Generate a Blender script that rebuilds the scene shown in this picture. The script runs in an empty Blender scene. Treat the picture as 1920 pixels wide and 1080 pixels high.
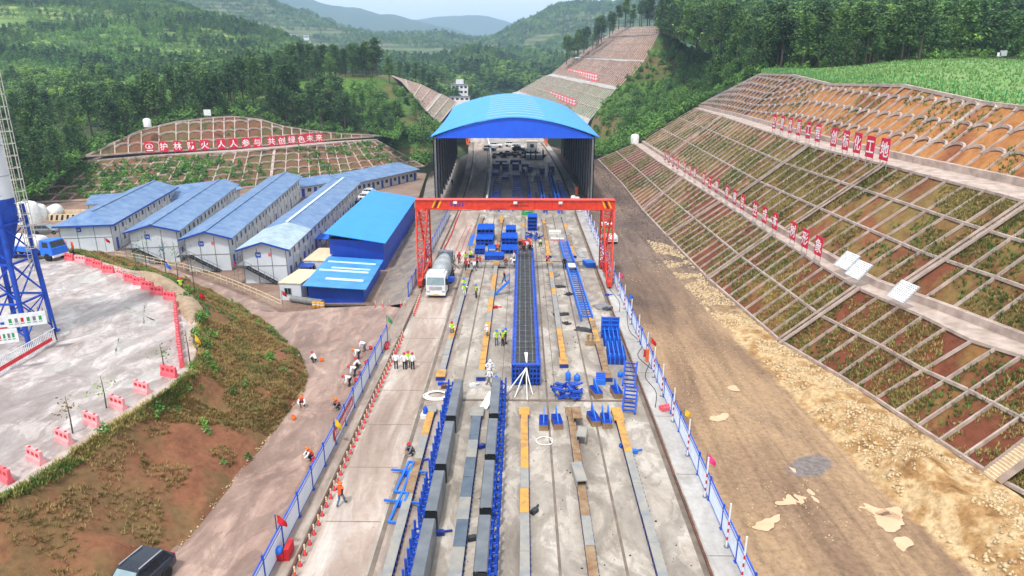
import bpy, bmesh, math, random
import numpy as np
from mathutils import Vector, Matrix, noise as mnoise
random.seed(7); rng = np.random.default_rng(7)
S = bpy.context.scene; COL = S.collection; R = math.radians; PI = math.pi

# ---------------------------------------------------------------- camera
F = 1280.0; H = 27.0; VX, VY = 980.0, 135.0
PITCH = math.atan((540 - VY) / F); YAW = math.atan(20 / math.hypot(F, 540 - VY))
cam = bpy.data.objects.new('camera', bpy.data.cameras.new('camera')); COL.objects.link(cam)
cam.location = (0, 0, H); cam.rotation_euler = (PI / 2 - PITCH, 0, YAW)
cam.data.sensor_width = 36.0; cam.data.lens = 36.0 * F / 1920; cam.data.clip_start = 0.5; cam.data.clip_end = 20000
S.camera = cam
# ---------------------------------------------------------------- light
SUN_EL, SUN_AZ = R(62), R(200)      # azimuth clockwise from +Y (behind the camera, a little left)
wd = bpy.data.worlds.new('World'); S.world = wd; wd.use_nodes = True
nt = wd.node_tree; nt.nodes.clear()
o_ = nt.nodes.new('ShaderNodeOutputWorld'); bg = nt.nodes.new('ShaderNodeBackground'); sky = nt.nodes.new('ShaderNodeTexSky')
sky.sky_type = 'NISHITA'; sky.sun_disc = False; sky.sun_elevation = SUN_EL; sky.sun_rotation = SUN_AZ
sky.air_density = 1.0; sky.dust_density = 2.5; sky.ozone_density = 1.0
tc = nt.nodes.new('ShaderNodeTexCoord'); mp = nt.nodes.new('ShaderNodeMapping'); mp.inputs['Scale'].default_value = (1.0, 1.0, 5.0)
nz = nt.nodes.new('ShaderNodeTexNoise'); nz.inputs['Scale'].default_value = 2.6; nz.inputs['Detail'].default_value = 6
rp = nt.nodes.new('ShaderNodeValToRGB'); rp.color_ramp.elements[0].position = .30; rp.color_ramp.elements[0].color = (.82, .82, .82, 1); rp.color_ramp.elements[1].position = .62
mx = nt.nodes.new('ShaderNodeMix'); mx.data_type = 'RGBA'; mx.inputs['B'].default_value = (12.6, 12.8, 13.0, 1)
nt.links.new(tc.outputs['Generated'], mp.inputs[0]); nt.links.new(mp.outputs[0], nz.inputs['Vector']); nt.links.new(nz.outputs['Fac'], rp.inputs[0])
nt.links.new(rp.outputs[0], mx.inputs['Factor']); nt.links.new(sky.outputs[0], mx.inputs['A']); nt.links.new(mx.outputs['Result'], bg.inputs[0])
bg.inputs[1].default_value = 0.095; nt.links.new(bg.outputs[0], o_.inputs[0])
sl = bpy.data.lights.new('sun', 'SUN'); sl.energy = 3.0; sl.angle = R(5); sl.color = (1, .97, .93)
sun = bpy.data.objects.new('sun', sl); COL.objects.link(sun)
sd = Vector((math.sin(SUN_AZ) * math.cos(SUN_EL), math.cos(SUN_AZ) * math.cos(SUN_EL), math.sin(SUN_EL)))
sun.rotation_euler = sd.to_track_quat('Z', 'Y').to_euler()
V = S.view_settings; V.view_transform = 'Standard'; V.look = 'None'; V.exposure = 0.3; V.gamma = 1; V.use_curve_mapping = False
S.cycles.volume_bounces = 1; S.cycles.max_bounces = 6; S.cycles.transparent_max_bounces = 6

# ---------------------------------------------------------------- measuring helpers: a photo point and one known coordinate give a place
def ray(px, py):
    u = (px - 960) / F; v = (py - 540) / F
    y = math.cos(PITCH) - v * math.sin(PITCH); z = -math.sin(PITCH) - v * math.cos(PITCH)
    c, s = math.cos(YAW), math.sin(YAW)
    return Vector((c * u - s * y, s * u + c * y, z))
def at(px, py, z=0.0):
    d = ray(px, py); t = (z - H) / d.z; return Vector((d.x * t, d.y * t, z))
def atY(px, py, Y):
    d = ray(px, py); t = Y / d.y; return Vector((d.x * t, Y, H + d.z * t))
def atX(px, py, X):
    d = ray(px, py); t = X / d.x; return Vector((X, d.y * t, H + d.z * t))
def grade(Y):
    t = Y - 120
    return 0.0 if t <= 0 else (0.035 * t * t / 60 if t < 30 else 0.035 * (t - 15)) if t < 320 else .035 * 305
def shift(Y): return -(Y - 140) ** 2 / 2400 if Y > 140 else 0.0
def deck(x, Y, h=0.0): return Vector((x + shift(Y), Y, grade(Y) + h))

# ---------------------------------------------------------------- objects
def tag(o, label=None, cat=None, group=None, kind=None):
    if label: o['label'] = label
    if cat: o['category'] = cat
    if group: o['group'] = group
    if kind: o['kind'] = kind
    return o
def thing(name, label, cat, loc=(0, 0, 0), rz=0.0, group=None):
    o = bpy.data.objects.new(name, None); COL.objects.link(o); o.empty_display_size = .2
    o.location = loc; o.rotation_euler = (0, 0, rz); tag(o, label, cat, group); return o
KIDS = {}
def link(o, parent=None):
    COL.objects.link(o)
    if parent is not None:
        o.parent = parent; KIDS.setdefault(parent.name, []).append(o)
    return o
def mesh_obj(name, me, mats=None, parent=None):
    o = bpy.data.objects.new(name, me)
    if mats is not None:
        for m in (mats if isinstance(mats, (list, tuple)) else [mats]): me.materials.append(m)
    return link(o, parent)
def inst(name, me, parent=None, loc=(0, 0, 0), rz=0, mat=None, sc=None):
    o = bpy.data.objects.new(name, me); o.location = loc; o.rotation_euler = (0, 0, rz)
    if sc is not None: o.scale = (sc, sc, sc) if not hasattr(sc, '__len__') else sc
    if mat is not None and len(me.materials):
        o.material_slots[0].link = 'OBJECT'; o.material_slots[0].material = mat
    return link(o, parent)
def copy_tree(o, parent=None):
    c = o.copy(); link(c, parent)
    for ch in list(KIDS.get(o.name, [])): copy_tree(ch, c)
    return c
ORD = ['first', 'second', 'third', 'fourth', 'fifth', 'sixth', 'seventh', 'eighth', 'ninth', 'tenth', 'eleventh', 'twelfth', 'thirteenth', 'fourteenth', 'fifteenth', 'sixteenth', 'seventeenth', 'eighteenth', 'nineteenth', 'twentieth', 'twenty-first', 'twenty-second', 'twenty-third', 'twenty-fourth', 'twenty-fifth', 'twenty-sixth', 'twenty-seventh', 'twenty-eighth', 'twenty-ninth', 'thirtieth']

class MB:
    def __init__(s): s.v = []; s.f = []; s.m = []; s.sm = []
    def add(s, vs, fs, mi=0, smooth=False):
        n = len(s.v); s.v += [tuple(v) for v in vs]
        for f in fs: s.f.append([n + i for i in f]); s.m.append(mi); s.sm.append(smooth)
        return s
    def box(s, c, d, rz=0, mi=0, M=None):
        hx, hy, hz = d[0] / 2, d[1] / 2, d[2] / 2
        vs = [Vector((x, y, z)) for z in (-hz, hz) for y in (-hy, hy) for x in (-hx, hx)]
        if rz: q = Matrix.Rotation(rz, 3, 'Z'); vs = [q @ v for v in vs]
        if M is not None: vs = [M @ v for v in vs]
        c = Vector(c)
        return s.add([v + c for v in vs], [(0, 2, 3, 1), (4, 5, 7, 6), (0, 1, 5, 4), (2, 6, 7, 3), (0, 4, 6, 2), (1, 3, 7, 5)], mi)
    def bb(s, x0, x1, y0, y1, z0, z1, mi=0): return s.box(((x0 + x1) / 2, (y0 + y1) / 2, (z0 + z1) / 2), (x1 - x0, y1 - y0, z1 - z0), mi=mi)
    def beam(s, p, q, w, h=None, mi=0):
        p, q = Vector(p), Vector(q); h = h or w; d = (q - p); L = d.length
        if L < 1e-6: return s
        d /= L; up = Vector((0, 0, 1)) if abs(d.z) < .95 else Vector((0, 1, 0))
        a = d.cross(up).normalized(); b = a.cross(d).normalized()
        vs = [e + a * (i * w / 2) + b * (j * h / 2) for e in (p, q) for i, j in ((-1, -1), (1, -1), (1, 1), (-1, 1))]
        return s.add(vs, [(3, 2, 1, 0), (4, 5, 6, 7), (0, 1, 5, 4), (1, 2, 6, 5), (2, 3, 7, 6), (3, 0, 4, 7)], mi)
    def tube(s, pts, r, n=8, mi=0, cap=True):
        pts = [Vector(p) for p in pts]; rs = r if hasattr(r, '__len__') else [r] * len(pts); rings = []; a = None
        for i, p in enumerate(pts):
            d = (pts[min(i + 1, len(pts) - 1)] - pts[max(i - 1, 0)]).normalized()
            if a is None: a = d.cross(Vector((0, 0, 1)) if abs(d.z) < .9 else Vector((0, 1, 0))).normalized()
            a = (a - d * a.dot(d)).normalized(); b = d.cross(a)
            rings.append([p + (a * math.cos(k * 2 * PI / n) + b * math.sin(k * 2 * PI / n)) * rs[i] for k in range(n)])
        vs = [v for rg in rings for v in rg]; fs = []
        for i in range(len(pts) - 1):
            for k in range(n): fs.append((i * n + k, i * n + (k + 1) % n, (i + 1) * n + (k + 1) % n, (i + 1) * n + k))
        s.add(vs, fs, mi, True)
        if cap: s.add(rings[0], [tuple(range(n - 1, -1, -1))], mi); s.add(rings[-1], [tuple(range(n))], mi)
        return s
    def lathe(s, prof, c=(0, 0, 0), n=16, mi=0, M=None, smooth=True):
        vs = []; fs = []; c = Vector(c)
        for r, z in prof:
            for k in range(n):
                v = Vector((r * math.cos(2 * PI * k / n), r * math.sin(2 * PI * k / n), z))
                vs.append((M @ v if M is not None else v) + c)
        for i in range(len(prof) - 1):
            for k in range(n): fs.append((i * n + k, i * n + (k + 1) % n, (i + 1) * n + (k + 1) % n, (i + 1) * n + k))
        s.add(vs, fs, mi, smooth); m = len(prof) - 1
        if prof[0][0] > 1e-4: s.add([vs[k] for k in range(n)], [tuple(range(n - 1, -1, -1))], mi)
        if prof[m][0] > 1e-4: s.add([vs[m * n + k] for k in range(n)], [tuple(range(n))], mi)
        return s
    def prism(s, poly, z0, z1, mi=0, M=None):
        n = len(poly); vs = [Vector((x, y, z)) for z in (z0, z1) for x, y in poly]
        if M is not None: vs = [M @ v for v in vs]
        return s.add(vs, [tuple(range(n - 1, -1, -1)), tuple(range(n, 2 * n))] + [(i, (i + 1) % n, n + (i + 1) % n, n + i) for i in range(n)], mi)
    def grid(s, rows, mi=0, smooth=True):
        m = len(rows[0]); vs = [v for r in rows for v in r]; fs = []
        for i in range(len(rows) - 1):
            for k in range(m - 1): fs.append((i * m + k, i * m + k + 1, (i + 1) * m + k + 1, (i + 1) * m + k))
        return s.add(vs, fs, mi, smooth)
    def mesh(s, name):
        me = bpy.data.meshes.new(name); me.from_pydata(s.v, [], s.f)
        me.polygons.foreach_set('material_index', s.m); me.polygons.foreach_set('use_smooth', s.sm); me.update(); return me
    def build(s, name, mats, parent=None): return mesh_obj(name, s.mesh(name), mats, parent)
def XFORM(o, x, y=None, z=None):   # columns
    m = Matrix.Identity(4)
    return m

# ---------------------------------------------------------------- materials
def lin(c):
    f = lambda u: u / 12.92 if u <= .04045 else ((u + .055) / 1.055) ** 2.4
    return tuple(f(u / 255) for u in c)
def newmat(name):
    m = bpy.data.materials.new(name); m.use_nodes = True; n = m.node_tree; b = n.nodes['Principled BSDF']; return m, n, b
def coords(n, kind='Object', scale=(1, 1, 1)):
    if kind == 'World': g = n.nodes.new('ShaderNodeNewGeometry').outputs['Position']
    else: g = n.nodes.new('ShaderNodeTexCoord').outputs[kind]
    mp = n.nodes.new('ShaderNodeMapping'); mp.inputs['Scale'].default_value = scale; n.links.new(g, mp.inputs[0]); return mp.outputs[0]
def noise(n, vec, scale, detail=4, rough=.55, dist=0.0):
    t = n.nodes.new('ShaderNodeTexNoise'); t.inputs['Scale'].default_value = scale; t.inputs['Detail'].default_value = detail
    t.inputs['Roughness'].default_value = rough; t.inputs['Distortion'].default_value = dist; n.links.new(vec, t.inputs['Vector']); return t.outputs['Fac']
def ramp(n, fac, stops):
    r = n.nodes.new('ShaderNodeValToRGB'); cr = r.color_ramp
    while len(cr.elements) < len(stops): cr.elements.new(.5)
    for e, (p, c) in zip(cr.elements, stops):
        e.position = p; e.color = (*c, 1) if hasattr(c, '__len__') else (c, c, c, 1)
    n.links.new(fac, r.inputs[0]); return r.outputs[0]
def mix(n, fac, a, b, mode='MIX'):
    m = n.nodes.new('ShaderNodeMix'); m.data_type = 'RGBA'; m.blend_type = mode
    for k, v in (('Factor', fac), ('A', a), ('B', b)):
        s = m.inputs[k] if k == 'Factor' else [i for i in m.inputs if i.name == k and i.type == 'RGBA'][0]
        if hasattr(v, 'is_linked'): n.links.new(v, s)
        elif k == 'Factor': s.default_value = v
        else: s.default_value = (*v, 1)
    return [o for o in m.outputs if o.type == 'RGBA'][0]
def bump(n, b, h, strength=.3, dist=.1):
    k = n.nodes.new('ShaderNodeBump'); k.inputs['Strength'].default_value = strength; k.inputs['Distance'].default_value = dist
    n.links.new(h, k.inputs['Height']); n.links.new(k.outputs[0], b.inputs['Normal'])
def mat(name, c, c2=None, scale=3.0, rough=.6, metal=0.0, bmp=0.0, kind='Object', rnd=0.0, stretch=(1, 1, 1), lo=.35, hi=.65, spec=.5, detail=5):
    m, n, b = newmat(name); c = lin(c); b.inputs['Roughness'].default_value = rough; b.inputs['Metallic'].default_value = metal
    b.inputs['Specular IOR Level'].default_value = spec
    c2 = lin(c2) if c2 else tuple(x * .78 for x in c)
    v = coords(n, kind, stretch); f = noise(n, v, scale, detail); col = ramp(n, f, [(lo, c), (hi, c2)])
    if rnd:
        oi = n.nodes.new('ShaderNodeObjectInfo'); mr = n.nodes.new('ShaderNodeMapRange')
        mr.inputs['To Min'].default_value = 1 - rnd; mr.inputs['To Max'].default_value = 1 + rnd; n.links.new(oi.outputs['Random'], mr.inputs[0])
        cmb = n.nodes.new('ShaderNodeCombineColor')
        for i in range(3): n.links.new(mr.outputs[0], cmb.inputs[i])
        col = mix(n, 1.0, col, cmb.outputs[0], 'MULTIPLY')
    n.links.new(col, b.inputs['Base Color'])
    if bmp: bump(n, b, f, bmp, .05)
    return m
def soilmat(name, cols, scale=.25, rough=.95, bmp=.5, fine=3.0, stretch=(1, 1, 1)):
    m, n, b = newmat(name); b.inputs['Roughness'].default_value = rough; b.inputs['Specular IOR Level'].default_value = .15
    v = coords(n, 'World', stretch); f = noise(n, v, scale, 8, .62, .4); g = noise(n, coords(n, 'World'), fine, 6, .65)
    k = len(cols); col = ramp(n, f, [(.3 + .4 * i / (k - 1), lin(c)) for i, c in enumerate(cols)])
    col = mix(n, .85, col, ramp(n, g, [(.3, (.62,) * 3), (.5, (.95,) * 3), (.72, (1.18,) * 3)]), 'MULTIPLY')
    n.links.new(col, b.inputs['Base Color']); bump(n, b, g, bmp, .12); return m
def leafmat(name, cols, scale=.35, rnd=.35, trans=True):
    m, n, b = newmat(name); b.inputs['Roughness'].default_value = .7; b.inputs['Specular IOR Level'].default_value = .2
    f = noise(n, coords(n, 'World'), scale, 3); k = len(cols)
    col = ramp(n, f, [(.32 + .36 * i / (k - 1), lin(c)) for i, c in enumerate(cols)])
    oi = n.nodes.new('ShaderNodeObjectInfo'); r1 = ramp(n, oi.outputs['Random'], [(0, (1 - rnd, 1 - rnd * .9, 1 - rnd)), (.5, (1, 1, 1)), (1, (1 + rnd * 1.2, 1 + rnd, 1 - rnd * .2))])
    n.links.new(mix(n, 1.0, col, r1, 'MULTIPLY'), b.inputs['Base Color']); return m
M = {}
def paint(key, c, rough=.45, c2=None, scale=2.0, **k): M[key] = mat(key, c, c2, scale, rough, **k)
paint('white', (232, 234, 236), .5, (205, 208, 210)); paint('blue_paint', (22, 84, 206), .45, (14, 60, 164)); paint('blue_dark', (18, 54, 146), .5, (14, 38, 110))
paint('blue_bright', (20, 110, 225), .5, (15, 90, 205)); paint('red', (205, 30, 40), .5, (170, 22, 34)); paint('red_orange', (222, 62, 34), .42, (196, 48, 28))
paint('yellow', (226, 160, 40), .6, (190, 120, 40), 1.2); paint('orange', (235, 110, 30), .6); paint('black', (22, 23, 25), .6); paint('dark_steel', (60, 64, 70), .5, (40, 43, 48), metal=.3)
paint('steel', (128, 134, 142), .42, (96, 102, 110), 1.2, metal=.25); paint('grey', (130, 130, 132), .7); paint('concrete', (178, 170, 158), .85, (150, 142, 130), 1.5, bmp=.2)
paint('curb', (192, 174, 163), .9, (156, 138, 128), .9, bmp=.25, kind='World'); paint('rust', (110, 70, 52), .8, (70, 48, 40)); paint('glass', (30, 38, 46), .12, (44, 54, 64)); paint('tyre', (26, 26, 27), .85)
paint('silver', (190, 194, 198), .35, (165, 170, 176), metal=.4); paint('pink_plastic', (222, 70, 84), .5, (232, 120, 128), .8); paint('wood', (168, 140, 104), .8, (130, 104, 74)); paint('green', (40, 150, 80), .6)
paint('lime', (190, 235, 60), .6); paint('pink', (235, 60, 130), .6); paint('cream', (226, 206, 172), .8, (206, 180, 148)); paint('skin', (196, 142, 112), .6); paint('navy', (34, 42, 66), .8); paint('denim', (80, 110, 140), .85)
paint('white_cloth', (238, 240, 244), .85, (222, 226, 234)); paint('grey_cloth', (120, 120, 124), .9); paint('vest_orange', (240, 92, 40), .7); paint('red_vest', (222, 52, 60), .7); paint('hair', (24, 20, 18), .7)
paint('plastic_white', (236, 236, 232), .5); paint('trunk', (96, 84, 72), .9, (66, 56, 48), 4, bmp=.4); paint('brick', (176, 92, 66), .85)
paint('helmet_white', (240, 240, 240), .35)
# ================================================================ SETTING: ground, roads, slopes, hills
def lerp(a, b, t): return a + (b - a) * t
def resample(pts, n):
    pts = [Vector(p) for p in pts]; L = [0]
    for a, b in zip(pts, pts[1:]): L.append(L[-1] + (b - a).length)
    out = []; j = 0
    for i in range(n):
        d = L[-1] * i / (n - 1)
        while j < len(pts) - 2 and L[j + 1] < d: j += 1
        out.append(pts[j].lerp(pts[j + 1], (d - L[j]) / max(1e-6, L[j + 1] - L[j])))
    return out
def nz3(p, sc, seed=0.0): return mnoise.fractal(Vector((p.x * sc + seed, p.y * sc - seed, p.z * sc * .5)), 1.0, 2.0, 4)
def smooth_rows(rows, n):     # rows of equal length -> n rows, Catmull-Rom
    k = len(rows); out = []
    for i in range(n):
        t = (k - 1) * i / (n - 1); j = min(int(t), k - 2); u = t - j
        p0, p1, p2, p3 = rows[max(j - 1, 0)], rows[j], rows[j + 1], rows[min(j + 2, k - 1)]
        out.append([.5 * ((2 * b) + (c - a) * u + (2 * a - 5 * b + 4 * c - d) * u * u + (3 * b - a - 3 * c + d) * u ** 3) for a, b, c, d in zip(p0, p1, p2, p3)])
    return out
SURF = {}
def loft(name, rows, nu, nv, m, amp=0.0, sc=.05, seed=0.0, kind='structure', edge=True, linear=False):
    rows = [resample(r, nu) for r in rows]
    g = [[a.lerp(b, 0) for a, b in zip(r, r)] for r in rows]
    if linear or len(rows) == 2:
        k = len(rows); out = []
        for i in range(nv):
            t = (k - 1) * i / (nv - 1); j = min(int(t), k - 2); out.append([a.lerp(b, t - j) for a, b in zip(g[j], g[j + 1])])
        g = out
    else: g = smooth_rows(g, nv)
    if amp:
        for i, r in enumerate(g):
            for j, p in enumerate(r):
                w = min(1, min(i, nv - 1 - i) / 3, min(j, nu - 1 - j) / 3) if edge else 1
                p.z += amp * w * nz3(p, sc, seed)
    mb = MB(); mb.grid(g); SURF[name] = g
    return tag(mb.build(name, m), kind=kind) if kind else mb.build(name, m)
def on(name, u, v):
    g = SURF[name]; a = v * (len(g) - 1); b = u * (len(g[0]) - 1); i = min(int(a), len(g) - 2); j = min(int(b), len(g[0]) - 2); s, t = a - i, b - j
    return g[i][j].lerp(g[i][j + 1], t).lerp(g[i + 1][j].lerp(g[i + 1][j + 1], t), s)

# ---- ground materials
def concrete_mat(name, base, dark, pale, wet=.5, st=(1, 1, 1), lines=False):
    m, n, b = newmat(name); v = coords(n, 'World', st); w = coords(n, 'World')
    f = noise(n, v, .34, 10, .68, .9); g = noise(n, w, 2.4, 8, .7); h = noise(n, v, .42, 9, .66, 1.4)
    col = ramp(n, f, [(.34, lin(dark)), (.5, lin(base)), (.66, lin(pale))])
    col = mix(n, .5, col, ramp(n, g, [(.3, (.72,) * 3), (.55, (1,) * 3), (.75, (1.1,) * 3)]), 'MULTIPLY')
    wetf = ramp(n, h, [(.44, 0), (.52, 1)])
    col = mix(n, wet, col, mix(n, 1.0, col, ramp(n, h, [(.46, (1.06, 1.06, 1.06)), (.50, (.70, .68, .66)), (.66, (.62, .60, .58))]), 'MULTIPLY'))
    n.links.new(col, b.inputs['Base Color'])
    mr = n.nodes.new('ShaderNodeMapRange'); mr.inputs['To Min'].default_value = .8; mr.inputs['To Max'].default_value = .8 - .5 * wet; n.links.new(wetf, mr.inputs[0]); n.links.new(mr.outputs[0], b.inputs['Roughness'])
    b.inputs['Specular IOR Level'].default_value = .35
    bump(n, b, g, .12, .03); return m
M['deck'] = concrete_mat('deck_concrete', (168, 158, 146), (142, 132, 120), (192, 184, 174), .7, (1, .5, 1))
M['lane'] = concrete_mat('lane_concrete', (172, 154, 142), (148, 128, 116), (200, 190, 182), .35, (1, .18, 1))
M['apron'] = concrete_mat('apron_concrete', (162, 146, 134), (136, 120, 110), (182, 172, 162), .5, (1, .4, 1))
M['strip'] = concrete_mat('strip_concrete', (174, 170, 166), (154, 148, 142), (192, 190, 186), .2, (1, .4, 1))
M['plaza'] = concrete_mat('wet_concrete', (174, 164, 160), (150, 138, 132), (200, 194, 192), .75, (1, .6, 1))
M['road'] = concrete_mat('road_mud', (154, 128, 116), (132, 106, 94), (178, 152, 138), .7, (1, .4, 1))
M['camp'] = soilmat('camp_ground', [(112, 88, 78), (140, 116, 102), (156, 136, 122)], .15, .75, .2)
def dirt_mat():
    m, n, b = newmat('service_dirt'); w = coords(n, 'World'); st = coords(n, 'World', (1, .28, 1)); f = noise(n, st, .16, 8, .62, .5); g = noise(n, w, 2.6, 8, .7); h = noise(n, coords(n, 'World', (1, .06, 1)), 1.1, 5, .6, .6); q = noise(n, w, .07, 6, .6)
    tan = ramp(n, f, [(.3, lin((122, 98, 80))), (.45, lin((146, 120, 96))), (.58, lin((166, 138, 108))), (.7, lin((136, 114, 94)))])
    dark = ramp(n, f, [(.32, lin((88, 76, 72))), (.52, lin((112, 96, 88))), (.68, lin((136, 116, 102)))])
    s = n.nodes.new('ShaderNodeSeparateXYZ'); n.links.new(w, s.inputs[0]); a = n.nodes.new('ShaderNodeMath'); a.operation = 'MULTIPLY_ADD'; a.inputs[1].default_value = 60; n.links.new(q, a.inputs[0]); n.links.new(s.outputs['Y'], a.inputs[2])
    mr = n.nodes.new('ShaderNodeMapRange'); mr.interpolation_type = 'SMOOTHSTEP'; mr.inputs['From Min'].default_value = 92; mr.inputs['From Max'].default_value = 132; n.links.new(a.outputs[0], mr.inputs[0])
    col = mix(n, mr.outputs[0], tan, dark); col = mix(n, .9, col, ramp(n, g, [(.28, (.55, .53, .52)), (.5, (.96,) * 3), (.74, (1.25,) * 3)]), 'MULTIPLY'); col = mix(n, .55, col, ramp(n, h, [(.4, (.7, .68, .66)), (.5, (1, 1, 1)), (.66, (1.12, 1.1, 1.08))]), 'MULTIPLY')
    def att(k):
        t = n.nodes.new('ShaderNodeAttribute'); t.attribute_name = k; return t.outputs['Fac']
    e = noise(n, w, .55, 8, .68); rub = ramp(n, noise(n, w, .45, 8, .65), [(.32, lin((132, 98, 62))), (.45, lin((168, 132, 88))), (.56, lin((200, 174, 134))), (.68, lin((150, 112, 70)))]); rub = mix(n, .9, rub, ramp(n, g, [(.28, (.5, .48, .46)), (.5, (.96,) * 3), (.72, (1.3,) * 3)]), 'MULTIPLY')
    def mask(k, gain):
        a2 = n.nodes.new('ShaderNodeMath'); a2.operation = 'MULTIPLY_ADD'; a2.inputs[1].default_value = gain; n.links.new(e, a2.inputs[0]); n.links.new(att(k), a2.inputs[2]); return ramp(n, a2.outputs[0], [(.5 * gain + .38, 0), (.5 * gain + .56, 1)])
    col = mix(n, mask('bank', .55), col, rub); col = mix(n, mask('grit', .5), col, mix(n, 1.0, ramp(n, g, [(.35, (.30, .26, .25)), (.65, (.62, .56, .52))]), (.42, .40, .40), 'MULTIPLY'))
    n.links.new(col, b.inputs['Base Color']); b.inputs['Roughness'].default_value = .85; b.inputs['Specular IOR Level'].default_value = .2; bump(n, b, g, .7, .12); return m
M['dirt'] = dirt_mat()
M['dirt_dark'] = soilmat('dark_dirt', [(82, 66, 60), (100, 82, 72), (120, 98, 84)], .12, .9, .5, 2.0)
M['rubble'] = soilmat('rubble_dirt', [(132, 98, 62), (172, 136, 90), (204, 180, 140), (150, 110, 68)], .35, .95, .9, 2.6)
M['red_soil'] = soilmat('red_soil', [(112, 62, 44), (132, 76, 52), (146, 88, 62)], .3, .95, .6, 1.8)
M['bank_soil'] = soilmat('bank_soil', [(122, 80, 60), (134, 90, 66), (114, 92, 62), (140, 86, 64)], .18, .95, .7, 2.2)
M['cut1'] = soilmat('cut_soil_lower', [(100, 58, 44), (128, 74, 52), (114, 66, 48), (132, 100, 60), (148, 98, 62)], .10, .95, .6, 1.6)
M['cut2'] = soilmat('cut_soil_middle', [(128, 72, 52), (120, 74, 52), (130, 110, 66), (136, 80, 56), (120, 92, 60)], .085, .95, .6, 1.6)
M['cut3'] = soilmat('cut_soil_upper', [(124, 76, 58), (164, 110, 66), (176, 124, 76), (138, 84, 60), (152, 106, 68)], .06, .95, .6, 1.5)
M['cut_left'] = soilmat('cut_soil_left', [(114, 76, 56), (128, 88, 66), (98, 92, 58), (134, 94, 70)], .11, .95, .6, 1.6)
M['grass_ground'] = soilmat('grass_ground', [(70, 92, 44), (100, 124, 60), (122, 140, 76), (108, 100, 66)], .12, .95, .6, 1.5)
M['forest_floor'] = soilmat('forest_floor', [(44, 56, 32), (62, 76, 42), (78, 82, 50)], .05, .95, .5, .8)
M['terrace'] = soilmat('terrace_green', [(60, 86, 40), (92, 130, 58), (80, 98, 50), (116, 96, 68), (104, 142, 62)], .05, .95, .6, 1.0, (.35, .35, 2.2))
def hill_mat(name, cols, scale, step, amt):
    m = soilmat(name, cols, scale, .95, .4, .06, (.6, .6, 3)); n = m.node_tree; b = n.nodes['Principled BSDF']; w = n.nodes.new('ShaderNodeTexWave'); w.wave_type = 'BANDS'; w.bands_direction = 'Z'; w.inputs['Scale'].default_value = 2 * PI / step / 20; w.inputs['Distortion'].default_value = 2.2; w.inputs['Detail'].default_value = 3; w.inputs['Detail Scale'].default_value = .03
    n.links.new(coords(n, 'World', (.06, .06, 1)), w.inputs['Vector']); k = noise(n, coords(n, 'World'), .006, 4); src = b.inputs['Base Color'].links[0].from_socket
    dark = mix(n, 1.0, src, ramp(n, w.outputs['Fac'], [(.1, (.38, .36, .33)), (.45, (1, 1, 1)), (.85, (1.2, 1.16, 1.05))]), 'MULTIPLY'); n.links.new(mix(n, ramp(n, k, [(.40, 0), (.55, amt)]), src, dark), b.inputs['Base Color']); return m
M['farhill'] = hill_mat('far_hillside', [(46, 70, 42), (70, 94, 56), (104, 110, 78), (56, 82, 48), (118, 100, 80)], .009, 9, .9)
M['hillside'] = hill_mat('near_hillside', [(70, 96, 48), (104, 132, 66), (128, 146, 80), (92, 118, 60), (122, 110, 76)], .012, 5, .8)
M['crop'] = soilmat('crop_field', [(92, 124, 76), (112, 148, 88), (124, 152, 96), (128, 122, 88)], .2, .95, .5, 1.8)
M['mountain'] = soilmat('mountain_green', [(40, 60, 40), (56, 76, 48), (48, 68, 44)], .004, .95, .2, .02)
M['fr_green'] = soilmat('far_cut_green', [(104, 128, 104), (124, 146, 118), (112, 120, 92), (136, 112, 84)], .03, .95, .3, .6)
M['fr_brown'] = soilmat('far_cut_brown', [(138, 106, 84), (160, 120, 88), (126, 92, 78), (150, 110, 80)], .03, .95, .3, .6)
M['muddy_water'] = mat('muddy_water', (216, 178, 142), (204, 164, 128), .6, .06, kind='World')
M['wet_patch'] = mat('wet_mud', (100, 80, 72), (122, 100, 88), .5, .15, kind='World')

# ---- base ground sheet out to the horizon, then everything laid above it
mb = MB(); mb.grid([[Vector((x, y, -14)) for x in np.linspace(-9000, 9000, 25)] for y in np.linspace(-400, 12000, 25)]); tag(mb.build('ground', M['farhill']), kind='structure')

def strip(name, x0, x1, Ys, h, m, curved=True):
    g = [[deck(x, Y, h) if curved else Vector((x, Y, h)) for x in np.linspace(x0, x1, 5)] for Y in Ys]
    mb = MB(); mb.grid(g); return tag(mb.build(name, m), kind='structure')
YS = list(np.arange(18, 130, 8)) + list(np.arange(130, 470, 12))
strip('yard_deck', -14.5, 12.8, YS, 0.0, M['deck'])
strip('yard_apron', -14.45, -13.2, YS[:24], .004, M['apron'])
strip('truck_lane', -12.35, -8.75, YS, .008, M['lane'])
strip('side_strip', 10.95, 12.62, YS[:24], .03, M['strip'])
strip('yard_margin', -8.3, -6.6, YS[:10], .004, M['apron'])
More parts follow.
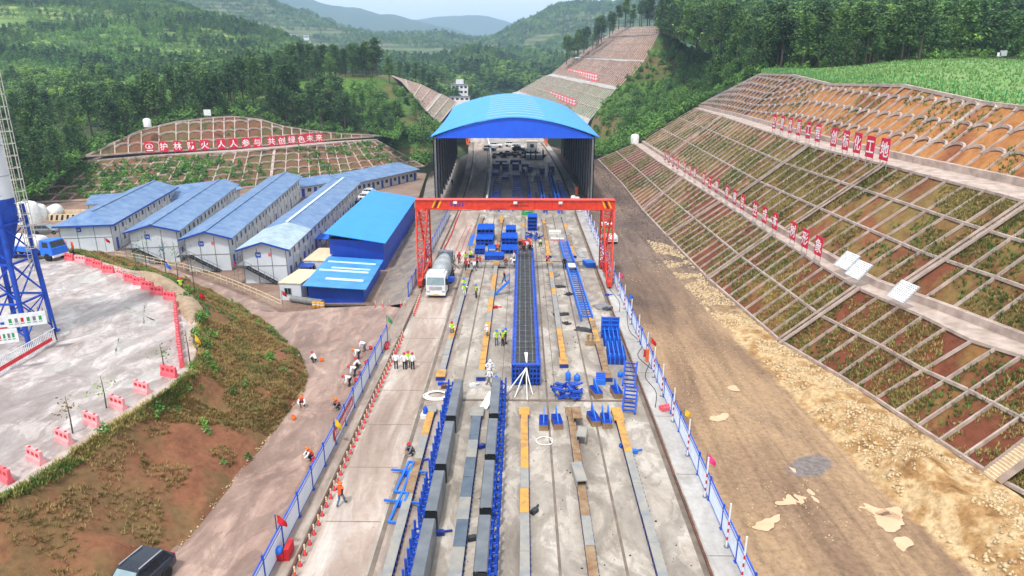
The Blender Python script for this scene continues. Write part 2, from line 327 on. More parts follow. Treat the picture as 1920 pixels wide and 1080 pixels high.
# dirt service ground on the right, out to the toe of the cut slope, rising to a rubble berm close to the camera
toe_px = [(1120, 300), (1165, 345), (1205, 396), (1250, 445), (1327, 525), (1463, 643), (1570, 705), (1667, 770), (1717, 803), (1853, 893)]
toe_z = [3.2, 1.3, .6, .3, .2, .2, .4, .9, 1.2, 1.7]
TOE = [at(p[0], p[1], z) for p, z in zip(toe_px, toe_z)]
TOE += [TOE[-1] + Vector((1.2, -6, .1)), TOE[-1] + Vector((2.6, -12, .1)), TOE[-1] + Vector((4, -22, .1))]
near = [Vector((12.7, p.y if p.y < 150 else min(p.y, 215), grade(p.y) - .02)) for p in TOE]
near[0] = deck(12.7, 232, -.02)
g = []
nu = 560
PUD = ([(1585, 963), (1608, 951), (1632, 955), (1668, 968), (1668, 985), (1640, 990), (1618, 985)], [(1515, 920), (1527, 907), (1545, 920), (1555, 942), (1535, 938)], [(1465, 940), (1490, 928), (1510, 932), (1500, 940), (1475, 944)],
       [(1650, 962), (1680, 955), (1682, 970), (1665, 968)], [(1645, 1030), (1675, 1026), (1672, 1045), (1655, 1042)], [(1682, 1012), (1698, 1010), (1707, 1020), (1690, 1028)], [(1612, 1075), (1640, 1072), (1650, 1090), (1615, 1092)],
       [(1455, 848), (1475, 846), (1472, 856), (1460, 857)], [(1470, 875), (1487, 880), (1485, 886), (1472, 884)], [(1338, 782), (1360, 778), (1355, 786), (1340, 787)], [(1370, 725), (1386, 724), (1383, 731), (1372, 730)], [(1420, 985), (1455, 970), (1440, 990)])
PP3 = [[at(x, y) for x, y in q] for q in PUD]; PCEN = [(sum(q, Vector()) / len(q)) for q in PP3]; PRAD = [max((v - c).length for v in q) for q, c in zip(PP3, PCEN)]
def wet_dip(p):
    d = 0
    for q, c, r in zip(PP3, PCEN, PRAD):
        if abs(p.y - c.y) < 3 * r and abs(p.x - c.x) < 3 * r:
            # distance to the puddle's own outline makes the hollow follow its shape
            e = min((p - v).length for v in q + [c] + [c.lerp(v, .5) for v in q]); d = max(d, math.exp(-(e / (.42 * r + .1)) ** 2))
    return d
def rut(p):
    s = 0
    for x0, a, f, ph in ((15.2, .7, 15, 0), (16.9, .7, 15, 0), (18.6, 1.1, 21, 2), (20.3, 1.1, 21, 2), (22.4, .8, 13, 4), (24.0, .8, 13, 4)):
        d = p.x - (x0 + a * math.sin(p.y / f + ph)); s += math.exp(-(d / .2) ** 2) - .5 * math.exp(-((abs(d) - .36) / .14) ** 2)
    return s * (.5 + .5 * mnoise.noise(Vector((p.x * .1, p.y * .08, 3))))
A_, B_ = resample(near, nu), resample(TOE, nu)
for i in range(120):
    t = i / 119; row = []
    for a, b in zip(A_, B_):
        p = a.lerp(b, t); zz = a.z + (b.z - a.z) * max(0, (t - .55) / .45) ** 1.3
        nearf = max(0, min(1, (75 - p.y) / 30)); e = math.exp(-((t - .80) / .1) ** 2)
        p.z = zz + (.07 * nz3(p, .25) + .035 * nz3(p, 1.1, 2) + .02 * nz3(p, 3.1, 4) - (.05 * rut(p) if t < .8 else 0) - .17 * wet_dip(p) + .03) * min(1, t * 8) + nearf * (e * .9 * (1 + .9 * nz3(p, .35, 5)) - .5 * math.exp(-((t - .66) / .09) ** 2)) * (1 if t < .97 else 0)
        p.z = max(p.z, -.15) if t < .9 else p.z; row.append(p)
    g.append(row)
SURF['dirt_ground'] = g
def sub_rows(g, a, b, lift=0.0): return [[p + Vector((0, 0, lift)) for p in r] for r in g[a:b]]
mb = MB(); mb.grid(g); o_ = mb.build('dirt_ground', M['dirt']); tag(o_, kind='structure')
A1 = o_.data.attributes.new('bank', 'FLOAT', 'POINT'); A2 = o_.data.attributes.new('grit', 'FLOAT', 'POINT'); DC = at(1520, 873)
v1 = []; v2 = []
for i, r in enumerate(g):
    for j, p in enumerate(r):
        v1.append(max(0, min(1, (i / 119 - .56) / .2)) * max(0, min(1, (92 - p.y) / 34))); q = p - DC; v2.append(math.exp(-((q.x * .8 + q.y * .5) / 2.3) ** 2 - ((q.y * .8 - q.x * .5) / 1.15) ** 2))
A1.data.foreach_set('value', v1); A2.data.foreach_set('value', v2)
def blob(name, pts, z, m, n=6, jit=.10):
    P = [at(x, y, z) for x, y in pts]; out = []; k_ = len(P); Q = []
    for i in range(k_):
        for t in (0, .25, .5, .75):
            a, b, c, d = P[i - 1], P[i], P[(i + 1) % k_], P[(i + 2) % k_]; Q.append(.5 * ((2 * b) + (c - a) * t + (2 * a - 5 * b + 4 * c - d) * t * t + (3 * b - a - 3 * c + d) * t ** 3))
    P = Q; n = 3; jit = .5
    for i in range(len(P)):
        a, b = P[i], P[(i + 1) % len(P)]
        for k in range(n):
            q = a.lerp(b, k / n); d = (b - a).length * jit; q = q + Vector((d * mnoise.noise(q * 2.1), d * mnoise.noise(q * 2.1 + Vector((9, 3, 1))), 0)); q.z = z; out.append(q)
    c = sum(out, Vector()) / len(out); mb = MB(); N = len(out); mb.add(out + [c], [(i, (i + 1) % N, N) for i in range(N)])
    return tag(mb.build(name, m), kind='structure')
Z0 = .055
for pts in PUD: blob('puddle', [(sum(x for x, y in pts) / len(pts) + (x - sum(x for x, y in pts) / len(pts)) * 1.5, sum(y for x, y in pts) / len(pts) + (y - sum(y for x, y in pts) / len(pts)) * 1.5) for x, y in pts], -.035, M['muddy_water'])

# ---- left: access road, plateau with the batching plant, bank between them, camp
Zc, Zp = -2.5, 5.0
road_r = [(470, 1090), (530, 1000), (600, 880), (660, 760), (705, 660), (740, 610), (752, 580), (715, 575), (600, 578), (530, 590), (440, 548), (330, 507), (215, 478), (100, 468)]
road_l = [(285, 1090), (330, 1030), (400, 950), (480, 850), (540, 770), (572, 728), (578, 690), (545, 645), (485, 600), (450, 575), (390, 545), (310, 512), (230, 484), (110, 480)]
road_z = [0, 0, 0, 0, 0, 0, 0, -.5, -1, -1.3, -1.5, -1.5, -1.2, -.8]
RR = [at(p[0], p[1], z - .06) for p, z in zip(road_r, road_z)]; RL = [at(p[0], p[1], z - .06) for p, z in zip(road_l, road_z)]
for i in range(6): RR[i].x = -14.4
RR = [Vector((-14.4, 14, -.06))] + RR; RL = [Vector((-21.2, 14, -.06))] + RL
mb = MB(); g = []
for i in range(61):
    pass
ra, rb = [], []
for k in range(len(RR) - 1):
    for j in range(6): ra.append(RR[k].lerp(RR[k + 1], j / 6)); rb.append(RL[k].lerp(RL[k + 1], j / 6))
ra.append(RR[-1]); rb.append(RL[-1])
g = [[a.lerp(b, t) + Vector((0, 0, .05 * nz3(a.lerp(b, t), .3))) for a, b in zip(ra, rb)] for t in np.linspace(-.03, 1.04, 14)]
mb.grid(g); tag(mb.build('access_road', M['road']), kind='structure'); SURF['access_road'] = g
rim_px = [(-60, 975), (0, 938), (60, 903), (150, 838), (250, 772), (330, 722), (358, 698), (370, 672), (366, 640), (370, 600), (362, 575), (330, 545), (283, 513), (240, 505), (150, 478), (60, 462)]
RIM = [at(x, y, Zp) for x, y in rim_px]; RIM[0] = Vector((-33, 22, Zp))
mb = MB(); c = at(100, 640, Zp); back = [at(-600, 620, Zp), Vector((-75, 20, Zp))]
poly = RIM + [Vector((-95, 90, Zp)), Vector((-110, 50, Zp)), Vector((-75, 15, Zp))]
N = len(poly); mb.add(poly + [Vector((-55, 55, Zp))], [(i, (i + 1) % N, N) for i in range(N)]); tag(mb.build('batching_plant_yard', M['plaza']), kind='structure')
bl = [Vector((-20.9, 20, 0)), at(300, 1085), at(340, 1025), at(400, 952), at(480, 852), at(535, 778), at(568, 738), at(577, 700), at(560, 660), at(505, 610, -.5), at(450, 575, -1.3), at(390, 545, -1.5), at(345, 527, -1.5), at(310, 512, -1.5), at(230, 484, -1.2), at(100, 478, -.8)]
loft('grass_bank', [RIM, [a.lerp(b, .35) + Vector((0, 0, -.2)) for a, b in zip(RIM, bl)], [a.lerp(b, .75) + Vector((0, 0, .1)) for a, b in zip(RIM, bl)], [v + Vector((0, 0, -.08)) for v in bl]], 150, 30, M['bank_soil'], .9, .25, 3)
# ditch beside the road where the bank meets it
for pts in ([(230, 718), (300, 688), (322, 686), (318, 700), (270, 722), (235, 728)], [(232, 572), (270, 568), (290, 600), (292, 612), (265, 606)], [(115, 620), (128, 612), (130, 622), (118, 630)], [(215, 650), (222, 630), (224, 646), (217, 665)], [(285, 635), (312, 628), (314, 636), (290, 640)], [(82, 690), (130, 678), (124, 690), (90, 700)], [(140, 520), (190, 512), (180, 528), (140, 530)]):
    blob('pale_dry_patch', pts, Zp + .008, M['strip'])
loft('camp_ground', [[at(60, 478, Zc), at(215, 480, Zc), at(330, 510, Zc), at(440, 550, Zc), at(530, 594, Zc), at(600, 580, Zc), at(715, 577, Zc)],
                     [at(-150, 372, Zc), at(130, 372, Zc), at(300, 366, Zc), at(470, 350, Zc), at(600, 335, Zc), at(720, 318, Zc), at(800, 325, Zc)]], 60, 20, M['camp'], .12, .2)
# concrete revetment falling from the fence down to the camp
top = [Vector((-14.42, Y, -.02)) for Y in (79, 90, 105, 120, 145)] + [deck(-14.42, 175, -.02), deck(-14.42, 215, -.02)]
bot = [at(700, 578, Zc), at(718, 535, Zc), at(745, 475, Zc), at(770, 425, Zc), at(793, 372, Zc), at(800, 340, Zc), at(808, 322, 0)]
loft('revetment_slope', [top, bot], 60, 10, concrete_mat('revetment_concrete', (138, 128, 120), (112, 104, 98), (160, 140, 118), .5, (1, 1, 1)), .1, .3)
# ---- cut slopes: paired bottom/top points, a rib at every column
def paired(bot, top, step):
    B, T = [bot[0]], [top[0]]
    for k in range(len(bot) - 1):
        n = max(1, round(.5 * ((bot[k + 1] - bot[k]).length + (top[k + 1] - top[k]).length) / step))
        for j in range(1, n + 1): B.append(bot[k].lerp(bot[k + 1], j / n)); T.append(top[k].lerp(top[k + 1], j / n))
    return B, T
CUTS = []
def slope_patch(name, B, T, m, nv=14, sub=3, amp=.12, seed=0):
    b, t = [], []
    for i in range(len(B) - 1):
        for j in range(sub): b.append(B[i].lerp(B[i + 1], j / sub)); t.append(T[i].lerp(T[i + 1], j / sub))
    b.append(B[-1]); t.append(T[-1]); g = []
    for k in range(nv):
        row = []
        for p, q in zip(b, t):
            x = p.lerp(q, k / (nv - 1)); x.z += amp * nz3(x, .6, seed) * (1 if 0 < k < nv - 1 else .2) - .06; row.append(x)
        g.append(row)
    mb = MB(); mb.grid(g); SURF[name] = g; CUTS.append(g); o = tag(mb.build(name, m), kind='structure'); return o
def normal_at(B, T, i, t=.5):
    a = B[min(i + 1, len(B) - 1)] - B[max(i - 1, 0)]; n = a.cross(T[i] - B[i]).normalized()
    return n if n.z > 0 else -n
def rib_grid(name, label, B, T, hs, wide=(), w=.24, d=.26, wv=.17, bottom=True, top=True):
    mb = MB()
    for i in range(len(B)):
        n = normal_at(B, T, i); ww = .8 if i in wide else wv; up = n * .08
        mb.beam(B[i] + up, T[i] + up, ww, d)
        if i in wide:      # a gutter: two raised edges
            s = (B[min(i + 1, len(B) - 1)] - B[max(i - 1, 0)]).normalized() * .4
            for k in (-1, 1): mb.beam(B[i] + s * k + n * .3, T[i] + s * k + n * .3, .14, .2)
    for h in hs:
        pts = [b.lerp(t, h) + normal_at(B, T, i) * .095 for i, (b, t) in enumerate(zip(B, T))]
        for a, b in zip(pts, pts[1:]): mb.beam(a, b, w, d)
    return tag(mb.build(name, M['curb']), label, 'retaining grid')
toeP = TOE[:10]
b1px = [(1190, 270), (1236, 303), (1284, 334), (1355, 378), (1450, 440), (1613, 540), (1735, 592), (1827, 638), (1920, 667), (2080, 735)]
def idx(px): return [toe_px.index(p) for p in px]
toe_sel = [toe_px[i] for i in (0, 1, 2, 3, 4, 5, 6, 7, 8, 9)]
toe_px2 = [(1120, 300), (1165, 345), (1205, 396), (1250, 445), (1327, 525), (1463, 643), (1570, 706), (1640, 750), (1717, 803), (1853, 893)]
toe_z2 = [3.2, 1.3, .6, .3, .2, .2, .4, .8, 1.2, 1.7]
b1z = [8.2, 7.4, 7.1, 7, 7, 7.1, 7.3, 7.5, 7.6, 7.8]
T1b = [at(*p, z) for p, z in zip(toe_px2, toe_z2)]; T1t = [at(*p, z) for p, z in zip(b1px, b1z)]
T1b += [T1b[-1] + Vector((3, -9, .2))]; T1t += [T1t[-1] + Vector((3, -9, .1))]; T1b, T1t = paired(T1b, T1t, 2.5)
slope_patch('cut_slope', T1b, T1t, M['cut1'], seed=1)
wide1 = [min(range(len(T1b)), key=lambda i: (T1b[i] - at(*p, z)).length) for p, z in (((1205, 396), .6), ((1250, 445), .3), ((1327, 525), .2), ((1463, 643), .2))]
rib_grid('concrete_grid', 'pink-grey concrete rib grid on the lowest tier of the right cut slope', T1b, T1t, (0.02, .52, .985), wide1)
in1px = [(1199, 266), (1255, 303), (1372, 381), (1470, 441), (1637, 537), (1780, 590), (1920, 645), (2060, 700)]
in1z = [8.2, 7.3, 7.1, 7.1, 7.15, 7.35, 7.6, 7.8]
IN1 = [at(*p, z) for p, z in zip(in1px, in1z)]
o2px = [(1305, 203), (1362, 220), (1521, 273), (1663, 308), (1893, 367), (2030, 405), (2180, 450), (2300, 490)]
T2t = [at(*p, z) for p, z in zip(o2px, (17.2, 17.1, 17, 16.9, 16.6, 16.5, 16.4, 16.3))]
IN1.append(IN1[-1] + Vector((3, -9, .1))); T2t.append(T2t[-1] + Vector((2, -9, 0)))
mb = MB(); a_, b_ = resample(T1t, 90), resample(IN1, 90); mb.grid([[p + Vector((0, 0, .03)) for p in a_], [p.lerp(q, .5) + Vector((0, 0, .05)) for p, q in zip(a_, b_)], [p + Vector((0, 0, .07)) for p in b_]]); tag(mb.build('bench_path', M['curb']), kind='structure'); BENCH1 = (a_, b_)
def low_wall(name, label, pts, h, w):
    mb = MB(); pts = resample(pts, 70)
    for a, b in zip(pts, pts[1:]): mb.beam(a + Vector((0, 0, h / 2 - .1)), b + Vector((0, 0, h / 2 - .1)), w, h + .2)
    return tag(mb.build(name, M['curb']), label, 'low wall')
low_wall('bench_wall', 'low concrete wall behind the lower row of letter boards on the right slope', IN1, .75, .35)
T2b, T2t = paired([p + Vector((.25, .1, .5)) for p in IN1], T2t, 3.0)
slope_patch('cut_slope', T2b, T2t, M['cut2'], seed=2)
wide2 = [min(range(len(T2t)), key=lambda i: (T2t[i] - at(*p, 16.9)).length) for p in ((1362, 220), (1521, 273), (1663, 308), (1893, 367))]
rib_grid('concrete_grid', 'pink-grey concrete rib grid on the middle tier of the right cut slope', T2b, T2t, (0.01, .36, .69, .985), wide2)
in2px = [(1303, 200), (1352, 212), (1390, 221), (1470, 245), (1560, 269), (1703, 304), (1920, 352), (2120, 398)]
IN2 = [at(*p, z) for p, z in zip(in2px, (17.3, 17.2, 17.2, 17.1, 17.1, 17, 16.8, 16.7))]
cr = [atX(1309, 197, IN2[0].x + .3), atX(1425, 140, 53), atX(1487, 142, 52.5), atX(1556, 159, 52), atX(1697, 162, 52), atX(1845, 194, 52), atX(2090, 224, 52), atX(2330, 255, 52.5)]
cr[0].z = 17.6
CREST = cr
a_, b_ = resample(T2t, 90), resample(IN2, 90)
mb = MB(); mb.grid([[p + Vector((0, 0, .03)) for p in a_], [p.lerp(q, .5) + Vector((0, 0, .05)) for p, q in zip(a_, b_)], [p + Vector((0, 0, .07)) for p in b_]]); tag(mb.build('bench_path', M['curb']), kind='structure'); BENCH2 = (a_, b_)
low_wall('bench_wall', 'low concrete wall behind the upper row of letter boards on the right slope', IN2, .8, .35)
T3b, T3t = paired([p + Vector((.3, .05, .5)) for p in IN2], cr, 2.9)
slope_patch('cut_slope', T3b, T3t, M['cut3'], seed=3, amp=.18)
def arch_grid(name, label, B, T, rows, wide=(), crest=True, jump=3.0, w=.22, d=.26, m='curb', a0=.62):
    mb = MB(); L = len(B)
    def P(i, v):
        i = max(0, min(L - 1.0001, i)); k = int(i); s = i - k; b = B[k].lerp(B[k + 1], s); t = T[k].lerp(T[k + 1], s); return b.lerp(t, v)
    for i in range(L):
        if (T[i] - B[i]).length < 1: continue
        n = normal_at(B, T, i)
        mb.beam(B[i] + n * .04, T[i] + n * .04, .75 if i in wide else w * .8, d)
    for i in range(L - 1):
        Ls = .5 * ((T[i] - B[i]).length + (T[i + 1] - B[i + 1]).length); n = normal_at(B, T, i); z = 0.0
        r = 0
        while True:
            hh = jump * (r + 1) - .9
            if hh + .4 > Ls: break
            pts = []
            for k in range(9):
                an = PI * k / 8; pts.append(P(i + .5 - .5 * math.cos(an), min(.995, (hh + .95 * math.sin(an)) / Ls)) + n * .11)
            for a, b in zip(pts, pts[1:]): mb.beam(a, b, w * 1.15, d * 1.15)
            r += 1
    for pts in ([T] if crest else []) + [B]:
        for i in range(L - 1): mb.beam(pts[i] + Vector((0, 0, .08)), pts[i + 1] + Vector((0, 0, .08)), .5, .4)
    return tag(mb.build(name, M[m]), label, 'retaining grid')
wide3 = [min(range(len(T3t)), key=lambda i: (T3t[i] - p).length) for p in (cr[2], cr[4], cr[5])]
arch_grid('arch_grid', 'concrete arch ribs over orange soil on the top tier of the right cut slope', T3b, T3t, 3, wide3, jump=3.0)

# ---- left slope behind the camp, two tiers of arches
lt = [(55, 380), (200, 374), (330, 367), (450, 353), (560, 341), (660, 330), (795, 312)]; lb = [(158, 303), (273, 294), (370, 290), (467, 284), (560, 276), (640, 268), (706, 263)]
L1b = [at(*p, Zc + .2) for p in lt]; L1t = [at(*p, z) for p, z in zip(lb, (5.0, 5.4, 5.6, 5.7, 5.7, 5.6, 5.4))]
L1b, L1t = paired(L1b, L1t, 3.6)
slope_patch('left_cut_slope', L1b, L1t, M['cut_left'], seed=4, amp=.3, nv=18)
arch_grid('arch_grid', 'concrete arch ribs on the lower tier of the slope behind the camp', L1b, L1t, 3, (6, 14), jump=3.6, w=.32, d=.34)
li = [(160, 297), (273, 289), (370, 284), (467, 278), (560, 270), (640, 263), (712, 258)]
LI = [at(*p, z) for p, z in zip(li, (5.1, 5.5, 5.7, 5.8, 5.8, 5.7, 5.5))]
a_, b_ = resample(L1t, 60), resample(LI, 60); mb = MB(); mb.grid([[p + Vector((0, 0, .04)) for p in a_], [p + Vector((0, 0, .06)) for p in b_]]); tag(mb.build('bench_path', M['curb']), kind='structure'); LBENCH = (a_, b_)
low_wall('bench_wall', 'low concrete wall under the red letter boards on the left slope', [p + Vector((0, -.3, 0)) for p in LI], .8, .3)
lbot = [(160, 297), (215, 293), (265, 289), (330, 286), (400, 282), (440, 280), (490, 276), (530, 273), (580, 268), (640, 263), (712, 258)]
ltop = [(162, 293), (215, 268), (265, 245), (330, 229), (400, 221), (440, 219), (490, 225), (530, 237), (580, 245), (640, 251), (716, 256)]
L2b, L2t = [], []
for a, b in zip(lbot, ltop):
    p = at(*a, 5.9); d = ray(*b); t = (H - p.z + p.y) / (d.y - d.z); L2b.append(p + Vector((0, .3, .4))); q = d * t + Vector((0, 0, H)); q.z = max(q.z, p.z + .5); L2t.append(q)
LCREST = list(L2t)
L2b, L2t = paired(L2b, L2t, 3.6)
slope_patch('left_cut_slope', L2b, L2t, M['cut_left'], seed=5, amp=.2)
arch_grid('arch_grid', 'concrete arch ribs on the rounded upper tier above the red letter boards', L2b, L2t, 3, (), jump=3.4, w=.36, d=.4)

# ---- far cut slopes along the road beyond the shed
def tier(bl, br, tl, tr, Yl, Yr, dYl, dYr, m, n, label, name='far_cut_slope', cols=26):
    B = [atY(*bl, Yl), atY(*br, Yr)]; T = [atY(*tl, Yl + dYl), atY(*tr, Yr + dYr)]
    B = [B[0].lerp(B[1], i / cols) for i in range(cols + 1)]; T = [T[0].lerp(T[1], i / cols) for i in range(cols + 1)]
    for k in range(1, cols): o = .5 * nz3(B[k], .06); B[k].z += o * .5; T[k].z += o * .8
    slope_patch(name, B, T, m, nv=8, sub=2, amp=.2); return rib_grid('concrete_grid', label, B, T, (.0, .345, .67, 1.0), (), w=.62, d=.4, wv=.34)
tier((972, 171), (1107, 224), (1023, 142), (1153, 169), 470, 288, 6, 12, M['fr_green'], 3, 'pale rib grid on the greenish lowest tier of the far right cut slope', cols=54)
tier((1036, 138), (1166, 164), (1070, 109), (1206, 117), 478, 303, 5, 10, M['fr_brown'], 3, 'pale rib grid on the brown middle tier of the far right cut slope', cols=50)
tier((1085, 106), (1214, 114), (1126, 72), (1239, 67), 470, 318, 6, 12, M['fr_brown'], 3, 'pale rib grid on the brown upper tier of the far right cut slope', cols=46)
tier((1137, 69), (1240, 64), (1163, 52), (1241, 50), 460, 332, 5, 6, M['fr_brown'], 3, 'pale rib grid on the narrow topmost tier of the far right cut slope', cols=34)
for i, (a, b, c, d, Ya, Yb) in enumerate([((1023, 142), (1153, 169), (1036, 138), (1166, 164), 476, 300), ((1070, 109), (1206, 117), (1085, 106), (1214, 114), 480, 313), ((1126, 72), (1239, 67), (1137, 69), (1240, 64), 474, 330), ((960, 174), (1100, 236), (972, 171), (1107, 224), 462, 280)]):
    p = [atY(*a, Ya), atY(*b, Yb), atY(*c, Ya + 3), atY(*d, Yb + 3)]; mb = MB(); mb.grid([[p[0].lerp(p[1], k / 20) for k in range(21)], [p[2].lerp(p[3], k / 20) + Vector((0, 0, .1)) for k in range(21)]]); tag(mb.build('far_bench_path', M['strip']), kind='structure')
def quadslope(name, near_b, near_t, far_b, far_t, Yn, Yf, m, label, cols):
    B = [atY(*near_b, Yn), atY(*far_b, Yf)]; T = [atY(*near_t, Yn + 2), atY(*far_t, Yf + 2)]
    B = [B[0].lerp(B[1], i / cols) for i in range(cols + 1)]; T = [T[0].lerp(T[1], i / cols) for i in range(cols + 1)]
    slope_patch(name, B, T, m, nv=6, sub=2, amp=.2); rib_grid('concrete_grid', label, B, T, (0, .5, 1), (), w=.5, d=.3, wv=.26)
quadslope('far_cut_slope', (822, 233), (801, 209), (856, 192), (828, 177), 262, 330, M['fr_green'], 'pale rib grid on the green lower tier of the far left cut slope', 26)
quadslope('far_cut_slope', (797, 206), (776, 180), (823, 176), (790, 159), 268, 332, M['fr_brown'], 'pale rib grid on the brown upper tier of the far left cut slope', 24)
quadslope('far_cut_slope', (776, 180), (752, 152), (790, 159), (731, 141), 280, 345, M['fr_brown'], 'pale rib grid on the uppermost narrow strip of the far left cut slope', 18)
p = [atY(801, 209, 263), atY(828, 177, 331), atY(797, 206, 269), atY(823, 175, 334)]; mb = MB(); mb.grid([[p[0], p[1]], [p[2], p[3]]]); tag(mb.build('far_bench_path', M['strip']), kind='structure')

# ---- hills; each row is (photo x, photo y, distance) along the terrain
def rows(*rs): return [[atY(x, y, Y) for x, y, Y in r] for r in rs]
loft('left_shelf', [[p + Vector((0, .4, -.1)) for p in LCREST] + [atY(745, 262, 200)], [p + Vector((-3 + i * .4, 22, 3.0)) for i, p in enumerate(LCREST)] + [atY(760, 240, 240)],
                    [p + Vector((-8 + i, 60, 4)) for i, p in enumerate(LCREST)] + [atY(780, 230, 275)]], 50, 16, M['forest_floor'], .5, .08)
loft('left_verge', [[at(-300, 420, Zp - 3), at(-100, 400, 0), at(20, 384, -1), at(58, 380, -1.8)], [atY(-300, 330, 165), atY(-60, 330, 165), atY(60, 330, 163), atY(130, 318, 160)], [atY(-300, 270, 200), atY(-60, 275, 195), atY(80, 272, 185), atY(165, 290, 178)], [atY(-300, 235, 250), atY(-50, 235, 250), atY(120, 230, 240), atY(225, 245, 210)]], 30, 18, M['forest_floor'], .8, .08)
loft('wooded_hill', rows([(-600, 260, 235), (-300, 245, 240), (0, 240, 240), (300, 228, 240), (500, 195, 240), (640, 170, 245)],
                         [(-600, 170, 380), (-300, 165, 380), (0, 160, 380), (300, 152, 380), (500, 146, 390), (640, 150, 400)],
                         [(-600, 70, 540), (-300, 72, 540), (0, 75, 540), (300, 85, 540), (470, 105, 540), (640, 130, 520)],
                         [(-600, -90, 760), (-300, -80, 760), (0, -30, 760), (250, 5, 760), (420, 45, 700), (640, 124, 620)],
                         [(-600, -190, 930), (-300, -160, 930), (0, -70, 930), (300, 0, 900), (440, 58, 800), (640, 122, 680)],
                         [(-600, -120, 1100), (-300, -90, 1100), (0, -10, 1080), (300, 60, 1000), (440, 110, 900), (640, 150, 760)]), 70, 60, M['hillside'], 7, .012, 2)
loft('terraced_spur', rows([(560, 268, 256), (640, 266, 254), (716, 275, 238), (765, 312, 225), (800, 312, 226), (828, 240, 258)],
                           [(540, 240, 262), (620, 236, 262), (700, 238, 254), (740, 250, 246), (778, 246, 246), (813, 226, 264)],
                           [(520, 200, 272), (580, 196, 272), (660, 188, 270), (745, 184, 276), (790, 202, 274)],
                           [(470, 172, 284), (530, 154, 288), (640, 150, 286), (705, 142, 300), (765, 168, 288)],
                           [(450, 158, 310), (530, 150, 330), (640, 146, 340), (725, 140, 345), (740, 146, 345)],
                           [(430, 165, 370), (530, 160, 390), (640, 160, 400), (720, 165, 400), (750, 170, 400)]), 50, 46, M['terrace'], 1.6, .06, 7)
loft('green_bank', rows([(1100, 290, 262), (1140, 292, 240), (1190, 270, T1t[0].y + 1)], [(1112, 224, 286), (1175, 232, 272), (1240, 236, T1t[0].y + 12), (1304, 202, T2t[0].y + 1.5)], [(1154, 170, 297), (1220, 186, 290), (1290, 190, 262), (1334, 182, CREST[0].lerp(CREST[1], .2).y + 4)],
                        [(1206, 117, 311), (1265, 140, 305), (1330, 152, 275), (1380, 158, CREST[0].lerp(CREST[1], .55).y + 4)], [(1241, 52, 334), (1300, 95, 325), (1370, 118, 290), (1428, 139, CREST[1].y + 4)]), 36, 34, M['terrace'], 1.6, .06, 4)
loft('crop_field', [[p + Vector((.3, 0, .05)) for p in CREST[1:]], [p.lerp(q, .5) + Vector((0, 0, .5)) for p, q in zip(CREST[1:], [atY(1432, 133, 178), atY(1500, 134, 160), atY(1560, 133, 155), atY(1700, 114, 160), atY(1830, 111, 165), atY(2050, 118, 165), atY(2350, 120, 160)])],
                    [atY(1432, 133, 178), atY(1500, 134, 160), atY(1560, 133, 155), atY(1700, 114, 160), atY(1830, 111, 165), atY(2050, 118, 165), atY(2350, 120, 160)]], 60, 24, M['crop'], .25, .15, 6)
loft('right_forest_hill', rows([(1236, 60, 335), (1430, 134, 176), (1500, 135, 158), (1560, 134, 153), (1700, 115, 158), (1830, 112, 163), (2050, 119, 163), (2400, 120, 158)],
                               [(1240, 48, 360), (1430, 108, 220), (1500, 104, 205), (1560, 98, 200), (1700, 88, 205), (1830, 84, 205), (2050, 78, 205), (2400, 70, 200)],
                               [(1250, 38, 400), (1430, 62, 290), (1500, 48, 285), (1560, 40, 285), (1700, 32, 285), (1830, 24, 285), (2050, 5, 285), (2400, -20, 280)],
                               [(1270, 22, 460), (1430, 20, 400), (1500, 0, 400), (1600, -30, 400), (1700, -55, 400), (1830, -70, 400), (2050, -80, 400), (2400, -90, 400)],
                               [(1290, 40, 520), (1430, 30, 500), (1500, 10, 500), (1600, -10, 500), (1700, -20, 500), (1830, -20, 500), (2050, -20, 500), (2400, -20, 500)]), 60, 40, M['forest_floor'], 2.0, .04, 9)
loft('wooded_valley', rows([(560, 215, 330), (700, 215, 350), (860, 205, 400), (950, 190, 470), (1060, 175, 520), (1180, 160, 520)], [(560, 160, 480), (700, 165, 500), (860, 162, 540), (960, 158, 600), (1060, 150, 640), (1180, 145, 640)],
                           [(560, 128, 700), (700, 135, 700), (800, 138, 720), (900, 120, 760), (980, 132, 800), (1080, 125, 800), (1180, 110, 800)],
                           [(560, 100, 950), (700, 108, 950), (800, 112, 950), (880, 96, 950), (960, 104, 1000), (1080, 110, 1050), (1180, 85, 1050)],
                           [(560, 95, 1150), (700, 105, 1150), (800, 110, 1150), (880, 108, 1150), (960, 118, 1200), (1080, 115, 1250), (1180, 80, 1250)]), 60, 50, M['hillside'], 7, .012, 5)
loft('terraced_ridge', rows([(150, 150, 900), (500, 150, 1000), (700, 135, 1150), (820, 128, 1200), (930, 125, 1200), (980, 130, 1200)], [(150, 60, 1300), (480, 78, 1350), (620, 92, 1350), (760, 92, 1350), (860, 95, 1400), (980, 122, 1400)],
                            [(150, -60, 1700), (420, -25, 1700), (520, 10, 1700), (620, 44, 1700), (700, 62, 1700), (760, 70, 1700), (830, 66, 1700), (880, 82, 1700), (980, 120, 1700)],
                            [(150, -20, 2100), (420, 20, 2100), (620, 80, 2100), (760, 100, 2100), (880, 115, 2100), (980, 130, 2100)]), 90, 60, M['farhill'], 14, .006, 8)
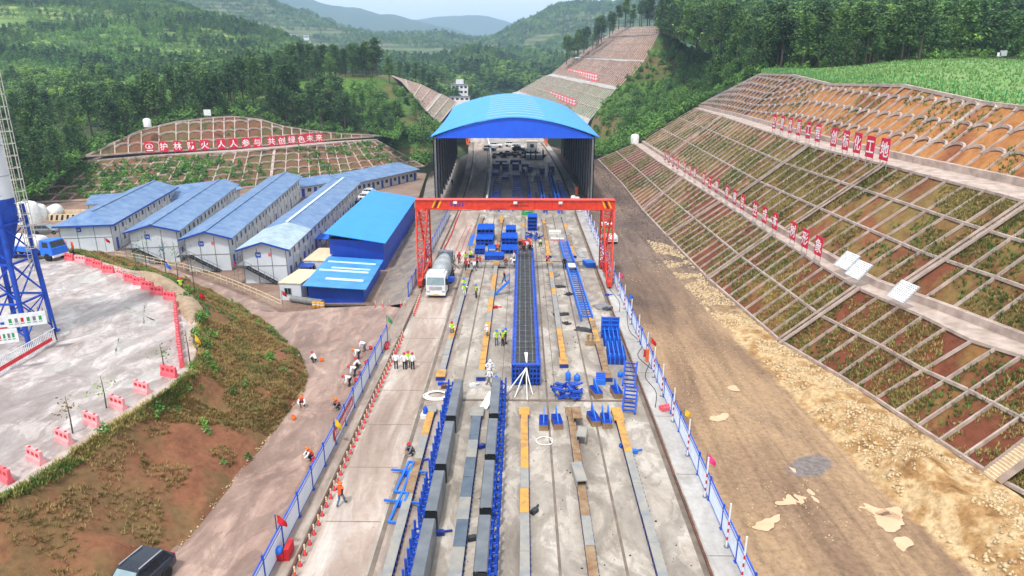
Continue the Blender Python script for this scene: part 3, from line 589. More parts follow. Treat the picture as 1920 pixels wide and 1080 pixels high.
loft('terraced_hill', rows([(820, 118, 1250), (900, 120, 1200), (1000, 150, 900), (1080, 150, 850), (1250, 150, 800), (1450, 150, 800)], [(840, 98, 1500), (920, 92, 1450), (1020, 95, 1250), (1130, 88, 1200), (1280, 70, 1200), (1450, 60, 1200)],
                           [(860, 92, 1750), (930, 70, 1750), (985, 42, 1750), (1040, 14, 1750), (1100, 8, 1750), (1170, 4, 1750), (1290, -10, 1750), (1450, -35, 1750)], [(860, 110, 2200), (930, 100, 2200), (1040, 60, 2200), (1170, 50, 2200), (1450, 40, 2200)]), 90, 60, M['farhill'], 14, .006, 11)
loft('far_mountain', rows([(200, 120, 3200), (700, 110, 3200), (1100, 110, 3200)], [(200, -60, 4300), (480, -25, 4300), (560, 6, 4300), (640, 18, 4300), (723, 30, 4300), (807, 45, 4300), (870, 66, 4300), (960, 95, 4300), (1100, 110, 4300)], [(200, 60, 5200), (700, 70, 5200), (1100, 120, 5200)]), 70, 24, M['mountain'], 60, .0016, 1)
loft('far_mountain', rows([(600, 120, 5000), (900, 110, 5000), (1300, 110, 5000)], [(600, 20, 6000), (760, 42, 6000), (820, 34, 6000), (880, 26, 6000), (930, 31, 6000), (965, 42, 6000), (1010, 70, 6000), (1300, 80, 6000)], [(600, 100, 7000), (900, 90, 7000), (1300, 120, 7000)]), 70, 24, M['mountain'], 60, .0016, 4)
loft('far_mountain', rows([(-900, 140, 2800), (-300, 140, 2800), (300, 140, 2800)], [(-900, -200, 3600), (-300, -150, 3600), (300, -40, 3600)], [(-900, 0, 4200), (-300, 0, 4200), (300, 50, 4200)]), 50, 20, M['mountain'], 50, .0016, 6)
loft('far_mountain', rows([(1200, 140, 2800), (1900, 140, 2800), (2600, 140, 2800)], [(1200, -8, 3600), (1300, -8, 3600), (1500, -40, 3600), (2600, -120, 3600)], [(1200, 60, 4200), (1900, 0, 4200), (2600, 0, 4200)]), 50, 20, M['mountain'], 50, .0016, 7)
# ================================================================ TREES
M['pine_leaf'] = leafmat('pine_leaf', [(52, 78, 50), (70, 100, 58), (96, 124, 72)], .5, .42)
M['broad_leaf'] = leafmat('broad_leaf', [(66, 102, 54), (88, 126, 66), (110, 148, 80)], .5, .3)
M['far_leaf'] = leafmat('far_leaf', [(66, 104, 62), (88, 128, 72), (126, 164, 88), (72, 110, 70)], .016, .4)
M['far_leaf_dark'] = leafmat('far_leaf_dark', [(60, 88, 56), (84, 118, 68), (122, 154, 86)], .03, .45)
M['bush_leaf'] = leafmat('bush_leaf', [(72, 112, 56), (100, 142, 70), (124, 160, 86)], .4, .25)
M['crop_leaf'] = leafmat('crop_leaf', [(104, 144, 84), (128, 166, 98), (140, 172, 110)], .3, .1)
M['dry_grass'] = leafmat('dry_grass', [(134, 116, 70), (152, 130, 84), (116, 106, 58), (124, 98, 62)], .3, .2)
M['green_grass'] = leafmat('green_grass', [(70, 104, 48), (96, 126, 62), (84, 116, 54)], .3, .2)
def quads_mesh(name, C, size, m, flat=.0, up=None, n=4):
    """many leaf-sized faces: centres C (k,3), sizes (k,)"""
    k = len(C); a = rng.normal(size=(k, 3)); a /= np.linalg.norm(a, axis=1)[:, None]; b = rng.normal(size=(k, 3))
    if flat: a[:, 2] *= (1 - flat); b[:, 2] *= (1 - flat)
    b -= a * (a * b).sum(1)[:, None] / (a * a).sum(1)[:, None]; b /= np.linalg.norm(b, axis=1)[:, None]
    s = size[:, None]; bend = np.cross(a, b) * s * .25
    P = np.stack([C - a * s, C - b * s * .6 + bend, C + a * s * 1.1, C + b * s * .55 - bend * .4], 1).reshape(-1, 3)
    me = bpy.data.meshes.new(name); me.vertices.add(4 * k); me.vertices.foreach_set('co', P.ravel())
    me.loops.add(4 * k); me.loops.foreach_set('vertex_index', np.arange(4 * k)); me.polygons.add(k); me.polygons.foreach_set('loop_start', np.arange(0, 4 * k, 4)); me.polygons.foreach_set('loop_total', np.full(k, 4))
    me.update(); me.validate(); me.materials.append(m); return me
def crown(name, kind, Ht, m, n=34, per=17, seed=0, leaf=.42):
    r = np.random.default_rng(seed); pts = []; sz = []; limbs = []
    for i in range(n):
        if kind == 'pine':
            t = r.uniform(.0, 1) ** .8; z = Ht * (.28 + .70 * t); rad = Ht * (.21 * (1 - t) ** .8 + .015) * r.uniform(.35, 1.15); spread = Ht * .05
        elif kind == 'tall':
            t = r.uniform(0, 1); z = Ht * (.5 + .48 * t); rad = Ht * .17 * math.sin(PI * (.25 + .7 * t)) * r.uniform(.2, 1.1); spread = Ht * .05
        else:
            t = r.uniform(0, 1); z = Ht * (.18 + .78 * t); rad = Ht * .34 * math.sin(PI * (.18 + .76 * t)) * r.uniform(.25, 1.05); spread = Ht * .075
        a = r.uniform(0, 2 * PI); c = np.array([rad * math.cos(a), rad * math.sin(a), z]); limbs.append((z - rad * .35, c)); c[2] -= rad * .12
        q = r.normal(size=(per, 3)) * np.array([spread, spread, spread * .55]); pts.append(c + q); sz += list(r.uniform(.6, 1.3, per) * leaf * Ht / 12)
    C = np.concatenate(pts); me = quads_mesh(name, C, np.array(sz), m, flat=.35)
    mb = MB(); lean = r.uniform(-.02, .02, 2) * Ht; b = Ht * .016
    mb.tube([(0, 0, -.6), (lean[0] * .5, lean[1] * .5, Ht * .45), (lean[0], lean[1], Ht * .93)], [b * 1.3, b, b * .25], 6)
    for z, c in limbs[:12]: mb.tube([(lean[0] * .6, lean[1] * .6, max(z, Ht * .2)), tuple(c)], [b * .35, b * .12], 4, cap=False)
    tr = mb.mesh('trunk'); tr.materials.append(M['trunk']); return me, tr
PINES = [crown('crown', k, h, M['pine_leaf'], n, 32, s, .27) for k, h, n, s in (('pine', 13, 62, 1), ('pine', 15, 74, 2), ('tall', 14, 46, 3), ('pine', 12, 56, 4), ('pine', 11, 54, 5), ('tall', 15.5, 52, 6), ('broad', 10, 46, 7))]
BROADS = [crown('crown', 'broad', h, M['broad_leaf'], n, 34, s, .33) for h, n, s in ((8, 38, 11), (7, 34, 12), (9.5, 42, 13))]
def tree(name, protos, p, label, group, sc=1.0, k=None):
    cm, tm = protos[k if k is not None else random.randrange(len(protos))]
    t = thing(name, label, 'tree', p, random.uniform(0, 6.28), group); t.scale = (sc * random.uniform(.9, 1.1),) * 2 + (sc,)
    a = bpy.data.objects.new('crown', cm); link(a, t); b = bpy.data.objects.new('trunk', tm); link(b, t); return t
def scatter(surf, u0, u1, v0, v1, n, mind):
    out = []; tries = 0
    while len(out) < n and tries < n * 30:
        tries += 1; u, v = random.uniform(u0, u1), random.uniform(v0, v1); p = on(surf, u, v)
        if all((p - q).length_squared > mind * mind for q in out): out.append(p)
    return out
G1 = 'tall trees of the stand above the slope behind the camp'
for p in scatter('left_shelf', 0.02, .45, .08, .9, 52, 2.5) + scatter('left_shelf', .44, .66, .06, .42, 20, 2.4): tree('pine_tree', PINES, p, 'tall dark pine with a bare lower trunk in the stand above the left slope', G1, random.uniform(.72, 1.08))
for p in scatter('left_shelf', .64, .9, .05, .8, 26, 2.6): tree('pine_tree', PINES, p, 'short young pine above the thin right end of the arched left slope', 'young pines above the left slope', random.uniform(.42, .62))
for p in scatter('left_verge', .38, 1, .12, .95, 34, 3.0): tree('pine_tree', PINES, p, 'dark pine in the wood beside the left end of the slope', 'pines left of the arched slope', random.uniform(.7, 1.05))
for p in scatter('terraced_spur', .22, .84, .58, .78, 50, 3.2): tree('pine_tree', PINES, p, 'dark pine on the wooded knoll behind the green terraces', 'pines on the knoll', random.uniform(.75, 1.0))
for p in scatter('terraced_spur', .06, .85, .06, .42, 20, 4): tree('leafy_tree', BROADS, p, 'leafy green tree standing among the terraces left of the shed', 'trees on the terraces', random.uniform(.6, 1.2))
for p in scatter('green_bank', .05, .95, .18, .95, 46, 3.2): tree('leafy_tree', BROADS, p, 'leafy green tree on the bank between the two right cut slopes', 'trees on the green bank', random.uniform(.55, 1.1))
for p in scatter('green_bank', .55, 1, .55, 1, 18, 2.6): tree('pine_tree', PINES, p, 'slender pine at the top of the bank beside the right cut slope', 'pines on the green bank', random.uniform(.6, .95))
for p in scatter('right_forest_hill', .02, .74, .005, .10, 74, 2.4): tree('pine_tree', PINES, p, 'tall pine at the front edge of the wood above the crop field', 'pines along the edge of the right wood', random.uniform(.75, 1.05))
for p in scatter('right_forest_hill', .0, .16, .0, .3, 26, 3.0): tree('pine_tree', PINES, p, 'slim pine on the skyline above the far right cut slope', 'pines above the far cut slope', random.uniform(.8, 1.1))
for (x, y, Y) in ((1078, 108, 430), (1068, 112, 432), (1090, 104, 425), (1100, 97, 424), (1110, 92, 420), (1120, 84, 415), (1130, 78, 412), (1060, 118, 436), (1142, 66, 410), (1155, 58, 408), (1064, 112, 440), (1072, 110, 446), (1084, 104, 440), (1094, 99, 436), (1104, 93, 438), (1115, 86, 434), (1125, 80, 430), (1135, 72, 428), (1148, 61, 420), (1160, 55, 418), (1170, 51, 416), (1180, 50, 412), (1190, 49, 408), (1200, 49, 404), (1210, 49, 400), (1222, 49, 396), (1232, 49, 392), (1176, 49, 424), (1196, 48, 420), (1216, 48, 410)):
    tree('pine_tree', PINES, atY(x + random.uniform(-6, 4), y - random.uniform(-1, 2), Y + 12), 'dark pine on the left skyline of the far right cut slope', 'pines beside the far cut slope', random.uniform(.8, 1.1))
for (x, y, Y) in ((765, 150, 350), (780, 158, 348), (795, 164, 345), (806, 172, 342), (815, 176, 340), (750, 146, 352)):
    tree('pine_tree', PINES, atY(x, y, Y + 6), 'dark pine above the far left cut slope', 'pines above the far left cut', random.uniform(.5, .8))
# woods nobody could count: one object each, crowns spread by geometry nodes
def wood(name, pts, scales, src, m=None):
    me = bpy.data.meshes.new(name); me.from_pydata([tuple(p) for p in pts], [], [])
    a = me.attributes.new('sc', 'FLOAT', 'POINT'); a.data.foreach_set('value', list(scales)); o = bpy.data.objects.new(name, me); link(o); tag(o, kind='stuff')
    g = bpy.data.node_groups.new(name, 'GeometryNodeTree'); g.interface.new_socket('Geometry', in_out='INPUT', socket_type='NodeSocketGeometry'); g.interface.new_socket('Geometry', in_out='OUTPUT', socket_type='NodeSocketGeometry')
    N = g.nodes; i = N.new('NodeGroupInput'); ou = N.new('NodeGroupOutput'); ip = N.new('GeometryNodeInstanceOnPoints'); oi = N.new('GeometryNodeObjectInfo'); na = N.new('GeometryNodeInputNamedAttribute'); na.data_type = 'FLOAT'; na.inputs[0].default_value = 'sc'
    rv = N.new('FunctionNodeRandomValue'); rv.data_type = 'FLOAT_VECTOR'; rv.inputs[0].default_value = (0, 0, 0); rv.inputs[1].default_value = (.12, .12, 6.28)
    oi.inputs['Object'].default_value = src; oi.inputs['As Instance'].default_value = True
    L = g.links; L.new(i.outputs[0], ip.inputs['Points']); L.new(oi.outputs['Geometry'], ip.inputs['Instance']); L.new(rv.outputs[0], ip.inputs['Rotation']); L.new(na.outputs[0], ip.inputs['Scale']); L.new(ip.outputs[0], ou.inputs[0])
    md = o.modifiers.new('spread', 'NODES'); md.node_group = g; return o
def proto(me):
    o = bpy.data.objects.new('tree_crown', me); return o
def lowcrown(name, kind, Ht, m, n, per, seed, leaf): return crown(name, kind, Ht, m, n, per, seed, leaf)[0]
far_round = proto(lowcrown('far_crown', 'broad', 7, M['far_leaf'], 18, 12, 21, .7)); far_round2 = proto(lowcrown('far_crown', 'broad', 7, M['far_leaf_dark'], 18, 12, 22, .7))
far_pine = proto(lowcrown('far_crown', 'pine', 11, M['far_leaf_dark'], 26, 12, 23, .6)); near_pine = proto(crown('far_crown', 'pine', 12.5, M['far_leaf_dark'], 52, 22, 24, .34)[0])
CAMP = Vector((0, 0, 0))
def cover(surf, n, u=(0, 1), v=(0, 1), thr=-1, sc=.02, seed=0, lo=.7, hi=1.3):
    P = []; Sx = []
    while len(P) < n:
        p = on(surf, random.uniform(*u), random.uniform(*v)); w = nz3(p, sc, seed)
        if surf == 'wooded_hill' and (p - CAMP).x > -95 and p.y < 400: continue
        if w > thr: P.append(p - Vector((0, 0, .8))); Sx.append(random.uniform(lo, hi) * (1 + .25 * w))
    return P, Sx
P, Q = cover('wooded_hill', 16000, v=(.0, .66), thr=-.36, sc=.011, lo=.4, hi=.85); wood('hillside_wood', P, Q, far_round)
P, Q = cover('wooded_hill', 5600, v=(.0, .75), thr=.06, sc=.016, seed=4, lo=.45, hi=.85); wood('hillside_wood', P, Q, far_pine)
P, Q = cover('wooded_hill', 11000, v=(.52, .86), thr=-.4, sc=.012, lo=.6, hi=1.1); wood('hillside_wood', P, Q, far_round2)
P, Q = cover('wooded_hill', 800, u=(.2, .66), v=(.0, .16), thr=-1, lo=.65, hi=1.0); wood('hillside_wood', P, Q, near_pine)
P, Q = cover('right_forest_hill', 1500, v=(.07, .82), thr=-1, sc=.03, lo=.6, hi=1.1); wood('right_hill_wood', P, Q, near_pine)
P, Q = cover('right_forest_hill', 1000, v=(.10, .82), thr=-.2, sc=.03, lo=.9, hi=1.6); wood('right_hill_wood', P, Q, far_round)
P, Q = cover('wooded_valley', 5200, thr=-.1, v=(.0, .9), sc=.008, lo=.6, hi=1.1); wood('valley_wood', P, Q, far_round2)
P, Q = cover('wooded_valley', 2600, thr=-.05, v=(.0, .8), sc=.01, seed=3, lo=.8, hi=1.3); wood('valley_wood', P, Q, far_pine)
P, Q = cover('terraced_ridge', 9000, thr=-.26, v=(.1, .75), sc=.008, lo=.7, hi=1.3); wood('ridge_wood', P, Q, far_round2)
P, Q = cover('terraced_hill', 11000, thr=-.32, v=(.1, .75), sc=.008, lo=.7, hi=1.3); wood('ridge_wood', P, Q, far_round2)
P, Q = cover('terraced_ridge', 700, thr=-.5, v=(.58, .68), sc=.006, lo=1.2, hi=2.2); wood('ridge_wood', P, Q, far_round2)
P, Q = cover('terraced_hill', 900, thr=-.5, v=(.56, .68), sc=.006, lo=1.2, hi=2.2); wood('ridge_wood', P, Q, far_round2)
# shrubs
bush = proto(lowcrown('shrub_leaves', 'broad', 3.2, M['bush_leaf'], 16, 12, 31, 1.0))
def shrubs(name, surf, n, u=(0, 1), v=(0, 1), thr=-.1, sc=.08, lo=.4, hi=1.1, seed=0):
    P, Q = cover(surf, n, u, v, thr, sc, seed, lo, hi); wood(name, [p + Vector((0, 0, .5)) for p in P], Q, bush)
shrubs('undergrowth', 'terraced_spur', 620, v=(0, .5), thr=.05); shrubs('undergrowth', 'green_bank', 1700, thr=-.4); shrubs('undergrowth', 'left_verge', 420, u=(.3, 1), v=(.05, .8), thr=-1)
shrubs('undergrowth', 'left_shelf', 420, v=(0, .5), thr=-1); shrubs('undergrowth', 'wooded_hill', 1500, v=(.05, .4), thr=-1, lo=.8, hi=1.6); shrubs('undergrowth', 'right_forest_hill', 500, v=(.0, .14), thr=-.6, lo=.4, hi=.9)
SL = [k for k in SURF]
# ================================================================ BUILDINGS AND CRANE
def corr_mat(name, c, c2, scale=6.0, rough=.45, axis='X', dirt=.25):
    m, n, b = newmat(name); v = coords(n, 'Object'); w = n.nodes.new('ShaderNodeTexWave'); w.wave_type = 'BANDS'; w.bands_direction = axis; w.inputs['Scale'].default_value = scale; n.links.new(v, w.inputs['Vector'])
    f = noise(n, v, .5, 6, .6); col = ramp(n, f, [(.35, lin(c)), (.65, lin(c2))]); col = mix(n, dirt, col, ramp(n, w.outputs['Fac'], [(0, (.6, .6, .62)), (.35, (1, 1, 1)), (1, (1, 1, 1))]), 'MULTIPLY')
    n.links.new(col, b.inputs['Base Color']); b.inputs['Roughness'].default_value = rough; bump(n, b, w.outputs['Fac'], .35, .04); return m
M['roof_camp'] = corr_mat('camp_roof_blue', (78, 114, 162), (118, 146, 180), 3.2, .5, 'Y', .5)
M['roof_bright'] = corr_mat('bright_blue_roof', (0, 138, 240), (8, 150, 248), 2.4, .42, 'Y', .4)
M['wall_blue'] = corr_mat('blue_cladding', (12, 62, 172), (16, 74, 188), 3.0, .5, 'X', .3)
M['roof_shed'] = corr_mat('shed_roof_blue', (0, 142, 246), (8, 156, 252), 1.2, .4, 'Y', .3)
M['roof_small'] = corr_mat('small_shed_roof', (44, 130, 208), (74, 150, 218), 2.6, .5, 'Y', .4)
M['fascia_blue'] = corr_mat('fascia_blue', (8, 84, 216), (12, 92, 226), 2.0, .5, 'X', .2); M['wall_white'] = mat('white_panel_wall', (216, 222, 228), (196, 204, 212), .5, .55, lo=.3, hi=.75)
M['roof_bleached'] = mat('bleached_roof', (168, 186, 190), (138, 160, 176), .8, .6)
M['skylight'] = mat('skylight_sheet', (214, 230, 240), (186, 214, 234), .6, .4)
M['trim_blue'] = mat('blue_trim', (24, 72, 170), (20, 60, 150), 2, .5)
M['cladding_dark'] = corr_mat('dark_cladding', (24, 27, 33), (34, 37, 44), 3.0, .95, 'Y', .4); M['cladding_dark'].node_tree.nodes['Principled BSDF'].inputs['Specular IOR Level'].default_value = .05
def frame_local(t): return t
WINME = {}
def window_part(parent, p, rz, w=.95, h=.9, open_=False):
    k = ('frame', w, h)
    if k not in WINME:
        mb = MB(); mb.bb(-w / 2, w / 2, -.06, 0, -h / 2, h / 2); WINME[k] = mb.mesh('window'); WINME[k].materials.append(M['silver'])
        mb = MB(); g = .07; mb.bb(-w / 2 + g, -.03, -.075, -.061, -h / 2 + g, h / 2 - g); mb.bb(.03, w / 2 - g, -.075, -.061, -h / 2 + g, h / 2 - g); WINME['p', w, h] = mb.mesh('pane'); WINME['p', w, h].materials.append(M['glass'])
    o = inst('window', WINME[k], parent, p, rz); inst('pane', WINME['p', w, h], o); return o
DOORME = None
def door_part(parent, p, rz, m='blue_paint', w=.9, h=2.0):
    mb = MB(); mb.bb(-w / 2, w / 2, -.05, 0, 0, h); o = mb.build('door', M[m], parent); o.location = p; o.rotation_euler = (0, 0, rz)
    mb = MB(); mb.bb(w * .3, w * .38, -.12, -.05, .95, 1.05); mb.build('handle', M['silver'], o); return o
TXT = {}
def text_mesh(body, size=1.0, ext=.02, off=.0):
    k = (body, size, ext, off)
    if k in TXT: return TXT[k]
    c = bpy.data.curves.new('writing', 'FONT'); c.body = body; c.size = size; c.extrude = ext; c.offset = off; c.align_x = 'CENTER'; c.align_y = 'CENTER'; c.resolution_u = 2
    o = bpy.data.objects.new('writing', c); COL.objects.link(o); bpy.context.view_layer.update()
    me = bpy.data.meshes.new_from_object(o.evaluated_get(bpy.context.evaluated_depsgraph_get())); bpy.data.objects.remove(o); bpy.data.curves.remove(c)
    n = len(me.vertices); co = np.empty(n * 3); me.vertices.foreach_get('co', co); co = co.reshape(-1, 3)
    if n:
        co[:, :2] -= (co[:, :2].max(0) + co[:, :2].min(0)) / 2; co = np.stack([co[:, 0], -co[:, 2], co[:, 1]], 1); me.vertices.foreach_set('co', np.ascontiguousarray(co).ravel())   # upright, facing -Y
    me.update(); TXT[k] = me; return me
def writing(body, size, parent, p, rz, m, name='writing', ext=.015, off=0.0):
    me = text_mesh(body, size, ext, off)
    if not len(me.materials): me.materials.append(M[m])
    return inst(name, me, parent, p, rz, mat=M[m])

# ---- the arched shed over the casting yard: 18 m high, open at both ends
t = thing('arched_shed', 'big open-ended shed with an arched bright blue roof across the casting yard', 'shed', deck(-2, 142))
SY0, SY1 = 141.5, 214.0
def archz(u): return 14.2 + 3.9 * (1 - (abs(u) ** 1.75))
def shed_rows(x0, x1, off, n=33, ys=None):
    rows_ = []
    for Y in (ys if ys is not None else np.linspace(SY0, SY1, 13)):
        r = []
        for k in range(n):
            u = x0 + (x1 - x0) * k / (n - 1); r.append(deck(-1.55 + 17.2 * u, Y, archz(u) + off) - t.location)
        rows_.append(r)
    return rows_
mb = MB(); top_, un = shed_rows(-1, 1, 0), shed_rows(-1, 1, -.14); mb.grid(top_); mb.grid([r[::-1] for r in un])
for a, b in ((top_[0], un[0]), (top_[-1], un[-1])): mb.grid([a, b], smooth=False)
for k in (0, -1): mb.grid([[r[k] for r in top_], [r[k] for r in un]], smooth=False)
mb.build('roof', M['roof_shed'], t)
for k in range(11):
    y0 = SY0 + 3.2 + k * 6.2; mb = MB(); mb.grid(shed_rows(-.36, .36, .05, 13, [y0, y0 + .65])); mb.build('skylight_strip', M['skylight'], t)
for Y in (SY0 + .35, SY1 - .35):
    mb = MB(); a = [deck(-1.6 + 16.3 * u, Y, archz(u) - .16) - t.location for u in np.linspace(-1, 1, 25)]; b = [deck(-1.6 + 16.3 * u, Y, 13.85) - t.location for u in np.linspace(-1, 1, 25)]; mb.grid([a, b], smooth=False); c = [p + Vector((0, .12, 0)) for p in a]; d = [p + Vector((0, .12, 0)) for p in b]; mb.grid([d, c], smooth=False); mb.grid([b, d], smooth=False); mb.build('gable_panel', M['fascia_blue'], t)
for x in (-17.9, 14.4):
    mb = MB(); Ys = np.linspace(SY0 + .6, SY1 - .6, 30); s = 1 if x < 0 else -1
    mb.grid([[deck(x - s * .35, Y, .1) - t.location for Y in Ys], [deck(x - s * .35, Y, 14.1) - t.location for Y in Ys]], smooth=False); mb.grid([[deck(x - s * .42, Y, 14.1) - t.location for Y in Ys], [deck(x - s * .42, Y, .1) - t.location for Y in Ys]], smooth=False); mb.build('side_wall', M['cladding_dark'], t)
    for Y in np.linspace(SY0 + .5, SY1 - .5, 14):
        p = deck(x, Y) - t.location; mb = MB(); mb.bb(p.x - .12, p.x + .12, p.y - .05, p.y + .05, p.z, p.z + 14.1); mb.bb(p.x - .18, p.x - .12, p.y - .2, p.y + .2, p.z, p.z + 14.1); mb.bb(p.x + .12, p.x + .18, p.y - .2, p.y + .2, p.z, p.z + 14.1); mb.build('column', M['grey'], t)
mb = MB()
for Y in np.linspace(SY0 + .5, SY1 - .5, 14):
    pts = [deck(-1.7 + 16.3 * u, Y, archz(u) - .5) - t.location for u in np.linspace(-1, 1, 13)]; lo = [deck(-1.7 + 16.3 * u, Y, 13.6 + 2.2 * (1 - u * u)) - t.location for u in np.linspace(-1, 1, 13)]
    for a, b, c, d in zip(pts, pts[1:], lo, lo[1:]): mb.beam(a, b, .16); mb.beam(c, d, .14); mb.beam(a, d, .08)
mb.build('roof_truss', M['dark_steel'], t)

# ---- red gantry crane
def gantry(name, label, Y0, x0, x1, hb, hbeam, spread, colour, near=True, curved=False):
    o = deck(0, Y0) if curved else Vector((0, Y0, 0)); t = thing(name, label, 'gantry crane', o)
    mb = MB(); mb.bb(x0 - .9, x1 + .9, -.55, .55, hb, hb + hbeam); mb.bb(x0 - .9, x1 + .9, -.72, .72, hb + hbeam, hb + hbeam + .06); mb.bb(x0 - .9, x1 + .9, -.72, .72, hb - .06, hb); mb.build('girder', M[colour], t)
    for x in (x0, x1):
        for s in (-1, 1):
            mb = MB(); yt, yb = s * .9, s * spread
            A = [Vector((x - .75, yt - .35, hb - .06)), Vector((x + .75, yt - .35, hb - .06)), Vector((x + .75, yt + .35, hb - .06)), Vector((x - .75, yt + .35, hb - .06))]
            B = [Vector((x - .3, yb - .2, .9)), Vector((x + .3, yb - .2, .9)), Vector((x + .3, yb + .2, .9)), Vector((x - .3, yb + .2, .9))]
            for a, b in zip(A, B): mb.beam(a, b, .15)
            n = 9
            for k in range(n):
                for f in range(4):
                    a0, a1 = A[f].lerp(B[f], k / n), A[f].lerp(B[f], (k + 1) / n); b0, b1 = A[(f + 1) % 4].lerp(B[(f + 1) % 4], k / n), A[(f + 1) % 4].lerp(B[(f + 1) % 4], (k + 1) / n)
                    mb.beam(a0, b0, .07); mb.beam(a0 if k % 2 else b0, b1 if k % 2 else a1, .07)
            leg = mb.build('leg', M[colour], t); mb = MB(); mb.bb(x - .3, x + .3, yb - .9, yb + .9, .3, .95); mb.build('wheel_truck', M[colour], leg)
            for q in (-.5, .5):
                mb = MB(); mb.lathe([(.02, -.08), (.24, -.08), (.24, .08), (.02, .08)], n=12, M=Matrix.Rotation(PI / 2, 3, 'Y'), c=(x, yb + q, .27)); mb.build('wheel', M['dark_steel'], leg)
        mb = MB(); mb.beam((x, -spread, .75), (x, spread, .75), .22, .3); mb.beam((x, -spread * .6, hb * .42), (x, spread * .6, hb * .42), .12); mb.build('ground_beam', M[colour], t)
    return t
M['stripe_yellow'] = mat('stripe_yellow', (236, 190, 40), None, 2, .5)
crane = gantry('gantry_crane', 'red gantry crane with lattice legs spanning the casting yard in front of the shed', 90.5, -13.35, 11.45, 9.55, 1.2, 4.6, 'red_orange')
for x in (-12.1, 11.0):
    for k in range(3):
        mb = MB(); q = .28; xx = x + k * .38; mb.add([(xx, -.56, 9.7), (xx + .2, -.56, 9.7), (xx + .2 + (-.45 if x > 0 else .45), -.56, 10.7), (xx + (-.45 if x > 0 else .45), -.56, 10.7), (xx, -.60, 9.7), (xx + .2, -.60, 9.7), (xx + .2 + (-.45 if x > 0 else .45), -.60, 10.7), (xx + (-.45 if x > 0 else .45), -.60, 10.7)], [(4, 5, 6, 7), (0, 4, 7, 3), (1, 2, 6, 5), (3, 7, 6, 2), (0, 1, 5, 4)]); mb.build('hazard_stripe', M['stripe_yellow' if k != 1 else 'black'], crane)
for x in (-8.9, -.9, 5.1):
    mb = MB(); mb.bb(x - .25, x + .25, -.8, -.55, 10.3, 10.62); mb.build('floodlight', M['white'], crane)
def marks(parent, x0, x1, y, z, h, n, m, name='writing', seed=0):   # a line of writing too small to read in the photo
    r = random.Random(seed); mb = MB(); w = (x1 - x0) / n
    for k in range(n):
        for j in range(4): mb.bb(x0 + w * k + w * .1, x0 + w * k + w * r.uniform(.5, .85), y - .02, y, z - h / 2 + h * j / 4, z - h / 2 + h * j / 4 + h * .12)
        a = x0 + w * (k + r.uniform(.2, .7)); mb.bb(a, a + w * .14, y - .023, y - .001, z - h / 2, z + h / 2)
    return mb.build(name, M[m], parent)
marks(crane, -9.6, -7.6, -.56, 10.2, .5, 4, 'blue_paint', seed=1); marks(crane, -.6, .2, -.56, 10.45, .22, 2, 'rust', seed=2); marks(crane, -1.6, .9, -.56, 10.05, .25, 8, 'rust', seed=3)
for x in (1.7, 4.0):
    mb = MB(); mb.bb(x - .04, x + .04, -.6, -.55, 9.56, 10.74); mb.build('girder_joint', M['red'], crane)
mb = MB(); lx, y0_, y1_ = 11.45 + .5, -4.3, -1.2
for s in (-.2, .2): mb.beam((lx, y0_ + s, .6), (lx, y1_ + s, 9.5), .05)
for k in range(22): f = (k + .5) / 22; mb.beam((lx, y0_ + (y1_ - y0_) * f - .2, .6 + 8.9 * f), (lx, y0_ + (y1_ - y0_) * f + .2, .6 + 8.9 * f), .035)
mb.build('ladder', M['red'], crane); mb = MB(); mb.bb(11.1, 11.8, -.5, .5, 1.0, 2.2); mb.build('electric_cabinet', M['red'], crane); mb = MB(); mb.tube([(-13, -.66, 9.6), (-8, -.66, 9.35), (-3, -.66, 9.6), (2, -.66, 9.35), (7, -.66, 9.6), (11, -.66, 9.4)], .03, 5); mb.build('power_cable', M['black'], crane)
gantry('gantry_crane', 'distant orange gantry crane standing behind the parked cars', 236, -14.5, 11.8, 10, 1.2, 4.2, 'orange', curved=True)

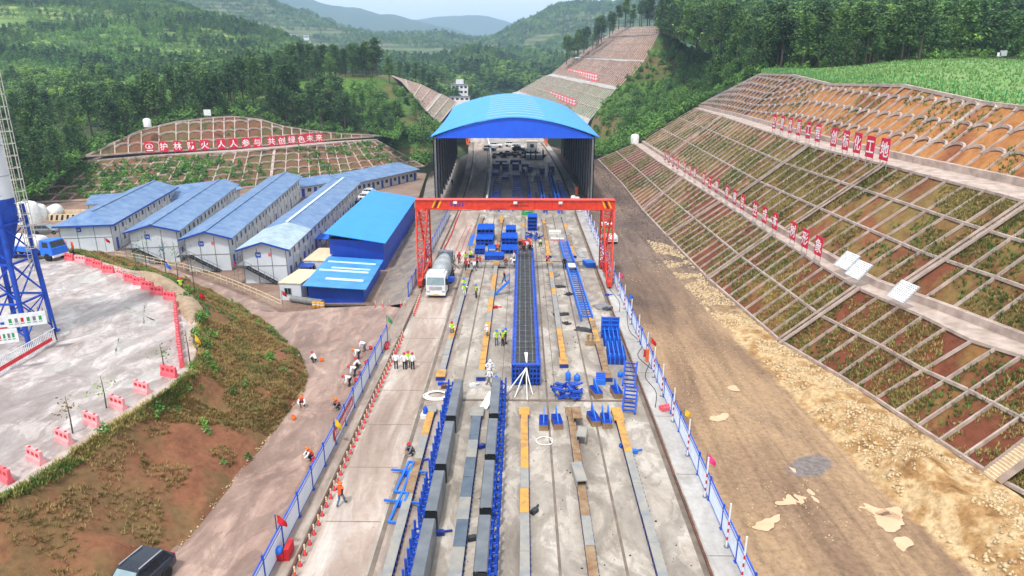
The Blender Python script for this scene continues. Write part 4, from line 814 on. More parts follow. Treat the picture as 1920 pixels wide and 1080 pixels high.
# ---- camp barracks
def barrack(num, B, ang, w, L, h, rise, roof, label, hip=False, bleached=0, stairs=True):
    t = thing('barrack', label, 'barrack', (B[0], B[1], Zc), R(ang), 'two-storey barracks of the camp')
    # local: x along the long side away from the camera, y to the left
    mb = MB(); mb.bb(0, L, 0, w, 0, h)
    if not hip: mb.add([(0, 0, h), (0, w, h), (0, w / 2, h + rise)], [(0, 2, 1)])
    mb.add([(L, 0, h), (L, w, h), (L, w / 2, h + rise)], [(0, 1, 2)]); mb.build('wall', M['wall_white'], t)
    mb = MB()
    for x in np.arange(0, L + .1, 3.64): mb.bb(x - .04, x + .04, -.05, -.005, 0, h)
    for y in np.linspace(0, w, 4): mb.bb(-.05, -.005, y - .04, y + .04, 0, h)
    mb.bb(-.05, -.005, 0, w, 2.6, 2.68); mb.build('steel_post', M['grey'], t)
    o = .75; r = rise * (w / 2 + o) / (w / 2)
    def roofpart(xa, xb, m, name='roof', dz=0.0, hipend=False):
        mb = MB(); z0, z1 = h + .05 - rise * o / (w / 2) + dz, h + .05 + rise + dz; hx = w / 2 if hipend else 0
        P = [Vector((xa, -o, z0)), Vector((xb, -o, z0)), Vector((xb, w / 2, z1)), Vector((xa + hx, w / 2, z1)), Vector((xa, w + o, z0)), Vector((xb, w + o, z0))]
        D = Vector((0, 0, .1)); U = [p + D for p in P]
        mb.add(U + P, [(0, 1, 2, 3), (3, 2, 5, 4), (9, 8, 7, 6), (10, 11, 8, 9), (0, 6, 7, 1), (4, 5, 11, 10)] + ([(0, 3, 4), (6, 10, 9)] if hipend else [(0, 3, 9, 6), (3, 4, 10, 9)]) + [(1, 7, 8, 2), (2, 8, 11, 5)])
        return mb.build(name, M[m], t)
    xs = -.7
    if bleached: roofpart(xs, bleached, 'roof_bleached', 'roof'); xs = bleached + .01
    roofpart(xs, L + .7, roof, 'roof', hipend=hip)
    mb = MB(); mb.beam((xs if not hip else w / 2, w / 2, h + rise + .2), (L + .7, w / 2, h + rise + .2), .5, .06); mb.build('ridge_cap', M['skylight' if num == 4 else 'roof_camp'], t)
    if not hip:
        mb = MB(); z0, z1 = h - rise * o / (w / 2), h + rise
        mb.beam((-.72, -o, z0 + .02), (-.72, w / 2, z1 + .02), .08, .26); mb.beam((-.72, w / 2, z1 + .02), (-.72, w + o, z0 + .02), .08, .26); mb.build('roof_trim', M['trim_blue'], t)
    else:
        mb = MB(); z0 = h - rise * o / (w / 2); mb.beam((-.72, -o, z0), (-.72, w + o, z0), .08, .3); mb.beam((-.72, -o, z0), (L + .7, -o, z0), .08, .3); mb.build('roof_trim', M['trim_blue'], t)
    x = 1.9; k = 0
    while x < L - 1:
        window_part(t, (x, -.002, h - 1.35), 0, .8, .9)
        if k % 2 == 0 or num in (1, 4): window_part(t, (x, -.002, 1.5), 0, .8, .9) if k % 3 else door_part(t, (x, -.002, .1), 0)
        if k % 2 == 1:
            mb = MB(); mb.bb(x + .75, x + 1.45, -.36, -.02, h - 2.35, h - 1.85); ac = mb.build('air_conditioner', M['plastic_white'], t); mb = MB(); mb.lathe([(.19, -.375), (.19, -.362), (0, -.362)], c=(x + 1.0, 0, h - 2.1), n=10, M=Matrix.Rotation(-PI / 2, 3, 'X') @ Matrix.Scale(-1, 3, Vector((0, 0, 1)))); mb.build('fan_grille', M['grey'], ac)
        x += 3.64 if num == 1 else 2.73; k += 1
    # number plate on the gable and a folding stair beside it
    mb = MB(); mb.bb(-.05, -.006, w * .58, w * .58 + .75, h - 1.35, h - .6); sg = mb.build('number_plate', M['blue_paint'], t)
    writing('%d#' % num, .5, sg, (-.06, w * .58 + .375, h - .97), -PI / 2, 'white')
    if num > 2:
        mb = MB(); mb.bb(-.04, -.006, w * .34, w * .34 + .4, h - 1.2, h - .75); mb.build('notice', M['pink_plastic'], t)
    if stairs:
        mb = MB(); n = 12
        for k in range(n): a = w + .25 - 4.2 * k / n; mb.box((-.55, a - 1.0, 2.6 * (1 - (k + .5) / n)), (.85, .34, .05))
        for dx in (-.98, -.12): mb.beam((dx, w - .6, 2.62), (dx, w - 4.9, .0), .06, .2)
        mb.box((-.5, w + .3, 2.62), (1.1, 1.9, .06)); mb.build('stair', M['dark_steel'], t)
        mb = MB()
        for k in range(6): f = k / 5; mb.beam((-1.0, w - .6 - 4.3 * f, 2.62 * (1 - f)), (-1.0, w - .6 - 4.3 * f, 2.62 * (1 - f) + .95), .04)
        mb.beam((-1.0, w - .6, 3.55), (-1.0, w - 4.9, .95), .05)
        for y in (w - .5, w + .4, w + 1.2): mb.beam((-1.0, y, 2.62), (-1.0, y, 3.6), .04)
        mb.beam((-1.0, w - .6, 3.58), (-1.0, w + 1.2, 3.58), .04); mb.build('stair_rail', M['grey'], t)
    # upper walkway on the left long side
    mb = MB(); mb.bb(.2, L - .2, w + .003, w + 1.1, 2.58, 2.68); mb.bb(.2, L - .2, w + 1.06, w + 1.1, 3.55, 3.62)
    for x in np.arange(.3, L, 1.82): mb.bb(x, x + .05, w + 1.05, w + 1.1, .0, 3.6)
    mb.build('walkway', M['grey'], t)
    return t
barrack(4, (-34.2, 95.3), 93.5, 6.2, 61, 5.25, .95, 'roof_camp', 'white two-storey barrack numbered 4 whose blue roof is bleached pale at the front end', bleached=13)
barrack(3, (-45.2, 101.8), 98.0, 6.4, 64, 5.35, .95, 'roof_camp', 'long white two-storey barrack numbered 3 with an all-blue gabled roof')
barrack(2, (-55.5, 106.4), 101, 7.0, 47, 5.4, .95, 'roof_camp', 'white two-storey barrack numbered 2 with a blue gabled roof behind the road')
barrack(1, (-70.1, 113.0), 101.5, 8.0, 39, 5.0, 1.3, 'roof_camp', 'white barrack numbered 1 with a blue hipped roof, farthest left', hip=True, stairs=False)
def lowblock(name, label, cat, A, B, depth, h, drop, roof, doors=True):
    A, B = Vector(A), Vector(B); d = B - A; L = d.length; t = thing(name, label, cat, A, math.atan2(d.y, d.x))
    mb = MB(); mb.bb(0, L, 0, depth, 0, h); mb.build('wall', M['wall_white'], t)
    mb = MB(); P = [Vector((-.5, -.9, h - .05)), Vector((L + .5, -.9, h - .05)), Vector((L + .5, depth + .5, h + drop)), Vector((-.5, depth + .5, h + drop))]; mb.add(P + [p + Vector((0, 0, .14)) for p in P], [(3, 2, 1, 0), (4, 5, 6, 7), (0, 1, 5, 4), (1, 2, 6, 5), (2, 3, 7, 6), (3, 0, 4, 7)]); mb.build('roof', M[roof], t)
    x = 1.2; k = 0
    while doors and x < L - 1:
        door_part(t, (x, -.002, .05), 0) if k % 2 == 0 else window_part(t, (x, -.002, 1.55), 0, 1.2, .95)
        x += 1.9; k += 1
    return t
lowblock('camp_block', 'single-storey white block with blue doors at the back of the camp beside the tall shed', 'barrack', at(660, 366, Zc), at(782, 337, Zc), 6, 2.9, 1.6, 'roof_camp')
lowblock('camp_block', 'single-storey white block with a blue roof behind barracks 2 and 3', 'barrack', at(312, 399, Zc), at(452, 377, Zc), 6, 2.9, 1.6, 'roof_camp')
lowblock('camp_block', 'low grey-blue roofed block between the back ends of barracks 3 and 4', 'barrack', at(562, 371, Zc), at(636, 358, Zc), 4, 2.6, 1.2, 'roof_camp')
def canopy(label, corners, h, m, posts=True, dz=0.0):
    C = [Vector(c) for c in corners]; c0 = sum(C, Vector()) / 4; t = thing('canopy', label, 'canopy', (c0.x, c0.y, C[0].z)); L = [Vector((p.x - c0.x, p.y - c0.y, 0)) for p in C]
    P = [p + Vector((0, 0, h + (dz if i > 1 else 0))) for i, p in enumerate(L)]; mb = MB(); mb.add(P + [p + Vector((0, 0, .1)) for p in P], [(3, 2, 1, 0), (4, 5, 6, 7), (0, 1, 5, 4), (1, 2, 6, 5), (2, 3, 7, 6), (3, 0, 4, 7)]); mb.build('canopy_roof', M[m], t)
    for p, q in zip(L, P): mb = MB(); mb.beam(p * .93, Vector((p.x * .93, p.y * .93, q.z)), .1); mb.build('post', M['grey'], t)
canopy('long grey-blue open canopy beyond barrack 1', (at(165, 412, Zc), at(300, 398, Zc), at(320, 384, Zc), at(175, 396, Zc)), 3.0, 'roof_camp', dz=.5)
canopy('small dark blue canopy between the cream cabins', (at(558, 526, Zc), at(588, 526, Zc), at(594, 515, Zc), at(566, 515, Zc)), 2.0, 'trim_blue')
canopy('small blue canopy against the side of barrack 4', (at(592, 474, Zc), at(617, 474, Zc), at(623, 462, Zc), at(600, 462, Zc)), 2.3, 'blue_bright')

# big bright blue shed and the small one in front of it
def monoshed(label, B, ang, w, L, hr, hl, roof, o=.5, gap=0.0, strips=()):
    t = thing('blue_shed', label, 'shed', (B[0], B[1], Zc), R(ang)); mb = MB()
    mb.add([(0, 0, 0), (L, 0, 0), (L, w, 0), (0, w, 0), (0, 0, hr), (L, 0, hr), (L, w, hl - gap), (0, w, hl - gap)], [(0, 1, 5, 4), (1, 2, 6, 5), (2, 3, 7, 6), (3, 0, 4, 7)]); mb.add([(.12, .12, 0), (L - .12, .12, 0), (L - .12, w - .12, 0), (.12, w - .12, 0), (.12, .12, hr), (L - .12, .12, hr), (L - .12, w - .12, hl - gap), (.12, w - .12, hl - gap)], [(4, 5, 1, 0), (5, 6, 2, 1), (6, 7, 3, 2), (7, 4, 0, 3)]); mb.build('wall', M['wall_blue'], t)
    s = (hl - hr) / w
    def sheet(x0, x1, y0, y1, dz, m, name):
        mb = MB(); P = [Vector((x, y, hr + s * y + dz)) for x, y in ((x0, y0), (x1, y0), (x1, y1), (x0, y1))]; mb.add(P + [p + Vector((0, 0, .09)) for p in P], [(3, 2, 1, 0), (4, 5, 6, 7), (0, 1, 5, 4), (1, 2, 6, 5), (2, 3, 7, 6), (3, 0, 4, 7)]); return mb.build(name, M[m], t)
    sheet(-.9, L + .5, -o, w + o, .03, roof, 'roof')
    for x0, x1, y0, y1 in strips: sheet(x0, x1, y0, y1, .075, 'skylight', 'skylight_strip')
    if gap:
        mb = MB()
        for x in np.linspace(.1, L - .1, 8):
            for y in (.15, w - .15): mb.beam((x, y, 0), (x, y, hr + s * y), .14)
        mb.build('post', M['dark_steel'], t)
    return t
monoshed('large shed with a bright blue sloping roof and dark blue walls beside barrack 4', (-21.4, 102.2), 91.6, 8.3, 38.5, 4.5, 5.9, 'roof_bright', gap=.9)
monoshed('small shed with a faded blue roof and four pale skylight strips', (-21.1, 86.4), 92.2, 7.3, 13.6, 2.05, 2.6, 'roof_small', strips=((2.4, 3.2, .5, 5.6), (6.4, 7.1, .5, 7.4), (7.9, 8.5, .5, 6.0), (10.9, 11.6, .2, 7.2)))
def cabin(label, B, ang, w, L, h):
    t = thing('site_cabin', label, 'cabin', (B[0], B[1], Zc), R(ang)); mb = MB(); mb.bb(0, L, 0, w, 0, h); mb.build('wall', M['wall_white'], t); mb = MB(); mb.bb(-.1, L + .1, -.1, w + .1, h, h + .14); mb.build('roof', M['cream'], t)
    window_part(t, (-.002, w * .62, h * .55), -PI / 2, 1.0, .95); door_part(t, (L * .35, -.002, .02), 0, 'blue_dark'); return t
cabin('white cabin with a cream roof at the corner of the road, in front', (-29.7, 87.1), 84, 3.0, 6.5, 2.35); cabin('white cabin with a cream roof and an open doorway, farther back', (-29.6, 98.5), 88, 3.2, 7.5, 2.4)
# concrete pipe, black pipe and the yellow barrels lying in front of the small shed
for label, a, b, r, m in (('thick grey concrete pipe lying in front of the cream-roofed cabin', (547, 566), (606, 574), .45, 'grey'), ('thin black pipe lying along the front of the small shed', (610, 576), (686, 577), .2, 'black')):
    A, B_ = at(*a, Zc), at(*b, Zc); t = thing('pipe', label, 'pipe', A); d = B_ - A; mb = MB(); mb.tube([(0, 0, r), (d.x * .49, d.y * .49, r)], r, 14); mb.tube([(d.x * .51, d.y * .51, r), (d.x, d.y, r)], r, 14); mb.tube([(d.x * .47, d.y * .47, r), (d.x * .53, d.y * .53, r)], r * 1.12, 14); mb.build('pipe_length', M[m], t)
for k, x in enumerate((590, 598, 605)):
    t = thing('yellow_barrel', ORD[k] + ' from the left of three yellow anti-crash barrels in front of the small shed', 'barrel', at(x, 578 + k * .6, Zc + .01), 0, 'yellow barrels'); mb = MB(); mb.lathe([(.26, 0), (.3, .1), (.3, .8), (.24, .92), (.0, .92)], n=14); mb.build('drum', M['yellow'], t); mb = MB(); mb.lathe([(.305, .5), (.305, .68)], n=14); mb.build('reflective_band', M['white'], t)
# ================================================================ THE CASTING YARD
M['bed_yellow'] = mat('rusty_yellow_plate', (204, 150, 62), (150, 118, 84), 1.6, .6, lo=.42, hi=.7); M['bed_grey'] = mat('worn_grey_plate', (132, 134, 136), (156, 150, 138), 1.4, .5); M['bed_rust'] = mat('rusted_plate', (150, 128, 98), (124, 88, 58), 1.8, .7)
M['bed_slate'] = mat('slate_blue_plate', (74, 88, 104), (96, 108, 120), 1.0, .45); M['formface'] = mat('grey_form_face', (92, 98, 106), (118, 122, 128), .7, .42, metal=.2); M['formend'] = mat('dark_form_end', (24, 28, 32), (34, 40, 44), 1, .5)
M['form_blue'] = mat('form_blue', (20, 78, 190), (14, 60, 158), 1.2, .5); M['form_light'] = mat('form_light_blue', (30, 116, 224), (24, 100, 206), 1.2, .5); M['groove'] = mat('groove_dark', (100, 88, 78), (124, 110, 98), 1, .8); M['rebar'] = mat('rebar', (84, 88, 95), (104, 102, 98), 4, .6, metal=.3); M['hose'] = mat('white_hose', (232, 232, 228), (214, 212, 206), 2, .5)
# rails, channels, joints laid on the deck
def deck_strip(name, x, w, Y0, Y1, h, m, kind='structure', label=None, cat=None):
    Ys = list(np.arange(Y0, min(Y1, 130), 10)) + list(np.arange(130, Y1, 8)) + [Y1] if Y1 > 130 else list(np.linspace(Y0, Y1, 8)); mb = MB()
    L_, R_, l, r = [[deck(x + s * w / 2, Y, z) for Y in Ys] for s, z in ((-1, h), (1, h), (-1, 0), (1, 0))]; mb.grid([R_, L_], smooth=False); mb.grid([L_, l], smooth=False); mb.grid([r, R_], smooth=False)
    o = mb.build(name, M[m]); return tag(o, label, cat, kind=kind if not label else None)
deck_strip('crane_rail', -12.95, .12, 20, 240, .14, 'rust', label='rusty crane rail along the left edge of the truck lane', cat='rail'); deck_strip('crane_rail', 10.75, .14, 20, 240, .14, 'rust', label='rusty crane rail along the right side of the casting yard', cat='rail')
deck_strip('rail_groove', 10.55, .42, 20, 240, .012, 'groove'); deck_strip('rail_groove', -12.95, .36, 20, 240, .012, 'groove'); deck_strip('lane_groove', -8.45, .3, 20, 235, .01, 'groove')
for x in (-5.35, 2.25, 6.05): deck_strip('deck_groove', x, .17, 20, 135, .011, 'groove')
for x in (-1.75, 1.55, 3.0): deck_strip('deck_seam', x, .06, 53, 135, .011, 'groove')
for Y in (53.2, 98.5, 132.0): mb = MB(); mb.bb(-8.3, 9.6, Y - .14, Y + .14, 0, .05); tag(mb.build('deck_joint', M['groove']), kind='structure')
for Y in np.arange(24, 130, 6.2): mb = MB(); mb.bb(-12.3, -8.8, Y - .035, Y + .035, 0, .013); tag(mb.build('lane_joint', M['groove']), kind='structure')
for Y in np.arange(25, 130, 8.5): mb = MB(); mb.bb(10.98, 12.95, Y - .03, Y + .03, 0, .036); tag(mb.build('strip_joint', M['groove']), kind='structure')
mb = MB(); pts = [deck(-7.55 - .0 * k, Y, .45) for k, Y in enumerate(np.arange(136, 300, 8))]
for a, b in zip(pts, pts[1:]): mb.beam(a, b, .4, .9)
tag(mb.build('lane_barrier', M['plastic_white']), 'long white barrier edging the truck lane under the arched shed', 'barrier')
# casting beds: low long plinths with a plated top that widens at both ends
BEDLAB = {0: 'leftmost', 1: 'second from the left', 2: 'middle', 3: 'second from the right', 4: 'rightmost'}
def bed(col, x, Y0, Y1, cols, zone, label, w=.56, h=.38):
    t = thing('casting_bed', label, 'casting bed', (x, Y0, 0)); L = Y1 - Y0; mb = MB(); e = 1.6
    for a, b, wa, wb in ((0, e, w * 1.5, w), (e, L - e, w, w), (L - e, L, w, w * 1.5)):
        mb.add([(-wa / 2, a, 0), (wa / 2, a, 0), (wb / 2, b, 0), (-wb / 2, b, 0), (-wa / 2, a, h), (wa / 2, a, h), (wb / 2, b, h), (-wb / 2, b, h)], [(0, 1, 5, 4), (1, 2, 6, 5), (2, 3, 7, 6), (3, 0, 4, 7), (4, 5, 6, 7)])
    for y in np.arange(.4, L, .5):
        for s in (-1, 1): mb.bb(s * w / 2 - .02, s * w / 2 + .02 + s * .04, y - .06, y + .06, .05, h - .04)
    mb.build('side_channel', M['blue_dark'], t); y = 0; k = 0; r = random.Random(col * 7 + zone)
    while y < L - .5:
        l = min(r.uniform(2.2, 5.0), L - y); wa = w * (1.52 if y < .3 or y + l > L - .3 else 1.02); m = cols[r.randrange(len(cols))]
        if y < .3: l = e
        mb = MB(); j = r.uniform(-.015, .015); mb.bb(-wa / 2 + j, wa / 2 + j, y + .01, y + l - .02, h, h + .05 + r.uniform(0, .02)); mb.build('top_plate', M[m], t); y += l
    return t
YG = ['bed_yellow', 'bed_yellow', 'bed_rust', 'bed_grey', 'bed_grey']
for col, x, cols in ((0, -7.42, ['bed_yellow', 'bed_yellow', 'bed_rust', 'bed_yellow', 'bed_grey']), (1, -3.62, ['bed_slate', 'bed_slate', 'bed_grey']), (2, .25, ['bed_yellow', 'bed_grey', 'bed_grey', 'bed_yellow']), (3, 4.08, ['bed_rust', 'bed_grey', 'bed_yellow', 'bed_rust']), (4, 7.9, ['bed_yellow', 'bed_grey', 'bed_grey', 'bed_yellow'])):
    bed(col, x, 21, 51.2, cols, 0, '%s casting bed of the nearest zone, plated in %s' % (BEDLAB[col], 'slate blue' if col == 1 else 'worn yellow and grey'), .56 if col != 1 else .72)
    if col != 2: bed(col, x - (.1 if col == 1 else 0), 57 if col != 3 else 60, 97, YG if col != 4 else ['bed_grey', 'bed_rust', 'bed_yellow'], 1, '%s casting bed of the zone beside the long rebar form' % BEDLAB[col])
    bed(col, x - (.25 if col < 2 else 0), 100.5, 130, ['bed_rust', 'bed_yellow', 'bed_grey'], 2, '%s casting bed of the zone under the gantry crane' % BEDLAB[col])
# grey side forms with blue stiffener ribs, two rows of steel panels standing on edge
def side_form(x, Y, L, side, label, h=1.62):
    t = thing('side_form', label, 'formwork', (x, Y, 0), 0, 'grey side forms standing on edge'); w = .78
    mb = MB(); mb.add([(-w / 2, 0, .08), (w / 2, 0, .08), (w / 2, L, .08), (-w / 2, L, .08), (-w / 2, .0, h - .1), (-w * .42, 0, h), (w * .42, 0, h), (w / 2, 0, h - .1), (w / 2, L, h - .1), (w * .42, L, h), (-w * .42, L, h), (-w / 2, L, h - .1)], [(1, 2, 8, 7), (3, 0, 4, 11), (4, 5, 10, 11), (5, 6, 9, 10), (6, 7, 8, 9)]); mb.build('face_sheet', M['formface'], t)
    mb = MB(); mb.add([(-w / 2 + .02, 0.03, .08), (w / 2 - .02, .03, .08), (w / 2 - .02, .03, h - .1), (-w / 2 + .02, .03, h - .1)], [(0, 1, 2, 3)]); mb.build('end_plate', M['formend'], t); mb = MB(); mb.add([(-w / 2 + .02, L - .03, .08), (w / 2 - .02, L - .03, .08), (w / 2 - .02, L - .03, h - .1), (-w / 2 + .02, L - .03, h - .1)], [(3, 2, 1, 0)]); mb.build('end_plate', M['formend'], t)
    for k, y in enumerate(np.linspace(.35, L - .35, 6)):
        X = side * (w / 2); mb = MB(); mb.bb(min(X, X + side * .16), max(X, X + side * .16), y - .06, y + .06, .05, h - .12); xo = X + side * .42
        mb.bb(xo - .07, xo + .07, y - .05, y + .05, 0, h + .12); mb.beam((X, y, .15), (xo, y, .15), .1); mb.beam((X, y, h - .4), (xo, y, h - .5), .1); mb.beam((X, y, .3), (xo, y, h - .7), .07); mb.build('stiffener', M['form_blue'], t)
    mb = MB()
    for z in (.3, .75, 1.2): mb.bb(min(side * (w / 2), side * (w / 2 + .12)), max(side * (w / 2), side * (w / 2 + .12)), .1, L - .1, z - .05, z + .05)
    mb.bb(side * (w / 2 + .42) - .04, side * (w / 2 + .42) + .04, .1, L - .1, .3, .4) if side < 0 else mb.bb(side * (w / 2 + .42) - .04, side * (w / 2 + .42) + .04, .1, L - .1, .9, 1.05); mb.build('rail', M['form_blue'], t); return t
for k, (py) in enumerate((815, 910, 1002, 1130)):
    Y = at(840, py, 0).y; Y2 = (58.4, at(0, 815).y, at(0, 910).y, at(0, 1002).y)[k]; side_form(-5.45, Y + .1, min(6.6, Y2 - Y - .35), -1, ORD[k] + ' grey side form from the far end of the left row')
for k, py in enumerate((810, 890, 995, 1120)):
    Y = at(840, py, 0).y; Y2 = (58.0, at(0, 810).y, at(0, 890).y, at(0, 995).y)[k]; side_form(-2.15, Y + .1, min(6.6, Y2 - Y - .3), 1, ORD[k] + ' grey side form from the far end of the right row')
# the girder form with its rebar cage
GX, GY0, GY1 = .42, 56.6, 99.5
t = thing('girder_form', 'long blue girder form with railed sides in the middle of the yard', 'formwork', (GX, GY0, 0)); L = GY1 - GY0
for s in (-1, 1):
    mb = MB(); mb.bb(s * .98 - .05, s * .98 + .05, 0, L, .15, 1.85); mb.bb(s * 1.08 - .1, s * 1.08 + .1, 0, L, 1.72, 1.86); mb.build('side_panel', M['form_blue'], t)
    for y in np.arange(.3, L, 1.05): mb = MB(); mb.bb(s * 1.15 - .1, s * 1.15 + .1, y - .05, y + .05, .05, 1.9); mb.build('stiffener', M['form_blue'], t)
    mb = MB()
    for z in (.5, 1.1): mb.bb(s * 1.22 - .04, s * 1.22 + .04, 0, L, z - .05, z + .05)
    mb.bb(s * 1.3 - .03, s * 1.3 + .03, 0, L, 2.0, 2.06); mb.build('rail', M['form_blue'], t)
mb = MB()
for s in (-1, 1):
    for x in (.35, .62, .95, 1.25): mb.bb(s * x - .05, s * x + .05, -.5, -.02, 0, 2.0 if x > .9 else 1.7)
    for z in (.25, .7, 1.15, 1.6): mb.bb(min(s * .35, s * 1.25), max(s * .35, s * 1.25), -.46, -.1, z - .05, z + .05)
mb.bb(-1.28, 1.28, -.5, -.05, 1.9, 2.06); mb.build('end_frame', M['form_blue'], t)
mb = MB(); mb.bb(-.33, .33, -.2, -.05, 0, 1.7); mb.build('end_plate', M['formend'], t)
t = thing('rebar_cage', 'dark steel rebar cage filling the blue girder form', 'rebar cage', (GX, GY0, 0)); mb = MB()
for x in np.linspace(-.9, .9, 13): mb.bb(x - .025, x + .025, .1, L, 1.73, 1.775)
for y in np.arange(.15, L, .30): mb.bb(-.92, .92, y - .03, y + .03, 1.775, 1.815)
for y in np.arange(.15, L, 1.1):
    for x in (-.9, -.3, .3, .9): mb.bb(x - .02, x + .02, y - .02, y + .02, .2, 1.74)
mb.build('bar_grid', M['rebar'], t); mb = MB()
for y in np.arange(1, L, 1.5): mb.bb(-.94, .94, y - .035, y + .035, 1.815, 1.86)
for x in (-.62, 0, .62): mb.bb(x - .03, x + .03, .1, L, 1.862, 1.9)
mb.build('spacer_bar', M['steel'], t); mb = MB()
for x in (-.8, -.45, -.15, .15, .45, .8):
    for z in (.5, .9, 1.3): mb.bb(x - .04, x + .04, .1, L, z - .02, z + .02)
for y in np.arange(.2, L, .4): mb.bb(-.85, .85, y - .04, y + .04, 1.0, 1.05)
mb.build('web_bars', M['rebar'], t); mb = MB()
for y in np.arange(.3, L, .5):
    for x in (-.5, .5): mb.tube([(x, y, 1.8), (x, y + .05, 2.02), (x, y + .2, 2.02)], .02, 4)
mb.build('stirrup', M['rebar'], t)
def hose(name, label, pts, r=.05, m='hose', cat='hose'):
    P = [Vector(p) for p in pts]; Q = [v for v in smooth_rows([[p] for p in P], len(P) * 6)]; mb = MB(); mb.tube([q[0] for q in Q], r, 6); return tag(mb.build(name, M[m]), label, cat)
for k, (dx, y2) in enumerate(((-1.9, -2.6), (-1.0, -3.0), (.1, -3.4), (.6, -2.4))):
    hose('white_hose', ('white hose curving far left from the end of the girder form', 'white hose bending left from the end of the girder form', 'white hose dropping straight forward from the girder form', 'short white hose hanging right from the girder form')[k], [(GX - .1 + .08 * k, GY0 + 2.5, 1.95), (GX + .02 * k, GY0 - .2, 1.75), (GX + dx * .35, GY0 - .9, 1.0), (GX + dx * .8, GY0 + y2 * .75, .25), (GX + dx, GY0 + y2, .06)], .055)
def coil(label, c, r, n, sq=.8):
    pts = [Vector((c.x + (r - .09 * (k // 16) + .05 * math.sin(k)) * math.cos(k * PI / 8), c.y + (r - .09 * (k // 16)) * sq * math.sin(k * PI / 8), .06 + .02 * (k // 16) + .015 * math.sin(k * 1.7))) for k in range(n)]
    mb = MB(); mb.tube(pts, .05, 6); tag(mb.build('hose_coil', M['hose']), label, 'hose coil')
coil('thick coil of white hose lying beside the far end of the left side forms', at(819, 743), 1.15, 80); coil('single ring of white hose lying on the deck right of the middle casting bed', at(1021, 828), .62, 18, 1.0)
# blue end blocks with two upright fins
def vblock(px, py, label, rz=0, fins=2, sc=.78):
    t = thing('end_form', label, 'formwork', at(px, py), rz, 'end blocks with upright fins'); mb = MB(); t.scale = (sc, sc * .75, sc); mb.add([(-.45, 0, 0), (.45, 0, 0), (.5, 2.6, 0), (-.5, 2.6, 0), (-.45, 0, .62), (.45, 0, .62), (.5, 2.6, .62), (-.5, 2.6, .62)], [(0, 1, 5, 4), (1, 2, 6, 5), (2, 3, 7, 6), (3, 0, 4, 7), (4, 5, 6, 7)]); mb.build('base_block', M['bed_rust'], t)
    mb = MB(); mb.bb(-.47, .47, .02, 2.6, .62, .7)
    for y in np.arange(.2, 2.5, .38): mb.bb(-.47, .47, y, y + .08, .7, .84)
    mb.build('rib_plate', M['form_blue'], t)
    for s in ((-1, 1) if fins == 2 else (0,)): mb = MB(); mb.add([(s * .3 - .05, .1, .7), (s * .3 + .05, .1, .7), (s * .3 + .05, 2.5, .7), (s * .3 - .05, 2.5, .7), (s * .3 - .05, 1.9, 1.65), (s * .3 + .05, 1.9, 1.65), (s * .3 + .05, 2.5, 1.75), (s * .3 - .05, 2.5, 1.75)], [(0, 1, 5, 4), (1, 2, 6, 5), (2, 3, 7, 6), (3, 0, 4, 7), (4, 5, 6, 7)]); mb.build('fin', M['form_light'], t)
vblock(1019, 808, 'leftmost blue finned end block on the deck right of the middle casting bed', -.05, 1); vblock(1047, 806, 'blue finned end block just left of the second casting bed from the right', .1, 1); vblock(1118, 800, 'blue finned end block left of the rightmost casting bed, one fin', .2, 1); vblock(1139, 804, 'blue finned end block beside the rightmost casting bed, two fins', .05)
vblock(1123, 748, 'dark finned end block behind the deck joint with a blue top', .25, 1); vblock(1160, 748, 'finned blue end block tucked against the blue ladder frame', .15, 1)
# ladder-like blue frames
def ladder(label, A, B, w, n, h=.25, m='form_light', name='ladder_frame', up=0.0):
    A, B = Vector(A), Vector(B); d = B - A; L = d.length; t = thing(name, label, 'frame', A, math.atan2(d.y, d.x) - PI / 2)
    sl = math.asin(max(-1, min(1, d.z / L))); z = lambda y: y * math.sin(sl)
    for s in (-1, 1): mb = MB(); mb.beam((s * w / 2, 0, h / 2), (s * w / 2, L * math.cos(sl), h / 2 + z(L)), .14, h); mb.build('side_rail', M[m], t)
    for k in range(n): y = L * math.cos(sl) * (k + .5) / n; mb = MB(); mb.beam((-w / 2 + .07, y, h * .6 + z(L) * (k + .5) / n), (w / 2 - .07, y, h * .6 + z(L) * (k + .5) / n), .09, .12); mb.build('rung', M[m], t)
    return t
ld = ladder('long light blue ladder-like form frame lying between the two right casting beds', at(1100, 604, 0), at(1056, 457, 0), 1.25, 44, .9)
mb = MB(); mb.bb(-.5, .5, 19.4, 21.4, .92, 1.0); mb.build('cover_sheet', M['white'], ld)
ladder('blue ladder frame lying at the near right end of the deck joint', at(1178, 776, .05), at(1184, 725, 1.0), 1.05, 7, .2, 'form_blue'); ladder('second blue ladder frame propped behind the first at the right rail', at(1178, 726, .4), at(1184, 680, 1.6), 1.05, 6, .2, 'form_blue')
# two trestles on the left of the front beds
for k, (px, py, w, l) in enumerate(((748, 925, .55, 3.1), (738, 982, .6, 2.6))):
    p = at(px, py); t = thing('blue_trestle', ('blue steel trestle with a cross bar, farther one beside the left casting bed', 'blue steel trestle with a cross bar, nearer one beside the left casting bed')[k], 'trestle', p, -.12); mb = MB()
    for s in (-1, 1): mb.beam((s * w / 2, 0, .1), (s * w * .3, l, .5), .14)
    mb.beam((-w / 2, 0, .1), (w / 2, 0, .1), .14); mb.beam((-w * .4, l, .5), (w * .4, l, .5), .14); mb.build('rail', M['form_light'], t); mb = MB(); mb.beam((-1.2, l * .72, .32), (1.2, l * .72, .32), .13); mb.build('cross_bar', M['form_light'], t); mb = MB(); mb.bb(-.4, .4, l * .62, l * .82, 0, .26); mb.build('foot', M['blue_paint'], t)
